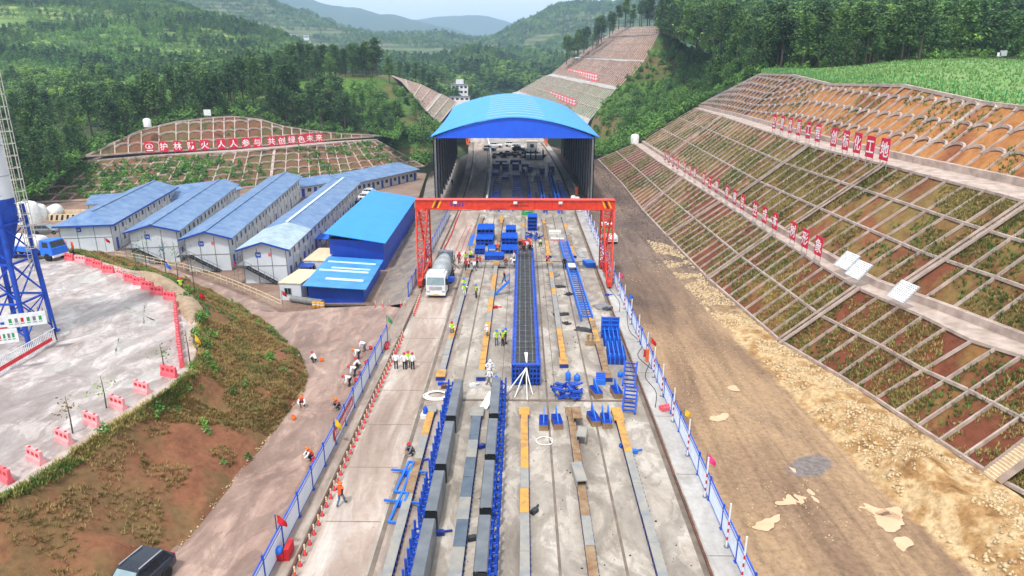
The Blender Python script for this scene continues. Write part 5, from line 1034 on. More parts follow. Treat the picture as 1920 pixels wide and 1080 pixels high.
# stacks of blue diaphragm forms
def rack(label, x0, x1, Y0, Y1, h, nx, tiers, m='form_blue'):
    t = thing('form_stack', label, 'formwork', ((x0 + x1) / 2, Y0, 0)); W = x1 - x0; D = Y1 - Y0
    for k in range(tiers):
        z0, z1 = h * k / tiers, h * (k + 1) / tiers; mb = MB()
        mb.bb(-W / 2, W / 2, 0, D, z1 - .14, z1 - .02); mb.bb(-W / 2, W / 2, .02, D - .02, z0 + .02, z0 + .12)
        for x in np.linspace(-W / 2 + .06, W / 2 - .06, nx + 1):
            mb.bb(x - .06, x + .06, 0.01, D - .01, z0 + .1, z1 - .13)
        mb.build('tier', M[m], t)
    mb = MB()
    for y in np.arange(.25, D, .5):
        for x in np.linspace(-W / 2 + .15, W / 2 - .15, nx * 2): mb.bb(x - .04, x + .04, y - .04, y + .04, h - .02, h + .22)
        mb.bb(-W / 2, W / 2, y + .12, y + .2, h - .02, h + .1)
    mb.build('stud_row', M['form_light'], t); return t
rack('tall stack of blue diaphragm forms, left of the pair under the gantry crane', -7.5, -4.7, 111, 115, 2.1, 4, 3); rack('low stack of blue diaphragm forms in front of the tall left stack', -7.5, -4.7, 107.8, 110.6, 1.2, 4, 2)
rack('tall stack of blue diaphragm forms, right of the pair under the gantry crane', -3.3, -.7, 106.4, 110, 1.7, 4, 3); rack('small blue form stack behind the right tall stack', -2.7, -1.0, 110.6, 113.6, 2.2, 3, 3); rack('low row of blue studded forms in front of the right stack', -3.3, -.6, 102.9, 106, .7, 4, 1)
rack('small shelf-like blue form stack farther right near the crane girder', 1.0, 2.7, 119, 121.4, 2.6, 1, 4); rack('blue form box beside the seated crew, left one', -7.3, -5.8, 102.4, 104.6, 1.0, 2, 2); rack('blue form box beside the seated crew, right one', -5.3, -4.0, 102.6, 104.4, 1.0, 1, 1, 'form_light')
rack('wide low blue form frame lying beside the crew', -5.6, -2.7, 99.2, 101.4, .7, 5, 2)
def pile(label, px, py, n, w, l, m, seed, z=0.0, hh=.5):
    r = random.Random(seed); t = thing('form_pile', label, 'scrap pile', at(px, py))
    for k in range(n):
        a = r.uniform(0, 3.1); x, y = r.uniform(-w / 2, w / 2), r.uniform(0, l); q = r.uniform(.5, 1.3); mb = MB(); mb.box((x, y, .1 + r.uniform(0, hh)), (q, r.uniform(.12, .35), r.uniform(.08, .2)), a); mb.beam((x, y, .1), (x + q * .5 * math.cos(a), y + q * .5 * math.sin(a), .25 + r.uniform(0, hh)), .08); mb.build('loose_piece', M[m if r.random() < .8 else 'blue_dark'], t)
pile('loose blue form pieces scattered between the casting beds under the crane', 1000, 452, 18, 2.6, 4, 'form_blue', 3); pile('heap of blue brackets and slanted plates behind the deck joint', 1062, 752, 26, 2.2, 2.0, 'form_blue', 5, hh=.9)
# blue panel stacks on the right
def fins(label, px, py, n, w, l, h, m='form_blue', lean=0.35):
    t = thing('panel_stack', label, 'formwork', at(px, py), -.06); mb = MB(); mb.bb(-w / 2, w / 2, 0, l, .02, h * .5); mb.build('base_frame', M['blue_dark'], t)
    for k in range(n): x = -w / 2 + w * (k + .5) / n; mb = MB(); mb.beam((x, .1, h * .5), (x - lean * .3, l * .95, h), .1, .16); mb.beam((x, .05, .05), (x, .05, h * .95), .1, .12); mb.build('fin', M['form_light'], t)
    mb = MB()
    for y in np.arange(.15, l, .3): mb.bb(-w / 2, w / 2, y, y + .07, h * .5, h * .62)
    mb.build('cross_bar', M[m], t); return t
fins('blue ribbed panel stack with slanted fins, nearer one beside the right rail', 1157, 684, 4, 1.75, 3.2, 1.2); fins('blue ribbed panel stack with slanted fins, middle one beside the right rail', 1148, 650, 4, 1.75, 2.6, 1.2)
t = thing('upright_panel', 'tall dark blue ribbed panel standing behind the finned stacks at the right rail', 'formwork', at(1143, 634), -.05); mb = MB(); mb.bb(-.95, .95, .0, .3, .0, 2.3); mb.build('plate', M['form_blue'], t); mb = MB()
for z in (.5, 1.0, 1.5, 2.0): mb.bb(-.95, .95, -.1, -.005, z - .06, z + .06)
for x in (-.9, -.1, .1, .9): mb.bb(x - .05, x + .05, -.14, -.006, 0, 2.45)
mb.build('rib', M['form_light'], t)
t = thing('blue_case', 'light blue steel case lying open near the gas cylinders', 'case', at(1126, 722), -.1); mb = MB(); mb.bb(-.42, .42, 0, 1.6, 0, .5); mb.build('body', M['form_light'], t); mb = MB(); [mb.bb(-.43, .43, y, y + .06, .5, .58) for y in (.2, .6, 1.0, 1.4)]; mb.build('strap', M['blue_paint'], t)
for px, py, h, r, m, lab in ((1065, 713, .9, .24, 'form_light', 'light blue gas cylinder standing nearest the second casting bed from the right'), (1082, 713, .6, .3, 'form_light', 'round blue pressure tank left of the blue case'), (1163, 706, .55, .26, 'form_light', 'short light blue drum beside the right finned stack'), (798, 782, 1.0, .2, 'blue_paint', 'blue gas cylinder standing by the far end of the left casting bed')):
    t = thing('gas_cylinder', lab, 'gas cylinder', at(px, py)); mb = MB(); mb.lathe([(r * .9, 0), (r, .05), (r, h * .75), (r * .6, h * .95), (r * .25, h)], n=14); mb.build('bottle', M[m], t); mb = MB(); mb.lathe([(r * .28, h), (r * .28, h + .14), (0, h + .14)], n=8); mb.build('valve', M['steel'], t)
t = thing('holed_block', 'tan wooden box with round holes in its top beside the long ladder frame', 'box', at(1107, 648), -.12); mb = MB(); mb.bb(-.55, .55, 0, 1.9, .05, .5); mb.build('body', M['wood'], t); mb = MB()
for y in (.3, .75, 1.2, 1.6):
    for x in (-.25, .2): mb.lathe([(.13, .5), (.13, .512), (0, .512)], c=(x, y, 0), n=10)
mb.build('hole', M['black'], t)
t = thing('white_plate', 'pale perforated steel plate leaning against the far end of the slate blue bed', 'plate', at(906, 768), -.35); mb = MB(); mb.add([(-.35, 0, .05), (.35, 0, .05), (.4, 2.0, .62), (-.3, 2.0, .62), (-.35, 0, .15), (.35, 0, .15), (.4, 2.0, .72), (-.3, 2.0, .72)], [(3, 2, 1, 0), (4, 5, 6, 7), (0, 1, 5, 4), (1, 2, 6, 5), (2, 3, 7, 6), (3, 0, 4, 7)]); mb.build('sheet', M['plastic_white'], t)
t = thing('white_box', 'white box lying by the far end of the left casting bed', 'box', at(795, 786), -.1); mb = MB(); mb.bb(-.3, .3, 0, 1.2, 0, .35); mb.build('body', M['plastic_white'], t); mb = MB(); mb.bb(-.31, .31, .5, .58, .0, .36); mb.build('strap', M['grey'], t)
# sheets of rubber, tarpaulin and scrap lying about
def rag(label, px, py, w, l, m, seed, rz=0.0, name='tarpaulin', cat='tarpaulin', h=.25):
    n = 9; g = [[Vector((w * (i / (n - 1) - .5) * (1 + .3 * mnoise.noise(Vector((i * .3, j * .3, seed)))), l * (j / (n - 1) - .5) * (1 + .25 * mnoise.noise(Vector((i * .4, j * .2, seed + 4)))), max(.03, h * (.35 + mnoise.noise(Vector((i * .5, j * .5, seed * 2.3))))))) for i in range(n)] for j in range(n)]
    mb = MB(); mb.grid(g); o = mb.build(name, M[m]); o.location = at(px, py); o.rotation_euler = (0, 0, rz); return tag(o, label, cat)
for a in (('grey rubber sheet draped across the second casting bed from the right', 1052, 590, 1.9, .9, 'dark_steel', 1, .1), ('black folded tarpaulin beside the draped grey sheet', 1063, 607, .8, .9, 'black', 2, .5), ('dark crumpled tarpaulin left of the holed box', 1098, 619, 2.2, 1.2, 'dark_steel', 3, -.3), ('grey crumpled tarpaulin behind the upright blue panel', 1130, 575, 2.0, 1.6, 'grey', 4, .4), ('dark flat mat right of the grey tarpaulin', 1139, 580, 1.2, 1.0, 'dark_steel', 5, 0),
          ('small black tarpaulin near the cross joint under the crane', 1050, 538, 1.2, 1.0, 'black', 6, .2), ('black bag heap right of the second casting bed', 1066, 552, 1.1, .9, 'black', 7, .8), ('grey plastic sheet on the far cross joint', 1037, 516, 1.5, 1.6, 'grey_cloth', 8, -.4), ('white crumpled sheet under the girder left of the green machine', 945, 398, 1.6, 1.2, 'white_cloth', 9, 0), ('pink crumpled sheet lying near the crane girder', 900, 398, 1.8, 1.0, 'pink_plastic', 10, 0)): rag(*a)
for lab, px, py, w, l, h, m, rz in (('white stack of boards lying between the right casting beds', 1041, 440, 2.1, 1.5, .5, 'plastic_white', 0), ('pink and white striped board stack in front of the white boards', 1045, 451, 2.2, .8, .3, 'pink_plastic', 0), ('pale grey steel plates lying beside the right rail', 1093, 483, .8, 3.6, .1, 'silver', .12), ('blue ribbed form box lying beside the right rail near the crane leg', 1109, 502, 1.3, 2.2, .7, 'form_light', .25), ('black steel plate on the cross joint right of the blue frames', 936, 503, 1.8, .4, .12, 'black', .0), ('dark square lid on the deck right of the rebar form', 1038, 482, .9, 1.0, .06, 'grey', 0)):
    t = thing('board_stack', lab, 'boards', at(px, py), rz)
    for k in range(max(1, int(h / .12))): mb = MB(); j = random.uniform(-.04, .04); mb.bb(-w / 2 + j, w / 2 + j, j, l + j, .02 + k * h / max(1, int(h / .12)), (k + .82) * h / max(1, int(h / .12)) + .02); mb.build('board', M[m if not (k % 2 and m == 'pink_plastic') else 'white'], t)
# blue access stair beside the rebar form
t = thing('access_stair', 'small blue steel stair leaning on the left side of the rebar form', 'stair', at(948, 552)); mb = MB()
for dy in (-.35, .35): mb.beam((-1.3, dy, .05), (.45, dy, 1.8), .08, .14)
for k in range(7): f = (k + .5) / 7; mb.bb(-1.3 + 1.75 * f - .12, -1.3 + 1.75 * f + .12, -.35, .35, 1.75 * f + .02, 1.75 * f + .07)
mb.build('flight', M['form_light'], t); mb = MB()
for dy in (-.38, .38): mb.beam((-.4, dy, 1.8), (.5, dy, 2.75), .05); mb.beam((.5, dy, 0), (.5, dy, 2.75), .06)
mb.build('handrail', M['form_light'], t)
# things under the arched shed
def slab(label, x, Y, w, l, h, m, name='form_section', rz=0.0, z=0.0, ribs=True):
    t = thing(name, label, 'formwork', deck(x, Y, z), rz); mb = MB(); mb.bb(-w / 2, w / 2, 0, l, .03, h); mb.build('body', M[m], t)
    if ribs:
        mb = MB(); [mb.bb(-w / 2 - .05, w / 2 + .05, y, y + .12, .04, h + .05) for y in np.linspace(.2, l - .3, 5)]; mb.build('rib', M['form_blue'], t)
def deckladder(label, x, Y, w, l, n, m='form_blue', h=.8):
    t = thing('ladder_frame', label, 'frame', deck(x, Y), -shift(Y) * .0)
    for s in (-1, 1): mb = MB(); mb.beam((s * w / 2, 0, h / 2), (s * w / 2 + shift(Y + l) - shift(Y), l, h / 2 + grade(Y + l) - grade(Y)), .16, h); mb.build('side_rail', M[m], t)
    for k in range(n): f = (k + .5) / n; mb = MB(); q = (shift(Y + l) - shift(Y)) * f; mb.beam((-w / 2 + q, l * f, h * .7 + (grade(Y + l) - grade(Y)) * f), (w / 2 + q, l * f, h * .7 + (grade(Y + l) - grade(Y)) * f), .12, .16); mb.build('rung', M[m], t)
deckladder('blue ladder frame under the shed, nearest the white barrier', -5.6, 136, 1.7, 36, 14); deckladder('blue ladder frame in the middle under the shed', -.9, 136, 2.0, 34, 14); deckladder('long blue side form under the shed right of the middle', 4.6, 134, .6, 44, 8, 'form_light', 1.3); deckladder('tall blue side form under the shed, farthest right', 7.6, 134, .7, 44, 8, 'form_light', 1.5); deckladder('narrow blue side form at the middle casting bed under the shed', 1.7, 146, .4, 34, 5, 'form_blue', 1.2)
slab('bright blue box standing at the shed entrance', -3.6, 137, 1.7, 1.5, 1.5, 'form_light', 'blue_box', ribs=False)
for k, x in enumerate((-6.2, -3.7, -.9, 1.6)): slab(('first', 'second', 'third', 'fourth')[k] + ' dark blue form block in the row across the shed, counted from the left', x, 186, 1.8, 3.4, 1.5, 'blue_dark', ribs=False)
for k, x in enumerate((2.6, 4.2, 5.7, 7.9)): slab(ORD[k] + ' upright dark blue panel around the white tarpaulins, counted from the left', x, 204, .3, 5, 2.6, 'blue_dark', ribs=False)
for k, (x, w) in enumerate(((3.4, 1.3), (5.0, 1.1), (6.8, 1.8))): slab(ORD[k] + ' white covered bundle between the upright panels, counted from the left', x, 204, w, 4, 1.2, 'plastic_white', 'covered_bundle', ribs=False)
r_ = random.Random(4)
for k in range(20):
    x = -7 + 15 * k / 19; t = thing('scrap_heap', 'heap of rusty and dark scrap steel at the far end of the shed', 'scrap pile', deck(x + r_.uniform(-.4, .4), 210 + r_.uniform(-4, 5)), r_.uniform(0, 3), 'scrap heaps at the far end of the shed')
    for q in range(5): mb = MB(); mb.box((r_.uniform(-.7, .7), r_.uniform(-.9, .9), r_.uniform(.2, .8)), (r_.uniform(.4, 1.8), r_.uniform(.2, .7), r_.uniform(.15, .6)), r_.uniform(0, 3)); mb.build('loose_piece', M[r_.choice(['rust', 'dark_steel', 'black', 'blue_dark', 'rust', 'steel'])], t)
for k in range(9):
    x = 11.0 + .35 * (k % 3); t = thing('white_sack', 'white filled sack in the heap along the right wall of the shed', 'sack', deck(11.6 - .05 * k + (k % 2) * .7, 136 + k * 1.5), r_.uniform(0, 3), 'white sacks by the shed wall'); mb = MB(); mb.lathe([(.35, 0), (.62, .15), (.62, .6), (.4, .9), (0, .95)], n=10); mb.build('bag', M['white_cloth'], t); mb = MB(); mb.tube([(-.2, 0, .9), (0, 0, 1.15), (.2, 0, .9)], .03, 5); mb.build('strap', M['grey'], t)
for k, (x, Y, w, l, h, m) in enumerate(((-6.4, 176, 1.6, 7, .9, 'blue_dark'), (-3.8, 172, 1.5, 10, .5, 'blue_dark'), (-1.0, 174, 1.9, 8, .7, 'blue_dark'), (1.4, 180, 1.2, 5, 1.2, 'blue_dark'), (3.0, 184, 1.0, 7, 1.0, 'form_blue'), (5.9, 180, 1.3, 9, 1.3, 'blue_dark'), (8.6, 182, 1.2, 9, 1.5, 'blue_dark'), (-4.7, 194, 3.2, 3, .8, 'blue_dark'), (-.6, 195, 3.0, 3, .9, 'blue_dark'), (3.2, 140, .5, 30, .5, 'blue_dark'), (6.1, 138, .5, 34, .5, 'blue_dark'), (9.2, 150, 1.2, 20, .8, 'form_blue'))):  # extra dark forms added to stand in for the shade on the floor
    slab('added blue form darkening the shed floor, ' + ('left of all by the barrier', 'low one behind the blue box', 'behind the middle ladder frame', 'short one right of the middle', 'deep blue one near the white bundles', 'long one between the two tall side forms', 'right of all by the crane rail', 'flat one before the scrap row, left', 'flat one before the scrap row, right', 'thin strip beside the light blue side form', 'thin strip between the light blue side forms', 'bright one along the right crane rail')[k], x, Y, w, l, h, m, ribs=k not in (3, 9, 10))
for lab, x, Y in (('orange post pad at the right front column of the shed', 13.4, 137), ('orange post pad farther along the right wall of the shed', 12.2, 152)): slab(lab, x, Y, .7, .6, 2.0, 'orange', 'post_pad', ribs=False)
t = thing('green_machine', 'small green steel machine on the deck below the crane girder', 'machine', at(990, 405)); mb = MB(); mb.bb(-1.3, 1.3, 0, 1.0, .1, .5); mb.bb(-1.2, -.7, .1, .9, .5, .95); mb.bb(.4, 1.0, .1, .9, .5, .9); mb.build('body', M['green'], t); mb = MB(); mb.tube([(-.6, .5, .6), (.4, .5, .75)], .2, 10); mb.build('motor', M['green'], t)
hose('red_hose', 'red hose running along the left crane rail toward the shed', [(-12.45, 84, .12), (-12.5, 100, .12), (-12.3, 115, .12), (-12.45, 128, .12), (-12.4, 140, .2)], .11, 'red', 'hose')
for k, (a, b) in enumerate(((-10.2, -9.6), (-9.4, -8.9), (-11.2, -10.4))): hose('red_cable', ('red cable lying across the truck lane behind the mixer, middle one', 'red cable lying nearest the lane edge behind the mixer', 'red cable lying left in the truck lane behind the mixer')[k], [(a, 97, .03), ((a + b) / 2 + .3, 105, .03), (b, 113, .03), (b + .3, 124, .03)], .035, 'red', 'cable')
for k, pts in enumerate(([(12.3, 60, .06), (11.6, 63, .06), (12.5, 66, .06), (11.8, 70, .06), (12.4, 76, .06)], [(11.5, 76, .06), (12.0, 80, .06), (11.4, 86, .06), (12.1, 92, .06)], [(11.3, 52, .06), (11.9, 55, .06), (11.5, 58, .06), (12.4, 61, .06)])): hose('black_cable', ('black cable snaking along the right pavement near the orange box', 'black cable snaking along the right pavement by the crane leg', 'black cable on the right pavement near the red extinguisher')[k], pts, .03, 'black', 'cable')
slab('orange electrical box on legs by the right fence', 12.4, 61.5, .5, .35, 1.3, 'orange', 'electrical_box', ribs=False)
slab('blue paint overspray sheet lying left of the tall blue stack', -8.2, 108, 1.2, 8, .04, 'form_light', 'blue_sheet', ribs=False)

for k, (px, py, rz, L) in enumerate(((1083, 793, .0, 1.9), (1089, 828, -.18, 1.5), (1091, 912, .1, 2.3))):
    t = thing('bed_cap', ('worn grey-brown channel cap on the far end of the second bed from the right', 'grey channel cap lying skewed on the second bed from the right', 'nearest grey channel cap on the second bed from the right')[k], 'channel cap', at(px, py, .42) , rz); mb = MB(); mb.bb(-.36, .36, 0, L, .38, .46); mb.bb(-.38, -.30, 0, L, 0, .38); mb.bb(.30, .38, 0, L, 0, .38); mb.build('channel', M['bed_rust' if k == 0 else 'bed_grey'], t); mb = MB(); mb.bb(-.3, .3, L * .5, L * .55, .02, .37); mb.build('stiffener', M['rust'], t)
for lab, px, py, m, rz in (('blue bracket lying beside the right front casting bed, farther one', 1168, 838, 'form_blue', .5), ('blue bracket scrap on the right front casting bed', 1188, 850, 'form_light', .2), ('small blue block on the deck right of the slate blue bed', 904, 840, 'blue_dark', .6), ('dark steel offcut right of the slate blue bed, nearer the camera', 886, 1013, 'dark_steel', .3), ('blue offcut at the foot of the nearest left side form', 825, 1003, 'blue_dark', .1), ('thin dark rods dropped right of the middle casting bed', 1002, 962, 'dark_steel', .9), ('blue clamp lying on the left front casting bed', 786, 868, 'form_blue', .2), ('small blue bin on the deck right of the crane cross joint', 1138, 555, 'form_blue', .1), ('red tool box on the casting bed left of the rebar form', 929, 578, 'red', 0), ('blue foot block at the front end of the left rear casting bed', 827, 722, 'form_blue', 0), ('dark motor on the front end of the left rear casting bed', 833, 728, 'rust', .2), ('white bag on the deck beside the hose coil', 886, 725, 'white_cloth', .4)):
    t = thing('loose_part', lab, 'offcut', at(px, py), rz); mb = MB(); mb.box((0, 0, .14), (.55, .28, .26)); mb.beam((-.25, 0, .2), (.75, .25, .1), .1); mb.build('body', M[m], t); mb = MB(); mb.bb(-.2, .2, -.16, .16, .27, .31); mb.build('lug', M[m], t)
# ================================================================ FENCES, MARKERS, LETTER BOARDS
M['fence_sheet'] = corr_mat('white_fence_sheet', (236, 241, 247), (222, 230, 240), 5.0, .4, 'Y', .35); M['mesh_white'] = mat('pale_fence_mesh', (230, 236, 244), (212, 222, 236), 2, .5)
def fence(label, x, Y0, Y1, step, h=1.75, side=1, m='fence_sheet'):
    t = thing('site_fence', label, 'fence', (x, Y0, 0)); n = max(1, round((Y1 - Y0) / step)); s = (Y1 - Y0) / n
    for k in range(n):
        y0, y1 = k * s, (k + 1) * s; mb = MB(); mb.bb(-.02, .02, y0 + .06, y1 - .06, .16, h - .12)
        for y in np.arange(y0 + .15, y1 - .1, .17): mb.bb(-.035, .035, y - .025, y + .025, .16, h - .12)
        mb.build('panel', M[m], t); mb = MB(); [mb.bb(-.045, .045, y0 + .05, y1 - .05, z - .022, z + .022) for z in (h - .08, .14, h - .3)]; mb.build('rail', M['blue_paint'], t)
    for k in range(n + 1): mb = MB(); mb.bb(-.06, .06, k * s - .05, k * s + .05, 0, h + .12); mb.bb(-.14, .14, k * s - .14, k * s + .14, 0, .06); mb.build('post', M['blue_paint'], t)
    return t
fl = fence('white corrugated fence with blue posts along the left edge of the yard, nearest stretch', -14.1, 22, 66.5, 3.0)
fence('white corrugated fence with blue posts at the mixer truck, above the grey revetment', -14.25, 81.5, 100, 3.0); fence('white corrugated fence with blue posts behind the mixer truck, reaching the shed', -14.25, 100.2, 132, 3.0)
fence('white mesh fence with blue posts along the right edge of the yard, nearest stretch', 12.45, 30, 66, 3.0, 1.7, m='mesh_white'); fence('white mesh fence with blue posts on the right, beside the crane leg', 12.45, 66.2, 100, 3.0, 1.7, m='mesh_white'); fence('white mesh fence with blue posts on the right, between the crane and the shed', 12.45, 100.2, 134, 3.0, 1.7, m='mesh_white')
mb = MB(); mb.bb(.05, .08, 23.2, 29.2, .55, 1.35); bn = mb.build('cloth', M['red'], None); bn.name = 'banner'; bn.location = (-14.1, 22, 0); tag(bn, 'red banner with white writing tied to the left fence', 'banner')
bw = marks(bn, 0, 5.4, 0, 0, .42, 14, 'white', seed=5); bw.location = (.085, 23.5, .95); bw.rotation_euler = (0, 0, PI / 2); KIDS.setdefault(bn.name, [])
# red and white poles along the right fence
def pole_proto():
    out = []
    for m, zs in (('white', [(0, .5), (.75, 1.05), (1.3, 1.55), (1.8, 3.0)]), ('red', [(.5, .75), (1.05, 1.3), (1.55, 1.8)])):
        for z0, z1 in zs: mb = MB(); mb.lathe([(.055, z0), (.055, z1)], n=8); me = mb.mesh('band'); me.materials.append(M[m]); out.append(me)
    mb = MB(); mb.lathe([(.16, 0), (.16, .05), (.06, .06)], n=10); me = mb.mesh('foot'); me.materials.append(M['steel']); out.append(me); return out
PP = pole_proto(); Ys = [at(0, y).y for y in (1078, 1013, 921, 845, 782, 735, 700, 670)]; Ys += list(np.arange(Ys[-1] + 5, 133, 5.2))
for k, Y in enumerate(Ys):
    t = thing('striped_pole', (ORD[k] + ' red and white striped pole along the right fence, counting from the near end'), 'pole', (12.25, Y, 0.03), 0, 'striped poles along the right fence')
    for me in PP: inst(me.name.split('.')[0], me, t)
# delineator posts along the left rail
def delin():
    o = []
    for nm, m, pr in (('base', 'red', [(.14, 0), (.14, .04), (.075, .06), (.06, .34), (.0, .34)]), ('stem', 'yellow', [(.045, .34), (.045, .72), (.03, .76), (0, .76)])): mb = MB(); mb.lathe(pr, n=8); me = mb.mesh(nm); me.materials.append(M[m]); o.append(me)
    mb = MB(); [mb.lathe([(.05, z), (.05, z + .07)], n=8) for z in (.4, .53, .66)]; me = mb.mesh('reflective_band'); me.materials.append(M['white']); o.append(me); return o
DL = delin()
for k, Y in enumerate(np.arange(31.4, 68, .93)):
    t = thing('lane_marker', 'small red and yellow marker post in the long row along the left crane rail', 'marker post', (-12.62 + random.uniform(-.03, .03), Y, .01), random.uniform(0, 3), 'marker posts along the left crane rail')
    for me in DL: inst(me.name.split('.')[0], me, t)
for k, (x, y) in enumerate([(x, y) for x, y in zip(np.linspace(776, 788, 9), np.linspace(592, 558, 9))]):
    t = thing('lane_marker', 'small red and yellow marker post in the short row just left of the mixer truck', 'marker post', at(x, y), 0, 'marker posts beside the mixer truck')
    for me in DL: inst(me.name.split('.')[0], me, t)
for k, (x, y) in enumerate(((704, 576), (718, 575), (731, 574), (752, 575), (760, 574))):
    t = thing('lane_marker', ORD[k] + ' marker post from the left on the road edge at the foot of the revetment', 'marker post', at(x, y, -.05), 0, 'marker posts at the revetment foot')
    for me in DL: inst(me.name.split('.')[0], me, t)
# flags
def flag(lab, p, h, m, base=False):
    t = thing('flag', lab, 'flag', p, random.uniform(-.5, .5)); mb = MB(); mb.tube([(0, 0, 0), (0, 0, h)], .03, 6); mb.build('pole', M['blue_dark' if base else 'steel'], t)
    g = [[Vector((.06 + i * .13 + .04 * math.sin(j), .07 * math.sin(i * 1.3 + j), h - .05 - j * .17 - i * .11)) for i in range(5)] for j in range(4)]; mb = MB(); mb.grid(g); mb.grid([[p + Vector((0, .012, 0)) for p in r[::-1]] for r in g]); mb.build('cloth', M[m], t)
for a in (('red flag on a dark pole at the near end of the left fence', at(524, 1035), 2.6, 'red', True), ('green flag at the far end of the nearest left fence', Vector((-14.05, 66.6, 0)), 2.9, 'green'), ('yellow flag tied to the left fence below the red banner', Vector((-14.05, 45.6, 0)), 2.3, 'stripe_yellow'), ('pink flag on the right fence at the bottom edge', Vector((12.53, 40.6, 0)), 2.6, 'pink'), ('yellow flag on the right fence farther up', Vector((12.53, 47.3, 0)), 2.4, 'stripe_yellow'), ('pink flag on the right fence beside the crane leg', Vector((12.53, 84, 0)), 2.6, 'pink'), ('blue flag on the right fence below the crane leg', Vector((12.53, 76, 0)), 2.4, 'form_light'), ('red flag on the right fence near the orange box', Vector((12.53, 62, 0)), 2.5, 'red'),
          ('green flag beside the road rail in front of barrack 3', at(358, 492, -1.5), 2.2, 'green'), ('red flag beside the road rail in front of barrack 4', at(440, 518, -1.5), 2.2, 'red'), ('light blue flag on the grass bank by the young trees', at(314, 525, 3.5), 2.2, 'form_light'), ('light blue flag in front of barrack 2', at(302, 485, -1.5), 2.2, 'form_light'), ('red flag on the grass bank in front of barrack 1', at(200, 470, 2), 2.0, 'red'), ('red flag at the corner of the front cream-roofed cabin', at(530, 572, -1.5), 2.0, 'red'), ('small red flag lying low on the middle of the grass bank', at(424, 712, 2), .9, 'red'), ('red flag standing on the pond-side edge near the traffic guard', at(374, 568, 4.2), 1.3, 'red'), ('green flag fallen on the grass beside the barrier row', at(387, 595, 4), 1.2, 'green'), ('yellow flag beside the bend of the plateau edge', at(366, 652, 4.8), 1.3, 'stripe_yellow')): flag(*a)
t = thing('red_barrier', 'red plastic barrier with a round blue pot beside the left fence', 'barrier', at(524, 1050)); mb = MB(); mb.bb(-.5, .3, -.15, .15, .02, .5); mb.bb(.32, .6, -.1, .9, .02, .8); mb.build('body', M['red'], t); mb = MB(); mb.lathe([(.2, .5), (.28, .65), (.2, .85), (0, .9)], c=(0, 0, 0), n=12); mb.build('pot', M['form_light'], t)
t = thing('red_barrier', 'pink plastic barrier lying on the right pavement inside the fence', 'barrier', at(1248, 768, .03), .4); mb = MB(); mb.bb(-.5, .5, -.3, .3, .02, .35); mb.build('body', M['pink_plastic'], t); mb = MB(); [mb.bb(x - .08, x + .08, -.1, .1, .35, .36) for x in (-.3, 0, .3)]; mb.build('slot', M['red'], t)
t = thing('fire_extinguisher', 'red fire extinguisher box on the right pavement below the orange box', 'extinguisher', at(1211, 668, .03)); mb = MB(); mb.bb(-.2, .2, -.15, .15, 0, .7); mb.build('body', M['red'], t); mb = MB(); mb.bb(-.26, .26, -.2, .2, 0, .06); mb.build('base', M['red'], t)
for k, (x, y) in enumerate(((718, 652), (725, 655), (720, 648), (727, 648))):
    t = thing('red_bucket', ORD[k] + ' red bucket in the cluster at the far end of the nearest left fence', 'bucket', at(x, y), 0, 'red buckets'); mb = MB(); mb.lathe([(.18, 0), (.24, .4), (.2, .4), (.16, .05)], n=12); mb.build('pail', M['red'], t); mb = MB(); mb.tube([(-.22, 0, .4), (0, .1, .58), (.22, 0, .4)], .015, 5); mb.build('handle', M['silver'], t)
# yellow rail along the road in front of the camp
t = thing('road_rail', 'thin pale yellow rail fence along the road in front of the barracks', 'fence'); P = [at(x, y, z) for x, y, z in ((218, 482, -1.4), (255, 487, -1.5), (300, 497, -1.6), (345, 506, -1.6), (395, 521, -1.6), (440, 538, -1.5), (485, 557, -1.4), (528, 577, -1.3))]; mb = MB()
for a, b in zip(P, P[1:]):
    for z in (.45, .95): mb.beam(a + Vector((0, 0, z)), b + Vector((0, 0, z)), .07)
mb.build('rail', M['cream'], t)
for p in resample(P, 26): mb = MB(); mb.beam(p, p + Vector((0, 0, 1.05)), .08); mb.build('post', M['cream'], t)

# ---- red letter boards
def letter_board(ch, px, py, z, size, rz, label, group, legs=1.1, emblem=False):
    p = at(px, py, z); t = thing('letter_board', label, 'letter board', (p.x, p.y, z - size / 2 - legs), rz, group); zc = size / 2 + legs; w = size * .8
    mb = MB(); mb.bb(-w / 2, w / 2, -.03, .03, zc - size / 2, zc + size / 2); mb.build('panel', M['sign_red'], t)
    for s in (-1, 1): mb = MB(); mb.bb(s * w * .38 - .03, s * w * .38 + .03, .035, .09, 0, zc + size * .45); mb.build('post', M['silver'], t)
    if emblem:
        mb = MB(); n = 28; r0, r1 = size * .30, size * .24; vs = []; fs = []
        for y in (-.06, -.031):
            for r in (r0, r1):
                for k in range(n): a = 2 * PI * k / n; vs.append((r * 1.15 * math.cos(a), y, zc + size * .08 + r * .8 * math.sin(a)))
        for k in range(n): j = (k + 1) % n; fs += [(k, j, n + j, n + k)[::-1], (k, 2 * n + k, 2 * n + j, j), (n + k, n + j, 3 * n + j, 3 * n + k)]
        mb.add(vs, fs); mb.add([(-size * .12, -.05, zc - size * .04), (size * .12, -.05, zc - size * .04), (0, -.05, zc + size * .24)], [(0, 1, 2)]); mb.bb(-size * .28, size * .28, -.05, -.031, zc - size * .36, zc - size * .26); mb.build('emblem', M['sign_white'], t)
    elif ch: writing(ch, size * .76, t, (0, -.035, zc), 0, 'sign_white', 'character', .012, .008 * size)
    return t
M['sign_red'] = mat('sign_red', (222, 26, 64), (208, 22, 58), 1, .5); M['sign_white'] = mat('sign_white', (244, 244, 244), (236, 236, 238), 1, .5)
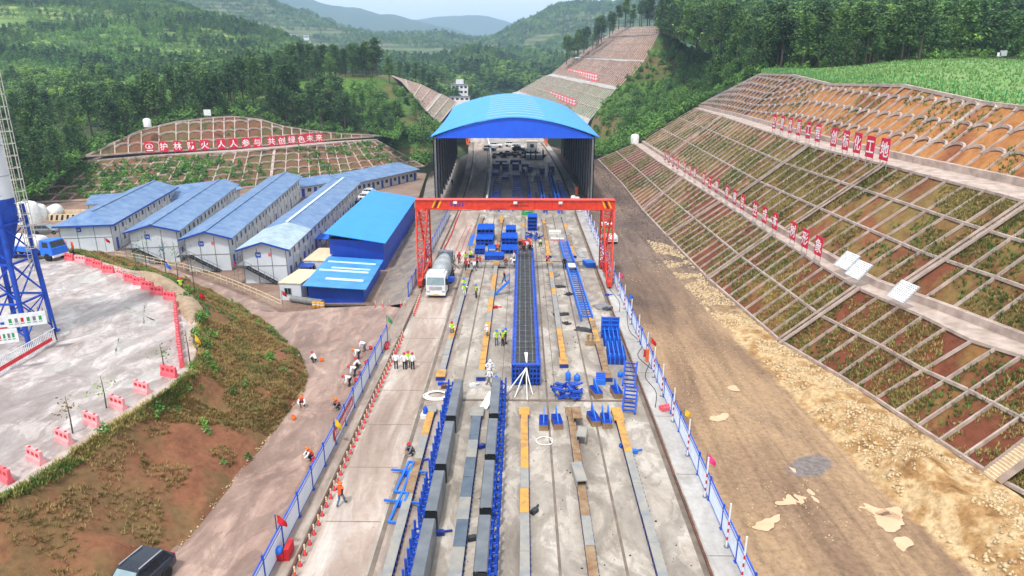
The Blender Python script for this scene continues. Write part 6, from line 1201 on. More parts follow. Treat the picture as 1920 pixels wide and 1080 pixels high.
def bench_dir(px, py, z, line):
    p = at(px, py, z); k = min(range(1, len(line) - 1), key=lambda i: (line[i] - p).length); d = (line[k + 1] - line[k - 1]); return math.atan2(d.y, d.x)
g = 'upper row of letter boards on the right slope'
for ch, x, y in (('', 1452, 227), ('建', 1467, 230), ('优', 1482, 234), ('质', 1498, 238), ('工', 1516, 243), ('程', 1534, 248), ('创', 1564, 256), ('标', 1586, 262), ('化', 1608, 267), ('工', 1632, 274), ('地', 1659, 279)):
    lab = 'red letter board reading %s in the upper row on the right slope' % ch if ch else 'red board with a round white emblem starting the upper row on the right slope'
    if ch == '工': lab += ', beside 质' if x < 1550 else ', beside 地'
    letter_board(ch, x, y + 1, 19.0, 2.35, bench_dir(x, y, 17.3, BENCH2[1]), lab, g, 1.0, not ch)
g = 'lower row of letter boards on the right slope'
low = [('', 1247, 291), ('保', 1254, 296), ('安', 1262, 303), ('全', 1270.5, 307), ('保', 1284, 313), ('质', 1293.5, 318.6), ('量', 1303, 324), ('保', 1319.5, 334.5), ('工', 1331, 342), ('期', 1343.6, 348.4), ('保', 1363, 360), ('廉', 1377.7, 369.7), ('洁', 1392, 379), ('控', 1416, 393), ('成', 1434, 402.7), ('本', 1453, 414.4), ('树', 1487, 432.5), ('形', 1510, 447), ('象', 1535, 461)]
for k, (ch, x, y) in enumerate(low):
    lab = 'red letter board reading %s in the lower row on the right slope' % ch if ch else 'red board with a white emblem starting the lower row on the right slope'
    if ch == '保': lab = 'red letter board reading 保 just before %s in the lower row on the right slope' % low[k + 1][0]
    letter_board(ch, x, y, 9.0, 2.1, bench_dir(x, y, 7.4, BENCH1[1]), lab, g, .95, not ch)
g = 'row of letter boards on the left slope'
for ch, x, y in (('', 280, 276), ('护', 307, 275), ('林', 333, 274), ('防', 359, 273), ('火', 384, 272), ('人', 415, 270), ('人', 438, 269), ('参', 461, 268), ('与', 482, 267), ('共', 509, 265), ('创', 528, 264), ('绿', 547, 262), ('色', 565, 261), ('未', 581, 259), ('来', 598, 258)):
    lab = 'red letter board reading %s on the slope behind the camp' % ch if ch else 'red board with a round white emblem on the slope behind the camp'
    if ch == '人': lab += ', next to 火' if x < 420 else ', next to 参'
    letter_board(ch, x, y, 8.1, 2.75, bench_dir(x, y, 5.7, LBENCH[1]) * .5, lab, g, .7, not ch)
for k in range(13):
    f = k / 12; p = atY(1012 + 64 * f, 171 + 26 * f, 440 - 135 * f); t = thing('letter_board', 'small pale pink letter board in the lowest row on the far right cut slope', 'letter board', p, -.5, 'lowest row of boards on the far right slope'); mb = MB(); mb.bb(-1.1, 1.1, -.1, .1, -.5, 2.6); mb.build('panel', M['pink_plastic'], t); mb = MB(); mb.bb(-.7, .7, -.13, -.1, 1.6, 2.1); mb.bb(-.2, .2, -.13, -.1, 0, 1.6); mb.bb(-.8, .8, -.13, -.1, .4, .8); mb.build('character', M['white'], t)
for k in range(12):
    f = k / 11; p = atY(1068 + 49 * f, 138 + 13 * f, 440 - 95 * f); t = thing('letter_board', 'small pale pink letter board in the middle row on the far right cut slope', 'letter board', p, -.5, 'middle row of boards on the far right slope'); mb = MB(); mb.bb(-1.0, 1.0, -.1, .1, -.5, 3.2); mb.build('panel', M['pink_plastic'], t); mb = MB(); mb.bb(-.7, .7, -.13, -.1, 2.0, 2.6); mb.bb(-.2, .2, -.13, -.1, 0, 2.0); mb.bb(-.8, .8, -.13, -.1, .5, 1.0); mb.build('character', M['white'], t)

# ---- small things on the slopes
def gtank(lab, p, r, h, m='plastic_white', lying=False):
    t = thing('water_tank', lab, 'tank', p); mb = MB()
    if lying: mb.lathe([(0, -h / 2), (r * .7, -h / 2 + .1), (r, -h / 2 + .4), (r, h / 2 - .4), (r * .7, h / 2 - .1), (0, h / 2)], c=(0, 0, r), n=18, M=Matrix.Rotation(PI / 2, 3, 'X') @ Matrix.Rotation(.3, 3, 'Y'))
    else: mb.lathe([(r, 0), (r, h * .8), (r * .75, h * .93), (r * .25, h), (0, h)], n=18)
    mb.build('shell', M[m], t); mb = MB()
    if lying: mb.bb(-r * .7, r * .7, -h * .3, -h * .2, 0, r * .4); mb.bb(-r * .7, r * .7, h * .2, h * .3, 0, r * .4); mb.build('cradle', M['grey'], t)
    else: mb.lathe([(r * .22, h), (r * .22, h * 1.06), (0, h * 1.06)], n=10); mb.build('lid', M['grey'], t)
gtank('white plastic water tank on the bench at the far end of the right slope', at(1190, 269, 8.2), 1.15, 2.6); gtank('white water tank above the left end of the arched slope', at(277, 238, 12.8), 1.0, 2.3)
for lab, px, py, z, w, h, m in (('small white sign board above the left arched slope', 390, 222, 14.6, 2.0, 1.6, 'white'), ('grey sign board at the far edge of the crop field', 1879, 112, 28.5, 1.5, 1.1, 'silver'), ('small white sign beside the grey board at the crop field', 1871, 113, 28.6, .8, .8, 'white')):
    t = thing('sign_board', lab, 'sign', at(px, py, z) if abs(z - 27) > 3 else atY(px, py, 158)); mb = MB(); mb.bb(-w / 2, w / 2, -.04, .04, .8, .8 + h); mb.build('panel', M[m], t); mb = MB(); mb.bb(-.05, .05, .045, .12, -.3, .8 + h); mb.build('post', M['grey'], t)
for k, (px, py, lab) in enumerate(((1590, 490, 'white steel grating lying on the slope behind the last letter board, upper one'), (1612, 507, 'white steel grating lying on the slope, overlapping the upper one'), (1695, 548, 'white steel grating lying alone farther right on the slope above the bench'))):
    p = at(px, py, 8.6); t = thing('steel_grating', lab, 'grating', p, .25); t.rotation_euler = (0, -R(48), .15); mb = MB()
    for q in np.linspace(-.9, .9, 10): mb.bb(q - .05, q + .05, -1.1, 1.1, .1, .14); mb.bb(-.9, .9, q * 1.2 - .05, q * 1.2 + .05, .145, .18)
    mb.build('bar_grid', M['white'], t); mb = MB(); mb.bb(-.95, .95, -1.15, -1.05, .08, .2); mb.bb(-.95, .95, 1.05, 1.15, .08, .2); mb.build('edge_bar', M['silver'], t)
t = thing('field_fence', 'thin green wire fence along the near edge of the crop field', 'fence'); C_ = resample(CREST[1:], 46); mb = MB()
for a, b in zip(C_, C_[1:]):
    for z in (.5, 1.0, 1.45): mb.beam(a + Vector((.8, 0, z)), b + Vector((.8, 0, z)), .03)
mb.build('wire', M['green'], t)
for p in C_: mb = MB(); mb.beam(p + Vector((.8, 0, -.2)), p + Vector((.8, 0, 1.6)), .07); mb.build('post', M['green'], t)
# stepped drain at the right edge
st0, st1 = at(1860, 897, 1.7), at(1935, 842, 4.5); t = thing('stepped_drain', 'stepped concrete drain climbing the right slope at the picture edge', 'steps', st0); d = st1 - st0; mb = MB()
for k in range(14): f = k / 13; mb.box(d * f + Vector((0, 0, .18)), (.5, .95, .22), .1)
mb.build('step', M['cream'], t); mb = MB()
for s in (-.62, .62): mb.beam(Vector((0, s, .2)), d * 1.02 + Vector((0, s, .25)), .22, .4)
mb.build('side_kerb', M['curb'], t)
# ================================================================ VEHICLES, BATCHING PLANT, CARS, VILLAGE
M['car_dark'] = mat('dark_car_paint', (30, 36, 50), (36, 44, 58), 1, .22); M['car_glass'] = mat('car_glass', (24, 30, 38), (34, 42, 52), 2, .06); M['windscreen'] = mat('windscreen', (120, 142, 150), (140, 160, 166), 2, .06); M['drum_grey'] = mat('drum_grey', (162, 170, 172), (132, 138, 140), 1.1, .55); M['hub'] = mat('wheel_hub', (140, 128, 118), (120, 104, 94), 3, .6)
def wheel(parent, x, y, r, w, hub='hub', name='wheel'):
    mb = MB(); mb.lathe([(r * .6, -w / 2), (r * .95, -w / 2), (r, -w * .3), (r, w * .3), (r * .95, w / 2), (r * .6, w / 2)], c=(x, y, r), n=18, M=Matrix.Rotation(PI / 2, 3, 'Y')); o = mb.build(name, M['tyre'], parent)
    mb = MB(); mb.lathe([(0, -w * .45), (r * .62, -w * .45), (r * .62, w * .45), (0, w * .45)], c=(x, y, r), n=14, M=Matrix.Rotation(PI / 2, 3, 'Y')); mb.build('rim', M[hub], o); return o
def car_parts(paint, L=4.6, Wd=1.86, Ht=1.68, rails=True, suv=True):
    """car body by cross sections along its length (front at -Y)"""
    P = []
    w = Wd / 2; secs = [(-L / 2, .45, .62, .80), (-L / 2 + .12, .36, .86, .92), (-L * .30, .30, 1.0, .98), (-L * .18, .28, 1.04, 1.0), (L * .18, .28, 1.06, 1.0), (L * .40, .30, 1.08, .98), (L / 2 - .1, .36, 1.02, .93), (L / 2, .46, .92, .82)]
    rows_ = []
    for y, z0, z1, k in secs: ww = w * k; rows_.append([Vector((-ww * .92, y, z0)), Vector((-ww, y, z0 + .18)), Vector((-ww, y, z1 - .22)), Vector((-ww * .93, y, z1)), Vector((0, y, z1 + .04)), Vector((ww * .93, y, z1)), Vector((ww, y, z1 - .22)), Vector((ww, y, z0 + .18)), Vector((ww * .92, y, z0)), Vector((-ww * .92, y, z0))])
    mb = MB(); mb.grid(rows_); mb.add(rows_[0][:9], [tuple(range(9))]); mb.add(rows_[-1][:9], [tuple(range(8, -1, -1))])
    # cabin
    b = L * (.44 if suv else .36); A = [(-L * .20, 1.0, .90), (-L * .04, Ht - .04, .76), (L * .10, Ht, .76), (b - .35, Ht - .06, .74), (b, 1.04, .86)]
    cab = [[Vector((-w * .93, y if z < 1.1 else y, 1.0)), Vector((-w * k, y, z)), Vector((w * k, y, z)), Vector((w * .93, y, 1.0))] for y, z, k in A]; mb.grid(cab, smooth=False); body = mb.mesh('body'); body.materials.append(M[paint]); out = [('body', body)]
    mb = MB(); e = .012
    def q(a, b_, c, d, mi=0): mb.add([a, b_, c, d], [(0, 1, 2, 3)])
    a0, a1 = cab[0], cab[1]
    def lerp4(f0, f1, g0, g1, n): # windscreen between two sections
        l0, r0 = a0[1].lerp(a0[2], g0), a0[1].lerp(a0[2], g1); l1, r1 = a1[1].lerp(a1[2], g0), a1[1].lerp(a1[2], g1)
        return [x + n * .012 for x in (l0.lerp(l1, f0), r0.lerp(r1, f0), r0.lerp(r1, f1), l0.lerp(l1, f1))]
    q(*lerp4(.08, .92, .05, .95, Vector((0, -.6, .8)))); me = mb.mesh('windscreen'); me.materials.append(M['windscreen']); out.append(('windscreen', me))
    mb = MB(); p0, p1 = cab[3], cab[4]; n = Vector((0, .8, .6)) * .012; q(*[v + n for v in (p0[2].lerp(p0[1], .08).lerp(p1[2], .1), p0[1].lerp(p0[2], .08).lerp(p1[1], .1), p1[1].lerp(p1[2], .08).lerp(p0[1], .2), p1[2].lerp(p1[1], .08).lerp(p0[2], .2))]); me = mb.mesh('rear_window'); me.materials.append(M['car_glass']); out.append(('rear_window', me))
    for s in (-1, 1):
        mb = MB()
        for (ya, yb, yc, yd) in ((-L * .155, -L * .03, L * .10, L * .10), (L * .115, L * .115, L * .27, L * .27), (L * .285, L * .285, b - .42, b - .2)):
            z0, z1 = 1.08, Ht - .14; x0, x1 = s * (w * .915 + .012), s * (w * .80 + .012); vs = [(x0, ya, z0), (x0, yd, z0), (x1, yc, z1), (x1, yb, z1)]; mb.add(vs, [(0, 1, 2, 3) if s > 0 else (3, 2, 1, 0)])
        me = mb.mesh('side_window'); me.materials.append(M['car_glass']); out.append(('side_window', me))
        mb = MB(); mb.bb(s * w * .62 - .2, s * w * .62 + .2, -L / 2 - .0, -L / 2 + .22, .68, .8); me = mb.mesh('headlight'); me.materials.append(M['silver']); out.append(('headlight', me))
        mb = MB(); mb.bb(s * w * .66 - .16, s * w * .66 + .16, L / 2 - .16, L / 2 - .01, .8, .98); me = mb.mesh('tail_light'); me.materials.append(M['red']); out.append(('tail_light', me))
        mb = MB(); mb.bb(min(s * w, s * (w + .2)), max(s * w, s * (w + .2)), -L * .16, -L * .16 + .1, 1.02, 1.18); me = mb.mesh('mirror'); me.materials.append(M[paint]); out.append(('mirror', me))
        if rails: mb = MB(); mb.beam((s * w * .70, -L * .02, Ht + .04), (s * w * .70, b - .5, Ht + .02), .05); me = mb.mesh('roof_rail'); me.materials.append(M['silver']); out.append(('roof_rail', me))
    return out
CARS = {}
def car(lab, p, rz, paint, suv=True, name='parked_car', group=None, wheels=True):
    k = (paint, suv)
    if k not in CARS: CARS[k] = car_parts(paint, 4.6 if suv else 4.7, 1.86, 1.68 if suv else 1.46, suv, suv)
    t = thing(name, lab, 'car', p, rz, group)
    for nm, me in CARS[k]: inst(nm, me, t)
    for x in (-.85, .85):
        for y in (-1.42, 1.38): wheel(t, x, y, .36, .27)
    return t
pc = at(254, 1110); car('dark blue sport utility car with silver roof rails on the mud road', pc, R(-15), 'car_dark'); paint('car_white', (232, 234, 236), .25); paint('car_grey', (120, 122, 126), .3); paint('car_black', (24, 24, 28), .2); paint('car_silver', (176, 182, 188), .3, metal=.3)
car('muddy grey car parked below the white tanks, behind the tank truck', at(91, 438, .2), R(95), 'car_grey')
for k, (x, y, m, lab) in enumerate(((690, 375, 'car_white', 'white car parked between barrack 4 and the tall blue shed, front one'), (697, 366, 'car_white', 'white car parked behind the front white car beside the tall blue shed'), (680, 390, 'car_black', 'black car parked beside the white cars along barrack 4'), (678, 398, 'car_black', 'black car half hidden by the tall blue shed roof'), (673, 404, 'car_white', 'white car nearest the camera in the row along barrack 4'))): car(lab, at(x, y, Zc + .05), R(75), m)
for x, Y, m, rz, lab in ((-7.6, 222, 'car_silver', 70, 'silver car parked across the road beyond the shed, left of the pair'), (-5.4, 229, 'car_white', 80, 'white car parked behind the silver car beyond the shed'), (1.8, 220, 'car_black', 78, 'black car parked beyond the shed in front of the white cabin'), (1.6, 225, 'car_white', 80, 'white car parked behind the black car beyond the shed'), (-.2, 231, 'car_white', 82, 'white car farthest back beyond the shed')): car(lab, deck(x, Y), R(rz), m)
t = thing('site_cabin', 'white site cabin with a window beyond the far end of the shed', 'cabin', deck(4.2, 222)); mb = MB(); mb.bb(0, 3.4, 0, 3, 0, 2.7); mb.build('wall', M['wall_white'], t); mb = MB(); mb.bb(-.1, 3.5, -.1, 3.1, 2.7, 2.85); mb.build('roof', M['cream'], t); window_part(t, (1.7, -.003, 1.5), 0, 1.2, 1.1)
# concrete mixer truck (front at -Y)
t = thing('mixer_truck', 'white concrete mixer truck with a grey drum beside the left crane leg', 'truck', at(816, 559) + Vector((.1, 0, 0)), R(-2.5)); mb = MB(); w = 1.22
rows_ = [[Vector((-w, y, z)) for y, z in ((0, .55), (0, 1.6), (.16, 2.75), (.35, 2.95), (2.0, 3.0), (2.0, .55))], [Vector((w, y, z)) for y, z in ((0, .55), (0, 1.6), (.16, 2.75), (.35, 2.95), (2.0, 3.0), (2.0, .55))]]
mb.grid(rows_[::-1], smooth=False); mb.add(rows_[0], [tuple(range(6))]); mb.add(rows_[1], [tuple(range(5, -1, -1))]); mb.bb(-w * .8, w * .8, .5, 1.9, 3.0, 3.25); cabm = mb.build('cab', M['white'], t)
mb = MB(); mb.add([(-w * .9, -.03, 1.72), (w * .9, -.03, 1.72), (w * .86, .125, 2.66), (-w * .86, .125, 2.66)], [(0, 1, 2, 3)]); mb.build('windscreen', M['windscreen'], cabm)
for s in (-1, 1):
    mb = MB(); X = s * (w + .006); mb.add([(X, .35, 1.7), (X, 1.35, 1.7), (X, 1.35, 2.55), (X, .5, 2.55)], [(0, 1, 2, 3) if s > 0 else (3, 2, 1, 0)]); mb.build('side_window', M['car_glass'], cabm)
    mb = MB(); mb.bb(s * .95 - .22, s * .95 + .22, -.04, .05, .72, .95); mb.build('headlight', M['silver'], cabm); mb = MB(); mb.bb(min(s * w, s * (w + .35)), max(s * w, s * (w + .35)), .0, .12, 1.75, 2.5); mb.build('mirror', M['black'], cabm)
mb = MB(); mb.bb(-w, w, -.12, .3, .4, .7); mb.build('bumper', M['plastic_white'], cabm); mb = MB(); mb.bb(-.8, .8, -.02, .01, 1.05, 1.5); mb.build('grille', M['silver'], cabm); mb = MB(); mb.bb(-.28, .28, -.135, -.12, .48, .62); mb.build('number_plate', M['stripe_yellow'], cabm)
mb = MB(); mb.bb(-.45, .45, 1.6, 9.2, .75, 1.05); mb.bb(-1.15, 1.15, 2.4, 9.0, 1.05, 1.15); mb.build('chassis', M['dark_steel'], t)
ax = Matrix.Rotation(PI / 2 + R(11), 3, 'X').to_3x3()
Rm = Matrix.Rotation(-(PI / 2 - R(12)), 3, 'X')
mb = MB(); mb.lathe([(.5, -3.0), (.95, -2.6), (1.22, -1.4), (1.28, -.3), (1.2, .8), (.85, 2.4), (.62, 3.1), (.5, 3.1)], c=(0, 5.4, 2.45), n=24, M=Rm); mb.build('drum', M['drum_grey'], t)
mb = MB(); mb.bb(-1.0, 1.0, 8.2, 9.2, 2.9, 3.9); mb.bb(-.8, .8, 8.6, 9.1, 1.1, 2.9); mb.build('hopper', M['steel'], t); mb = MB(); mb.beam((.6, 9.0, 2.4), (1.7, 9.4, 1.2), .5, .12); mb.build('chute', M['steel'], t)
mb = MB(); mb.bb(1.1, 1.9, 3.0, 3.7, 1.2, 1.8); mb.build('side_box', M['form_blue'], t)
mb = MB(); mb.beam((1.25, 5, 1.2), (1.25, 8.6, 3.4), .08); mb.beam((1.25, 8.6, 1.2), (1.25, 8.6, 3.8), .06); mb.beam((1.0, 8.6, 1.2), (1.0, 8.6, 3.8), .06); mb.build('ladder', M['dark_steel'], t)
for x in (-1.0, 1.0):
    for y in (.95, 2.6, 6.6, 8.0): wheel(t, x, y, .52, .34)
# white truck by the right crane leg
t = thing('light_truck', 'small white truck with an open rear parked behind the right crane leg', 'truck', at(1142, 452), R(4)); mb = MB(); mb.bb(-.95, .95, -2.4, 1.8, .45, 1.0); mb.bb(-.92, .92, -2.3, -.1, 1.0, 1.35); mb.bb(-.92, .92, 1.9, 3.6, .6, 2.5); mb.build('body', M['car_white'], t); mb = MB(); mb.bb(-.95, .95, 1.2, 1.9, .9, 1.9); mb.build('bed', M['green'], t); mb = MB(); mb.bb(-.8, .8, 1.885, 1.898, 1.6, 2.3); mb.build('rear_window', M['car_glass'], t); mb = MB(); mb.bb(-.75, .75, -2.41, -2.405, .6, .85); mb.build('plate', M['silver'], t)
for x in (-.8, .8):
    for y in (-1.6, 2.8): wheel(t, x, y, .4, .25)
# tank truck on the plateau
t = thing('tank_truck', 'blue-cabbed water tank truck with a white tank at the edge of the batching plant', 'truck', at(116, 487, Zp), R(76)); mb = MB(); mb.bb(-1.1, 1.1, 0, 1.8, .7, 1.6); mb.add([(-1.1, .05, 1.6), (1.1, .05, 1.6), (1.1, 1.8, 1.6), (-1.1, 1.8, 1.6), (-1.0, .35, 2.5), (1.0, .35, 2.5), (1.0, 1.75, 2.55), (-1.0, 1.75, 2.55)], [(0, 1, 5, 4), (1, 2, 6, 5), (2, 3, 7, 6), (3, 0, 4, 7), (4, 5, 6, 7)])
# front of the cab faces -Y, which this rotation turns to the right of the picture
tcab = mb.build('cab', M['form_light'], t)
for s in (-1, 1): mb = MB(); mb.add([(s * 1.105, .45, 1.7), (s * 1.105, 1.4, 1.7), (s * 1.03, 1.4, 2.35), (s * 1.03, .6, 2.35)], [(0, 1, 2, 3) if s > 0 else (3, 2, 1, 0)]); mb.build('side_window', M['car_glass'], tcab)
mb = MB(); mb.add([(-1.0, .08, 1.7), (1.0, .08, 1.7), (.93, .3, 2.4), (-.93, .3, 2.4)], [(0, 1, 2, 3)]); mb.build('windscreen', M['car_glass'], tcab); mb = MB(); mb.bb(-1.1, 1.1, -.1, .1, .5, .75); mb.build('bumper', M['plastic_white'], tcab)
RX = Matrix.Rotation(-PI / 2, 3, 'X'); mb = MB(); mb.lathe([(0, -2.7), (.8, -2.68), (.98, -2.5), (.98, 2.5), (.8, 2.68), (0, 2.7)], c=(0, 5.0, 1.95), n=20, M=RX); mb.build('tank', M['plastic_white'], t); mb = MB(); mb.bb(-1.02, 1.02, 2.5, 7.5, .95, 1.55); mb.build('lower_band', M['form_light'], t); mb = MB(); mb.bb(-.5, .5, 1.5, 8.0, .7, .95); mb.bb(-1.1, 1.1, 2.6, 5.0, .5, .56); mb.build('chassis', M['rust'], t)
for x in (-.95, .95):
    for y in (.9, 6.2, 7.3): wheel(t, x, y, .5, .3)
# batching plant silo on its blue legs
M['ladder_grey'] = mat('ladder_grey', (196, 194, 186), (170, 168, 160), 2, .6); M['silo_white'] = mat('silo_white', (226, 230, 236), (204, 210, 218), .4, .45)
def silo(lab, cx, cy, r=1.6, letters=True):
    t = thing('cement_silo', lab, 'silo', (cx, cy, Zp)); zb, zc, zt = 6.2, 10.6, 25.5
    mb = MB(); mb.lathe([(.25, zb), (r, zc), (r, zc + 1.6)], n=28); mb.build('cone', M['form_blue'], t); mb = MB(); mb.lathe([(r, zc + 1.6), (r, zt), (r * .8, zt + .35), (0, zt + .5)], n=28); sh = mb.build('shell', M['silo_white'], t)
    mb = MB(); [mb.lathe([(r + .03, z), (r + .03, z + .06)], n=28) for z in np.arange(zc + 3.4, zt, 2.4)]; mb.build('weld_band', M['silver'], sh)
    d = r * .86
    for a in (1, -1):
        for b in (1, -1): mb = MB(); mb.tube([(a * (d + .3), b * (d + .3), 0), (a * d, b * d, zc + .9)], .2, 10); mb.lathe([(.42, 0), (.42, .12)], c=(a * (d + .3), b * (d + .3), 0), n=10); mb.build('leg', M['form_blue'], t)
    mb = MB(); c = d + .2
    for z0, z1 in ((.6, 3.6), (3.8, 7.0), (7.2, 10.2)):
        for (a, b), (e, f) in (((1, -1), (1, 1)), ((1, 1), (-1, 1)), ((-1, 1), (-1, -1)), ((-1, -1), (1, -1))):
            mb.beam((a * c, b * c, z0), (e * c, f * c, z1), .09); mb.beam((e * c, f * c, z0), (a * c, b * c, z1), .09); mb.beam((a * c, b * c, z1), (e * c, f * c, z1), .16)
    mb.build('brace', M['blue_paint'], t)
    # caged ladder on the right side
    lx, ly = r + .35, .3; mb = MB()
    for s in (-.25, .25): mb.beam((lx, ly + s, 6), (lx, ly + s, zt + 1.2), .05)
    for z in np.arange(6, zt + 1, .35): mb.beam((lx, ly - .25, z), (lx, ly + .25, z), .035)
    for z in np.arange(8, zt + 1, .95):
        pts = [(lx + .75 * math.sin(a), ly + .42 * math.cos(a), z) for a in np.linspace(0, PI, 7)]; [mb.beam(p, q, .05) for p, q in zip(pts, pts[1:])]
    for a in np.linspace(.4, PI - .4, 4): mb.beam((lx + .75 * math.sin(a), ly + .42 * math.cos(a), 8), (lx + .75 * math.sin(a), ly + .42 * math.cos(a), zt + 1), .045)
    mb.build('caged_ladder', M['ladder_grey'], t)
    if letters:
        for ch, z in (('建', 16.0), ('投', 13.5)):
            me = text_mesh(ch, 2.1, .01, .03).copy(); n = len(me.vertices); co = np.empty(n * 3); me.vertices.foreach_get('co', co); co = co.reshape(-1, 3); a = co[:, 0] / r + R(34); rr = r + .03 - co[:, 1] * .5; me.vertices.foreach_set('co', np.stack([rr * np.sin(a), -rr * np.cos(a), co[:, 2]], 1).ravel()); me.update(); me.materials.append(M['form_light']); inst('character', me, sh, (0, 0, z))
    return t
sx = at(73, 637, Zp); S1 = silo('white and blue cement silo on blue legs with a caged ladder', sx.x - 1.65, sx.y + .4); silo('second cement silo mostly cut off by the left picture edge', sx.x - 6.3, sx.y - 3.2, letters=False)
for px, py, w, lab, z in ((40, 600, 3.4, 'white notice board with small pictures on the blue silo legs, right one', 3.0), (-2, 632, 2.4, 'white notice board on the blue silo legs, cut by the picture edge', 3.0)):
    p = at(px, py, Zp + z); t = thing('notice_board', lab, 'notice board', p, .42); mb = MB(); mb.bb(-w / 2, w / 2, -.03, .03, -.55, .55); mb.build('panel', M['white'], t); mb = MB(); mb.lathe([(.16, -.045), (.16, -.031), (0, -.031)], c=(-w * .38, 0, -.05), n=12, M=Matrix.Rotation(PI / 2, 3, 'X')); mb.bb(-w * .42, -w * .34, -.04, -.031, -.2, .0); mb.build('logo', M['blue_paint'], t)
    for q in range(6): mb = MB(); mb.bb(-w * .25 + q * w * .12, -w * .19 + q * w * .12, -.04, -.031, -.15, .2); mb.bb(-w * .26 + q * w * .12, -w * .18 + q * w * .12, -.04, -.031, -.3, -.24); mb.build('pictogram', M[('green', 'grey', 'red', 'green', 'steel', 'green')[q]], t)
    mb = MB(); mb.bb(-w / 2, -w * .3, -.04, -.031, -.54, -.42); mb.build('red_band', M['red'], t)
    mb = MB(); mb.bb(-w / 2, w / 2, .035, .12, .42, .5); mb.bb(-w / 2, w / 2, .035, .12, -.5, -.42); mb.build('back_rail', M['form_blue'], t)
t = thing('site_rail', 'white railing with red stripes on the ground below the silo', 'railing'); A_, B_ = at(-45, 732, Zp), at(107, 641, Zp); mb = MB()
for z in (.15, 1.25): mb.beam(A_ + Vector((0, 0, z)), B_ + Vector((0, 0, z)), .06)
mb.build('rail', M['white'], t)
for k, p in enumerate(resample([A_, B_], 46)): mb = MB(); mb.beam(p + Vector((0, 0, .15)), p + Vector((0, 0, 1.25)), .05, .05); mb.build('bar', M['white'], t)
mb = MB(); mb.beam(A_.lerp(B_, .12) + Vector((.02, -.06, .5)), A_.lerp(B_, .95) + Vector((.02, -.06, .5)), .03, .32); mb.build('red_strip', M['red_vest'], t)
mb = MB(); C2 = at(97, 603, Zp)
for z in (.15, 1.25): mb.beam(B_ + Vector((0, 0, z)), C2 + Vector((0, 0, z)), .06)
for p in resample([B_, C2, at(75, 600, Zp)], 14): mb.beam(p, p + Vector((0, 0, 1.3)), .05)
mb.build('side_rail', M['grey'], t)
# white tanks and the striped pit
gtank('large white rectangular-topped tank behind the silo legs', at(56, 418, 0), 1.9, 4.2); gtank('white standing tank in the middle behind the muddy car', at(77, 413, 0), 1.2, 3.2); gtank('pale tank lying on its side beside the standing tank', at(104, 408, 0), 1.25, 3.6, lying=True)
t = thing('striped_pit', 'concrete settling pit with a yellow and black striped wall', 'pit', at(128, 414, 0), .12); mb = MB(); mb.bb(-3.4, 4.2, 0, .3, 0, 1.2); mb.bb(-3.4, -3.1, .3, 5, 0, 1.2); mb.bb(3.9, 4.2, .3, 5, 0, 1.2); mb.bb(-3.1, 3.9, 4.7, 5, 0, 1.2); mb.build('wall', M['cream'], t); mb = MB()
for x in np.arange(-3.2, 4.0, .95): mb.add([(x, -.012, .15), (x + .4, -.012, .15), (x + .7, -.012, 1.15), (x + .3, -.012, 1.15)], [(0, 1, 2, 3)])
mb.build('stripe', M['black'], t)
# pink water-filled barriers round the plateau
def barrier_parts():
    mb = MB(); L = 1.5; pr = [(-.2, 0), (.2, 0), (.17, .28), (.1, .4), (.085, .88), (-.085, .88), (-.1, .4), (-.17, .28)]
    vs = [(x, y, z) for x in (-L / 2, L / 2) for y, z in pr]; n = len(pr); mb.add(vs, [tuple(range(n)), tuple(range(2 * n - 1, n - 1, -1))] + [(i, i + n, (i + 1) % n + n, (i + 1) % n) for i in range(n)]); me = mb.mesh('body'); me.materials.append(M['pink_plastic']); out = [('body', me)]
    for x in (-.45, 0, .45): mb = MB(); mb.bb(x - .13, x + .13, -.107, .107, .5, .7); me = mb.mesh('slot'); me.materials.append(M['red']); out.append(('slot', me))
    for x in (-.4, .4): mb = MB(); mb.lathe([(.08, .88), (.08, .93), (0, .93)], c=(x, 0, 0), n=8); me = mb.mesh('filler_cap'); me.materials.append(M['red']); out.append(('filler_cap', me))
    return out
BP = barrier_parts(); M['pink_faded'] = mat('pink_faded', (226, 140, 146), (236, 170, 172), 1.2, .55)
bars = [(131, 488, 25, 0), (152, 492, 15, 1), (171, 497, 25, 0), (184, 502, 22, 0), (204, 511, 15, 0), (227, 519, 35, 1), (244, 528, 25, 0), (262, 534, 15, 0), (278, 542, 15, 0), (295, 552, 15, 0), (319, 562, 20, 0), (329, 575, 80, 0), (330, 588, 88, 0), (331, 601, 88, 0), (333, 614, 88, 0), (334, 627, 90, 0), (335, 640, 90, 0), (337, 653, 92, 0), (339, 668, 92, 0), (341, 683, 92, 0), (318, 706, -22, 0), (267, 736, -25, 1), (222, 765, -27, 1), (174, 797, -27, 1), (121, 830, -28, 1), (68, 866, -28, 1), (8, 900, -28, 0)]
def BANG(k): d = at(bars[min(k + 1, 19)][0], bars[min(k + 1, 19)][1], Zp) - at(bars[max(k - 1, 11)][0], bars[max(k - 1, 11)][1], Zp); return math.atan2(d.y, d.x)
for k, (x, y, a, f) in enumerate(bars):
    lab = ('%s pink water barrier along the plateau edge, counting from the tank truck' % ORD[k]); t = thing('water_barrier', lab, 'barrier', at(x, y, Zp + .004), R(-a) if k < 11 else (BANG(k) if k < 20 else R(a)), 'pink water barriers round the batching plant')
    for nm, me in BP: inst(nm, me, t, mat=M['pink_faded'] if (f and nm == 'body') else None)
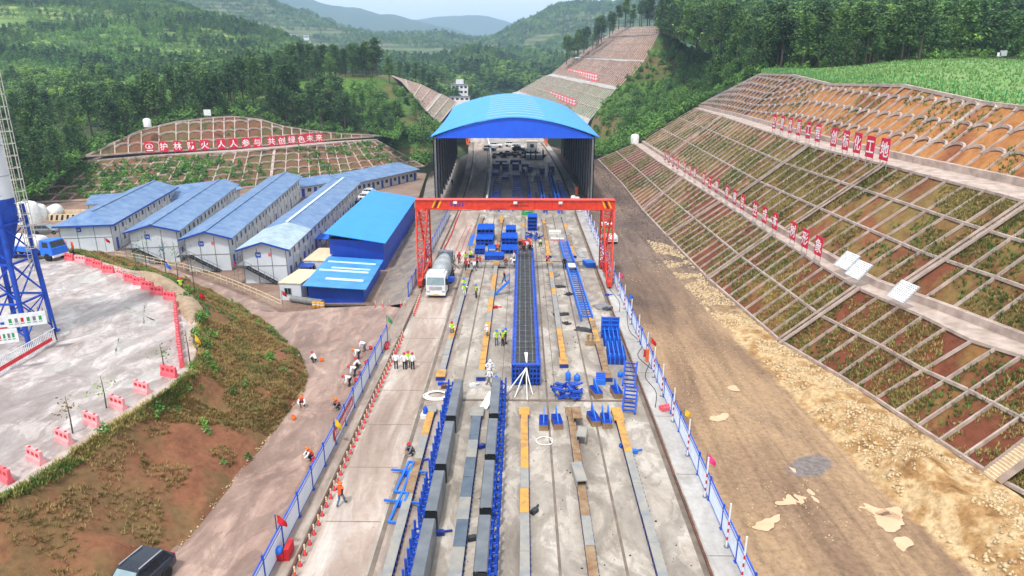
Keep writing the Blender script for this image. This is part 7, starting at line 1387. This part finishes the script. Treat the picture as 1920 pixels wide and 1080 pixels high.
# plateau kerb
loft('plateau_kerb', [[p + Vector((0, 0, .05)) for p in RIM], [p + (Vector((-52, 56, Zp)) - p).normalized() * .8 + Vector((0, 0, .06)) for p in RIM]], 120, 3, M['curb'], 0)
t = thing('sand_windrow', 'low tan ridge of sand beyond the barriers at the far corner of the plateau', 'sand heap', (0, 0, 0)); pts = [at(x, y, Zp) for x, y in ((236, 510), (270, 512), (310, 532), (340, 556), (356, 578), (360, 610))]; mb = MB(); g_ = [[], [], [], [], []]; M['sand'] = soilmat('sand', [(150, 130, 108), (176, 156, 132)], .6, .95, .4)
for k_, p in enumerate(resample(pts, 30)):
    w_ = min(1, .08 + .9 * math.sin(PI * k_ / 29) * 1.6)
    for j, (o, z) in enumerate(((-1.1, 0), (-.55, .42), (0, .6), (.6, .38), (1.2, -.3))): g_[j].append(p + Vector((o * .8 * w_, o * .6 * w_, z * w_ + .1 * w_ * nz3(p, .9, j))))
mb.grid(g_); mb.build('ridge', M['sand'], t)
# village and far houses
def house(lab, p, w, d, h, rz, n=3, extra=True):
    t = thing('far_house', lab, 'house', p, rz); mb = MB(); mb.bb(-w / 2, w / 2, 0, d, -3, h); mb.build('wall', M['white'], t); mb = MB(); mb.bb(-w / 2 - .4, w / 2 + .4, -.4, d + .4, h, h + .5); mb.build('roof', M['grey'], t)
    if extra: mb = MB(); mb.bb(-w * .2, w * .25, d * .2, d * .7, h + .5, h + 3); mb.build('stair_tower', M['white'], t)
    for f in range(n):
        for x in np.linspace(-w * .36, w * .36, 4): mb = MB(); mb.bb(x - w * .07, x + w * .07, -.06, -.003, h * (f + .35) / n, h * (f + .8) / n); mb.build('window', M['glass'], t)
    return t
house('white three-storey house beyond the left end of the shed roof', atY(862, 187, 400), 9.5, 7, 8, .1); house('low white annex in front of the house beyond the shed roof', atY(862, 190, 392), 11, 4, 2.2, .1, 1, False); house('white house with a flat roof in the valley, right one', atY(1013, 148, 640), 11, 8, 6, -.1); house('smaller white house in the valley left of the flat-roofed one', atY(974, 149, 650), 8, 6, 4, .2, 2)
vr = random.Random(12)
for k in range(20): x = vr.uniform(518, 580); house('white house of the far village on the left hillside', atY(x, 89 - vr.uniform(0, 10) - (x - 518) * .05, 1180 + k * 8), vr.uniform(8, 15), 10, vr.uniform(7, 13), vr.uniform(-.3, .3), 2, False)['group'] = 'houses of the far village'
# young trees and poles on the bank
for k, (x, y, z, h) in enumerate(((277, 517, 4, 5), (335, 530, 3.5, 5), (366, 555, 3.5, 5), (258, 520, 4.2, 3.5), (310, 505, 3, 4), (357, 690, 4.8, 3.2), (308, 700, 4.8, 2.4), (137, 818, 4.8, 2.8), (200, 770, 4.8, 2.6))):
    t = thing('sapling', ('thin young tree ' + ('on the bank in front of barrack 2', 'on the bank in front of barrack 3', 'on the bank near the traffic guard', 'beside the tan sand ridge', 'by the road rail, nearest barrack 3', 'at the bend of the plateau edge', 'behind the first faded barrier', 'bare and brown between the nearest faded barriers', 'between the faded barriers, second gap')[k]), 'tree', at(x, y, z), 0, 'young trees round the batching plant'); mb = MB(); mb.tube([(0, 0, -.3), (.05, .02, h * .5), (.0, .05, h)], [.06, .04, .015], 5); mb.build('trunk', M['trunk'], t)
    r0 = np.random.default_rng(k); C = r0.normal(size=(46, 3)) * np.array([.45, .45, h * .16]) + np.array([0, 0, h * .74]); t2 = quads_mesh('crown', C, r0.uniform(.06, .12, 46), M['dry_grass' if k in (5, 7, 2) else 'bush_leaf']); inst('crown', t2, t)
# ---- grass, tufts, stones: nobody could count them
def tufts(name, P, m, h=(.25, .55), w=.05, blades=6, up=None):
    P = np.array([tuple(p) for p in P]); n = len(P); k = blades; C = np.repeat(P, k, 0); N = n * k; ang = rng.uniform(0, 2 * PI, N); ln = rng.uniform(*h, N); lean = rng.uniform(.2, .8, N)
    d = np.stack([np.cos(ang), np.sin(ang), np.zeros(N)], 1); s = np.stack([-np.sin(ang), np.cos(ang), np.zeros(N)], 1) * (w * rng.uniform(.6, 1.5, N))[:, None]; base = C + d * rng.uniform(0, .12, N)[:, None]
    tip = base + d * (ln * lean)[:, None] + np.array([0, 0, 1]) * (ln * np.sqrt(1 - .5 * lean ** 2))[:, None]; V_ = np.stack([base - s, base + s, tip], 1).reshape(-1, 3)
    me = bpy.data.meshes.new(name); me.vertices.add(3 * N); me.vertices.foreach_set('co', V_.ravel()); me.loops.add(3 * N); me.loops.foreach_set('vertex_index', np.arange(3 * N)); me.polygons.add(N); me.polygons.foreach_set('loop_start', np.arange(0, 3 * N, 3)); me.polygons.foreach_set('loop_total', np.full(N, 3)); me.update(); me.validate()
    return tag(mesh_obj(name, me, M[m]), kind='stuff')
def spots(surf, n, u=(0, 1), v=(0, 1), thr=-1, sc=.3, seed=0):
    P = []
    while len(P) < n:
        p = on(surf, random.uniform(*u), random.uniform(*v))
        if nz3(p, sc, seed) > thr: P.append(p)
    return P
M['tuft_dry'] = leafmat('tuft_dry', [(132, 112, 72), (152, 130, 84), (116, 110, 64)], .5, .1); M['tuft_green'] = leafmat('tuft_green', [(70, 96, 44), (96, 120, 58), (80, 108, 50)], .5, .1); M['tuft_olive'] = leafmat('tuft_olive', [(142, 134, 78), (160, 150, 92), (128, 110, 70)], .4, .1)
tufts('bank_grass', spots('grass_bank', 26000, u=(.24, 1), thr=-.2, sc=.3), 'tuft_dry', (.1, .3), .035, 7); tufts('bank_grass', spots('grass_bank', 2600, u=(.1, 1), v=(0, .13)), 'tuft_olive', (.15, .45)); tufts('bank_grass', spots('grass_bank', 1300, u=(.1, 1), v=(0, .12), thr=.05, sc=.3), 'tuft_green', (.2, .5)); tufts('bank_grass', spots('grass_bank', 2800, u=(.26, 1), thr=.12, sc=.2, seed=8), 'tuft_green', (.12, .34), .035, 7); tufts('bank_grass', spots('grass_bank', 1500, u=(.06, .36), v=(.05, .8), thr=.1, sc=.4), 'tuft_dry', (.1, .32), .035, 7)
tufts('slope_grass', spots('cut_slope', 100, thr=-1), 'tuft_olive') if False else None
# ================================================================ PEOPLE
def skin_figure(joints, edges, radii, root, name):
    bm = bmesh.new(); lay = bm.verts.layers.skin.verify(); ks = list(joints); vs = {}
    for k in ks: v = bm.verts.new(joints[k]); vs[k] = v; r = radii[k]; v[lay].radius = (r, r) if not hasattr(r, '__len__') else r
    vs[root][lay].use_root = True
    for a, b in edges: bm.edges.new((vs[a], vs[b]))
    me = bpy.data.meshes.new('skeleton'); bm.to_mesh(me); bm.free(); o = bpy.data.objects.new('skeleton', me); COL.objects.link(o)
    s = o.modifiers.new('s', 'SKIN'); s.use_smooth_shade = True; o.modifiers.new('d', 'SUBSURF').levels = 1
    bpy.context.view_layer.update(); r = bpy.data.meshes.new_from_object(o.evaluated_get(bpy.context.evaluated_depsgraph_get())); bpy.data.objects.remove(o); r.name = name; return r
def pose(lean=0.0, pel=.93, kneeL=(-.11, -.02, .5), ankL=(-.12, .02, .08), kneeR=(.11, -.02, .5), ankR=(.12, .02, .08), elbL=(-.27, .03, 1.13), wriL=(-.28, -.06, .88), elbR=(.27, .03, 1.13), wriR=(.28, -.06, .88), pelY=0.0, head=0.0):
    """joints of a 1.75 m adult facing -Y; lean bends the trunk forward, angles in degrees"""
    a = R(lean); d = Vector((0, -math.sin(a), math.cos(a))); P = Vector((0, pelY, pel)); J = {}
    J['pelvis'] = P; J['waist'] = P + d * .16; J['chest'] = P + d * .36; J['neck'] = P + d * .53; h = R(lean * .45 + head); hd = Vector((0, -math.sin(h), math.cos(h))); J['skull'] = J['neck'] + hd * .13 + Vector((0, -.02, 0)); J['crown'] = J['skull'] + hd * .12; J['nose'] = J['skull'] + Vector((0, -math.cos(h), -math.sin(h))) * .105 + hd * -.01
    f = d.cross(Vector((1, 0, 0))); E = [('pelvis', 'waist'), ('waist', 'chest'), ('chest', 'neck'), ('neck', 'skull'), ('skull', 'crown'), ('skull', 'nose')]
    for s, kn, an, el, wr in ((-1, kneeL, ankL, elbL, wriL), (1, kneeR, ankR, elbR, wriR)):
        n = 'L' if s < 0 else 'R'; J['hip' + n] = P + Vector((s * .1, 0, -.04)); J['knee' + n] = Vector(kn); J['ank' + n] = Vector(an); J['toe' + n] = Vector(an) + Vector((s * .02, -.17, -.045)); J['sho' + n] = P + d * .47 + Vector((s * .19, 0, 0)); J['elb' + n] = Vector(el); J['wri' + n] = Vector(wr)
        u = (J['wri' + n] - J['elb' + n]).normalized(); J['palm' + n] = J['wri' + n] + u * .08; side = Vector((0, 1, 0)) if abs(u.y) < .8 else Vector((1, 0, 0)); side = (side - u * side.dot(u)).normalized(); bend = u.cross(side) * s
        E += [('pelvis', 'hip' + n), ('hip' + n, 'knee' + n), ('knee' + n, 'ank' + n), ('ank' + n, 'toe' + n), ('chest', 'sho' + n), ('sho' + n, 'elb' + n), ('elb' + n, 'wri' + n), ('wri' + n, 'palm' + n)]
        for k, (o, l) in enumerate(((-.033, .075), (-.011, .085), (.011, .08), (.033, .062))):
            a1 = 'f%d%s' % (k, n); J[a1] = J['palm' + n] + side * o * 1.2 + u * .03; J[a1 + 't'] = J[a1] + u * l * .75 + bend * .03; E += [('palm' + n, a1), (a1, a1 + 't')]
        J['th' + n] = J['wri' + n] + u * .045 - side * .05; J['tht' + n] = J['th' + n] + u * .045 - side * .012; E += [('wri' + n, 'th' + n), ('th' + n, 'tht' + n)]
    RAD = {'pelvis': (.145, .11), 'waist': (.135, .10), 'chest': (.165, .115), 'neck': .06, 'skull': (.085, .10), 'crown': (.07, .08), 'nose': .018, 'hip': .088, 'knee': .06, 'ank': .042, 'toe': .038, 'sho': .062, 'elb': .042, 'wri': .03, 'palm': (.035, .02)}
    rad = {}
    for k in J: b = k[:-1] if k[-1] in 'LR' else k; rad[k] = RAD.get(k, RAD.get(b, .0095))
    return J, E, rad
SEG = [('pelvis', 'waist', 'torso'), ('waist', 'chest', 'torso'), ('chest', 'neck', 'torso'), ('neck', 'skull', 'head'), ('skull', 'crown', 'head'), ('skull', 'nose', 'head')]
for n in 'LR': SEG += [('pelvis', 'hip' + n, 'leg'), ('hip' + n, 'knee' + n, 'leg'), ('knee' + n, 'ank' + n, 'leg'), ('ank' + n, 'toe' + n, 'foot'), ('chest', 'sho' + n, 'torso'), ('sho' + n, 'elb' + n, 'arm'), ('elb' + n, 'wri' + n, 'fore'), ('wri' + n, 'palm' + n, 'hand'), ('wri' + n, 'tht' + n, 'hand')] + [('palm' + n, 'f%d%st' % (k, n), 'hand') for k in range(4)]
def figure(J, E, rad):
    body = skin_figure(J, E, rad, 'pelvis', 'body'); body.materials.append(M['skin'])
    V_ = [v.co.copy() for v in body.vertices]; N_ = [v.normal.copy() for v in body.vertices]
    def seg(p):
        best = None
        for a, b, l in SEG:
            A, B = J[a], J[b]; d = B - A; t = max(0, min(1, (p - A).dot(d) / max(d.length_squared, 1e-9))); q = (p - A - d * t).length - (.06 if l == 'torso' else 0)
            if best is None or q < best[0]: best = (q, l, t, a)
        return best
    lab = [seg(p) for p in V_]; out = [('body', body)]
    def shell(name, test, off, m):
        use = [i for i in range(len(V_)) if test(lab[i], V_[i])]; us = set(use); F_ = [p.vertices[:] for p in body.polygons if all(i in us for i in p.vertices)]
        ids = sorted({i for f in F_ for i in f}); mp_ = {i: k for k, i in enumerate(ids)}; me = bpy.data.meshes.new(name); me.from_pydata([V_[i] + N_[i] * off for i in ids], [], [[mp_[i] for i in f] for f in F_]); me.polygons.foreach_set('use_smooth', [True] * len(F_)); me.update(); me.materials.append(M[m]); out.append((name, me))
    shell('trousers', lambda s, p: s[1] == 'leg' or (s[1] == 'torso' and s[3] == 'pelvis' and s[2] < .75), .018, 'navy'); shell('shirt', lambda s, p: s[1] in ('torso', 'arm') or (s[1] == 'fore' and s[2] < .8), .024, 'white_cloth'); shell('vest', lambda s, p: s[1] == 'torso', .036, 'vest_orange')
    shell('shoe', lambda s, p: s[1] == 'foot' or (s[1] == 'leg' and False), .012, 'black'); shell('hair', lambda s, p: s[1] == 'head' and (p - J['skull']).dot((J['crown'] - J['skull']).normalized()) > .03, .012, 'hair')
    c = J['skull']; u = (J['crown'] - J['skull']).normalized(); q = u.to_track_quat('Z', 'Y').to_matrix(); mb = MB(); mb.lathe([(.165, .03), (.16, .045), (.125, .05), (.122, .11), (.09, .165), (.04, .19), (0, .195)], c=c, n=16, M=q); mb.add([c + q @ Vector(v) for v in ((-.09, -.12, .03), (.09, -.12, .03), (.06, -.21, .02), (-.06, -.21, .02))], [(3, 2, 1, 0), (0, 1, 2, 3)]); me = mb.mesh('helmet'); me.materials.append(M['red']); out.append(('helmet', me))
    mb = MB(); fd = (J['nose'] - J['skull']).normalized()
    for s in (-1, 1): mb.box(c + fd * .1 + Vector((s * .036, 0, 0)) + u * .02, (.024, .012, .012))
    me = mb.mesh('eye'); me.materials.append(M['black']); out.append(('eye', me)); return out
POSES = {
 'stand': figure(*pose()), 'hands_front': figure(*pose(elbL=(-.28, .06, 1.14), wriL=(-.1, -.2, 1.08), elbR=(.28, .06, 1.14), wriR=(.1, -.2, 1.04), ankL=(-.17, .02, .08), kneeL=(-.14, -.02, .5), ankR=(.16, .0, .08), kneeR=(.13, -.02, .5))),
 'walk': figure(*pose(lean=4, kneeL=(-.1, -.2, .52), ankL=(-.1, -.32, .1), kneeR=(.1, .02, .5), ankR=(.1, .34, .14), elbL=(-.26, .16, 1.15), wriL=(-.26, .12, .9), elbR=(.26, -.06, 1.13), wriR=(.24, -.28, .98))),
 'hips': figure(*pose(elbL=(-.42, .1, 1.15), wriL=(-.2, -.04, 1.0), elbR=(.42, .1, 1.15), wriR=(.2, -.04, 1.0))),
 'bend': figure(*pose(lean=78, pel=.86, pelY=.18, kneeL=(-.12, .02, .48), kneeR=(.12, .02, .48), ankL=(-.13, .06, .08), ankR=(.13, .06, .08), elbL=(-.24, -.32, .64), wriL=(-.18, -.42, .4), elbR=(.24, -.32, .64), wriR=(.16, -.46, .4), head=10)),
 'crouch': figure(*pose(lean=34, pel=.40, pelY=.16, kneeL=(-.2, -.28, .52), kneeR=(.2, -.28, .52), ankL=(-.15, .04, .09), ankR=(.15, .04, .09), elbL=(-.27, -.3, .52), wriL=(-.14, -.5, .38), elbR=(.27, -.3, .52), wriR=(.14, -.52, .34))),
 'sit': figure(*pose(lean=18, pel=.36, pelY=.1, kneeL=(-.16, -.34, .44), kneeR=(.16, -.34, .44), ankL=(-.15, -.36, .09), ankR=(.15, -.38, .09), elbL=(-.28, -.1, .58), wriL=(-.14, -.32, .56), elbR=(.28, -.1, .58), wriR=(.14, -.32, .56))),
 'point': figure(*pose(lean=8, elbL=(-.27, -.1, 1.16), wriL=(-.2, -.3, 1.05), elbR=(.36, -.18, 1.3), wriR=(.42, -.42, 1.28))),
}
def person(px, py, rz, ps, lab, shirt='white_cloth', trousers='navy', vest=None, helmet='red', z=0.0, group=None, shoes='black', p=None):
    t = thing('person', lab, 'person', p if p is not None else at(px, py, z), R(rz), group)
    for nm, me in POSES[ps]:
        if nm == 'vest' and not vest or nm == 'helmet' and not helmet or nm == 'hair' and helmet: continue
        inst(nm, me, t, mat=M[{'shirt': shirt, 'trousers': trousers, 'vest': vest, 'helmet': helmet, 'shoe': shoes}.get(nm) or {'body': 'skin', 'eye': 'black', 'hair': 'hair'}[nm]])
    return t
M['lime_vest'] = mat('lime_vest', (196, 232, 60), (170, 206, 50), 2, .7); M['helmet_yellow'] = mat('helmet_yellow', (236, 180, 40), None, 2, .4); M['helmet_orange'] = mat('helmet_orange', (240, 120, 30), None, 2, .4)
K = 'black'; W = 'white_cloth'; LV = 'lime_vest'; OV = 'vest_orange'; RV = 'red_vest'; HO = 'helmet_orange'; HB = 'form_light'; HW = 'helmet_white'
PEOPLE = [
 # x, y, turn, pose, label, shirt, trousers, vest, helmet, z
 (640, 948, 160, 'walk', 'person in orange helmet, striped orange vest and jeans walking along the marker posts', K, 'denim', OV, HO, 0), (743, 692, 178, 'stand', 'person in white shirt and red helmet standing apart from the trio on the lane', W, K, None, 'red', 0),
 (759, 693, 165, 'hips', 'person in white shirt and red helmet, left of the trio on the truck lane', W, K, None, 'red', 0), (766, 690, 190, 'stand', 'person in lime vest and red helmet in the middle of the lane trio', W, 'grey_cloth', LV, 'red', 0), (774, 693, 175, 'stand', 'person in white shirt and red helmet, right of the trio on the truck lane', W, K, None, 'red', 0),
 (848, 631, 0, 'hands_front', 'person in lime vest, jeans and red helmet standing by the left casting bed', W, 'denim', LV, 'red', 0), (914, 637, -60, 'point', 'person in white shirt leaning over the second casting bed beside the lime-vested trio', W, 'grey_cloth', None, HW, 0), (931, 648, 20, 'stand', 'person in lime vest and jeans with a blue helmet, left of the lime trio', W, 'denim', LV, HB, 0), (943, 648, -40, 'hips', 'person in lime vest and black trousers with a blue helmet in the lime trio', K, K, LV, HB, 0), (948, 644, 90, 'stand', 'person in lime vest and grey trousers with a blue helmet, right of the lime trio', 'grey_cloth', 'grey_cloth', LV, HB, 0),
 (919, 707, 10, 'hips', 'person in white shirt and white helmet, farther of two by the second casting bed', W, 'grey_cloth', None, HW, 0), (918, 724, -120, 'walk', 'person in white shirt bending forward, nearer of two by the second casting bed', W, 'grey_cloth', None, HW, 0), (931, 738, -30, 'stand', 'person in lime vest, dark trousers and blue helmet beside the right row of side forms', K, K, LV, HB, 0),
 (870, 545, 30, 'hands_front', 'person with blue helmet and lime vest, farther of two on the left casting bed', W, 'grey_cloth', LV, HB, 0), (871, 556, 10, 'point', 'person with blue helmet and white clothes, nearer of two on the left casting bed', W, W, LV, HB, 0), (893, 558, -60, 'stand', 'person with blue helmet and lime vest standing alone right of the left casting bed', K, K, LV, HB, 0),
 (803, 502, 90, 'stand', 'person in white shirt half hidden beside the left crane leg', W, K, None, 'red', 0), (835, 489, 0, 'stand', 'person in red vest and helmet right behind the mixer truck', W, K, RV, 'red', 0), (848, 490, -30, 'hips', 'person in red vest and black trousers in the gap right of the mixer truck', W, K, RV, 'red', 0), (861, 494, 20, 'stand', 'person in red vest left of the seated crew', K, K, RV, 'red', 0),
 (873, 494, 40, 'stand', 'person in lime vest and red helmet at the left edge of the crew', W, 'grey_cloth', LV, 'red', 0), (882, 488, 160, 'hips', 'person in lime vest standing at the back of the crew beside the blue boxes', W, K, LV, 'red', 0), (874, 507, -20, 'stand', 'person in black clothes and red vest in front of the crew', K, K, RV, 'red', 0), (879, 507, 60, 'point', 'person in orange vest and black trousers in front of the crew, second one', W, K, OV, HO, 0), (889, 509, 150, 'walk', 'person in white shirt and grey trousers nearest the camera in the crew', W, 'grey_cloth', None, 'red', 0), (895, 500, -40, 'hands_front', 'person in red clothes and helmet in the middle of the crew', 'red_vest', K, RV, 'red', 0), (900, 502, 30, 'hands_front', 'person in orange vest and pale trousers at the right of the crew', W, W, OV, HO, 0), (881, 499, 100, 'sit', 'person in orange vest seated in the middle of the crew', W, K, OV, HO, 0),
 (933, 475, 180, 'stand', 'person in orange vest standing alone behind the low blue frames', K, K, OV, HO, 0), (948, 496, 10, 'sit', 'person in orange vest sitting on the blue frame left of the rebar form', K, 'denim', OV, HO, 0), (964, 492, -90, 'stand', 'person in white shirt at the left far corner of the rebar form', W, K, None, 'red', 0), (1013, 462, 0, 'crouch', 'person in lime vest crouching near the loose blue pieces under the crane', K, K, LV, HW, 0),
 (1026, 494, 40, 'sit', 'person in orange vest seated on the deck right of the rebar form', K, K, OV, HO, 0), (1058, 504, 180, 'stand', 'person all in black standing beside the long ladder frame', K, K, None, None, 0), (946, 532, -60, 'walk', 'person in black climbing the small blue stair beside the rebar form', K, K, None, HO, .3), (772, 853, -50, 'crouch', 'person in dark clothes and red helmet crouching beside the left casting bed', 'grey_cloth', 'navy', None, 'red', 0),
 (590, 679, -110, 'crouch', 'person in white shirt and red helmet crouching on the mud road by the grass bank', W, K, None, 'red', -.05), (655, 724, -60, 'bend', 'person in white shirt bending low nearest the left fence', W, K, None, 'red', -.05), (665, 706, -70, 'bend', 'person in white shirt bending, second from the near end along the fence', W, 'navy', None, 'red', -.05), (672, 690, -80, 'crouch', 'person in white shirt crouching, third from the near end along the fence', W, K, None, 'red', -.05), (672, 673, -60, 'bend', 'person in white shirt bending, fourth from the near end along the fence', W, 'navy', None, HO, -.05), (683, 659, -110, 'bend', 'bareheaded person in white shirt bending at the far end of the fence row', W, 'grey_cloth', None, None, -.05), (567, 762, 10, 'crouch', 'person in white shirt and pink vest crouching at the foot of the grass bank', W, K, 'pink_plastic', HO, -.05), (634, 767, -40, 'crouch', 'person in orange helmet crouching behind the red banner', 'grey_cloth', K, OV, HO, -.05), (583, 862, -60, 'crouch', 'person in orange vest and helmet crouching beside the fence, nearest the dark car', W, K, OV, HO, -.05),
 (341, 549, 30, 'stand', 'person in lime vest and red helmet standing guard on the bank above the road', 'navy', 'navy', LV, 'red', 4.2), (122, 472, 30, 'hands_front', 'person in orange clothes beside the blue truck cab, left of three', 'vest_orange', 'vest_orange', OV, HO, 5), (127, 478, 160, 'stand', 'person in orange vest beside the blue truck cab, in front of two others', W, K, OV, HO, 5), (139, 478, -40, 'stand', 'person in orange jacket beside the blue truck cab, right of three', 'vest_orange', K, OV, HO, 5), (350, 478, 20, 'stand', 'person in pale shirt without helmet in the gap between barracks 2 and 3, left one', 'cream', K, None, None, -2.4), (357, 479, -30, 'stand', 'person in white shirt without helmet in the gap between barracks 2 and 3, right one', W, 'navy', None, None, -2.4),
]
for a in PEOPLE: person(a[0], a[1], a[2], a[3], a[4], a[5], a[6], a[7], a[8], a[9])
for k, (x, y, ps, s, v, h, lab) in enumerate(((-.72, 41.3, 'stand', K, None, 'red', 'person in black at the left edge of the crew standing on the rebar cage'), (-.45, 42.0, 'hips', W, OV, HO, 'person in orange vest at the back left on the rebar cage'), (-.1, 40.9, 'stand', K, RV, 'red', 'person in red vest and black trousers in front on the rebar cage'), (.28, 41.0, 'hands_front', W, None, 'red', 'person in white shirt in the centre of the crew on the rebar cage'), (.5, 42.2, 'point', W, OV, HO, 'person in orange vest at the back centre on the rebar cage'), (.8, 41.4, 'stand', 'cream', OV, HO, 'person in orange vest and pale shirt at the right edge of the rebar cage'), (-.2, 42.6, 'bend', W, OV, 'red', 'person in orange vest stooping at the far end of the rebar cage'), (.9, 42.5, 'crouch', W, RV, 'red', 'person in red vest crouching at the far right corner of the rebar cage'))):
    person(0, 0, 40 * math.sin(k * 2.1), ps, lab, s, K if k % 3 else 'grey_cloth', v, h, p=Vector((GX + x, GY0 + y, 1.8)))
person(0, 0, -90, 'bend', 'person in white shirt leaning over the left edge of the rebar form above the stair', W, K, None, HW, p=Vector((-1.0, 92.2, 1.0))); person(0, 0, 20, 'stand', 'person in dark clothes standing by the left wall under the shed', K, K, None, 'red', p=deck(-16.5, 163))
for lab, px, py in (('yellow and red paint bucket on the road by the crouching person at the bank foot', 551, 786), ('orange bucket on the road beside the person crouching by the bank', 603, 677), ('red bucket beside the person crouching nearest the dark car', 590, 866), ('red bucket by the person bending lowest near the fence', 668, 716), ('red bucket in front of the second bending person', 676, 703), ('red bucket in front of the crouching third person', 687, 683), ('red bucket at the far end of the bending row', 695, 655)):
    t = thing('paint_bucket', lab, 'bucket', at(px, py, -.03)); mb = MB(); mb.lathe([(.16, 0), (.2, .34), (.17, .34), (.14, .05)], n=12); mb.build('pail', M['orange' if 'orange' in lab or 'yellow' in lab else 'red'], t); mb = MB(); mb.tube([(-.18, 0, .34), (0, .1, .5), (.18, 0, .34)], .014, 5); mb.build('handle', M['silver'], t)
# grass tufts, weeds and stones on the cut slopes
for g_, n, m in ((CUTS[0], 5000, 'tuft_olive'), (CUTS[0], 3200, 'tuft_green'), (CUTS[1], 9000, 'tuft_olive'), (CUTS[1], 7000, 'near_olive'), (CUTS[0], 4000, 'near_olive'), (CUTS[1], 4200, 'tuft_green'), (CUTS[2], 1500, 'tuft_green')):
    SURF['tmp'] = g_; tufts('slope_grass', spots('tmp', n, u=(.55, 1) if m == 'near_olive' else (0, 1), v=(.04, .96), thr=.0 if m != 'tuft_green' else .12, sc=.12, seed=len(m) + n), m.replace('near', 'tuft'), (.15, .42) if m != 'tuft_green' else (.2, .5), .05, 6)
SURF['tmp'] = CUTS[3]; P, Q = cover('tmp', 420, v=(.05, .95), thr=.0, sc=.09, lo=.25, hi=.7); wood('slope_shrubs', P, Q, bush)
P, Q = cover('tmp', 380, u=(0, .34), v=(.05, .9), thr=-1, lo=.35, hi=.8); wood('slope_shrubs', P, Q, bush)
SURF['tmp'] = CUTS[4]; P, Q = cover('tmp', 90, v=(.05, .8), thr=.0, sc=.09, lo=.2, hi=.5); wood('slope_shrubs', P, Q, bush)
P, Q = cover('grass_bank', 50, u=(.15, 1), v=(0, .2), thr=-.2, lo=.15, hi=.45); wood('bank_shrubs', [p + Vector((0, 0, .5)) for p in P], Q, bush); P, Q = cover('grass_bank', 46, u=(.2, 1), v=(.1, .95), thr=-1, lo=.12, hi=.38); wood('bank_shrubs', [p + Vector((0, 0, .55)) for p in P], Q, bush)
tufts('crop_rows', spots('crop_field', 9000), 'crop_leaf', (.25, .6), .09, 5)
def stones(name, P, s, m):
    n = len(P); P = np.array([tuple(p) for p in P]); base = np.array([(1, 0, 0), (-1, 0, 0), (0, 1, 0), (0, -1, 0), (0, 0, .8), (0, 0, -.6)], float); F_ = np.array([(0, 2, 4), (2, 1, 4), (1, 3, 4), (3, 0, 4), (2, 0, 5), (1, 2, 5), (3, 1, 5), (0, 3, 5)])
    sz = rng.uniform(.35, 1, n) ** 3 * (s[1] - s[0]) + s[0]; V_ = P[:, None] + base[None] * rng.uniform(.5, 1.2, (n, 6, 1)) * sz[:, None, None]; a = rng.uniform(0, 6.28, n); V_[:, :, 0] += 0; Fs = (F_[None] + 6 * np.arange(n)[:, None, None]).reshape(-1, 3)
    me = bpy.data.meshes.new(name); N = len(Fs); me.vertices.add(6 * n); me.vertices.foreach_set('co', V_.ravel()); me.loops.add(3 * N); me.loops.foreach_set('vertex_index', Fs.ravel()); me.polygons.add(N); me.polygons.foreach_set('loop_start', np.arange(0, 3 * N, 3)); me.polygons.foreach_set('loop_total', np.full(N, 3)); me.update(); me.validate(); tag(mesh_obj(name, me, M[m]), kind='stuff')
M['stone_pale'] = soilmat('stone_pale', [(176, 150, 112), (206, 184, 148), (150, 120, 84)], .8, .9, .2)
stones('rubble', spots('dirt_ground', 6500, u=(.5, 1), v=(.68, .985), thr=-.1, sc=.2), (.04, .26), 'stone_pale'); stones('rubble', spots('dirt_ground', 2600, u=(.3, 1), v=(.05, .7), thr=.05, sc=.15), (.02, .1), 'stone_pale'); stones('rubble', spots('dirt_ground', 3000, u=(.0, .58), v=(.62, .985)), (.04, .2), 'dirt_dark')
stones('roadside_stones', [p + Vector((0, 0, .03)) for p in spots('grass_bank', 500, u=(.05, .75), v=(.93, 1))], (.03, .16), 'stone_pale')

# small litter on the concrete
def litter(name, n, x0, x1, Y0, Y1, s, m): stones(name, [Vector((random.uniform(x0, x1), random.uniform(Y0, Y1), .02)) for _ in range(n)], s, m)
litter('yard_litter', 420, -8, 10, 30, 130, (.02, .11), 'dark_steel'); litter('yard_litter', 260, -8, 10, 52, 130, (.02, .1), 'wood'); litter('yard_litter', 160, -15, 12.8, 30, 130, (.02, .07), 'stone_pale'); litter('yard_litter', 120, -7, 9.5, 54, 110, (.03, .14), 'rust')
# ================================================================ the air: one closed box of thin haze round everything
def haze_box():
    mb = MB(); mb.bb(-8900, 8900, -300, 11900, -15, 720)
    m = bpy.data.materials.new('haze'); m.use_nodes = True; n = m.node_tree; n.nodes.clear(); o = n.nodes.new('ShaderNodeOutputMaterial'); p = n.nodes.new('ShaderNodeVolumePrincipled')
    p.inputs['Color'].default_value = (.52, .72, 1.0, 1); p.inputs['Density'].default_value = 2.0e-4; p.inputs['Anisotropy'].default_value = 0.0
    n.links.new(p.outputs[0], o.inputs['Volume']); tag(mb.build('haze', m), kind='stuff')
haze_box()
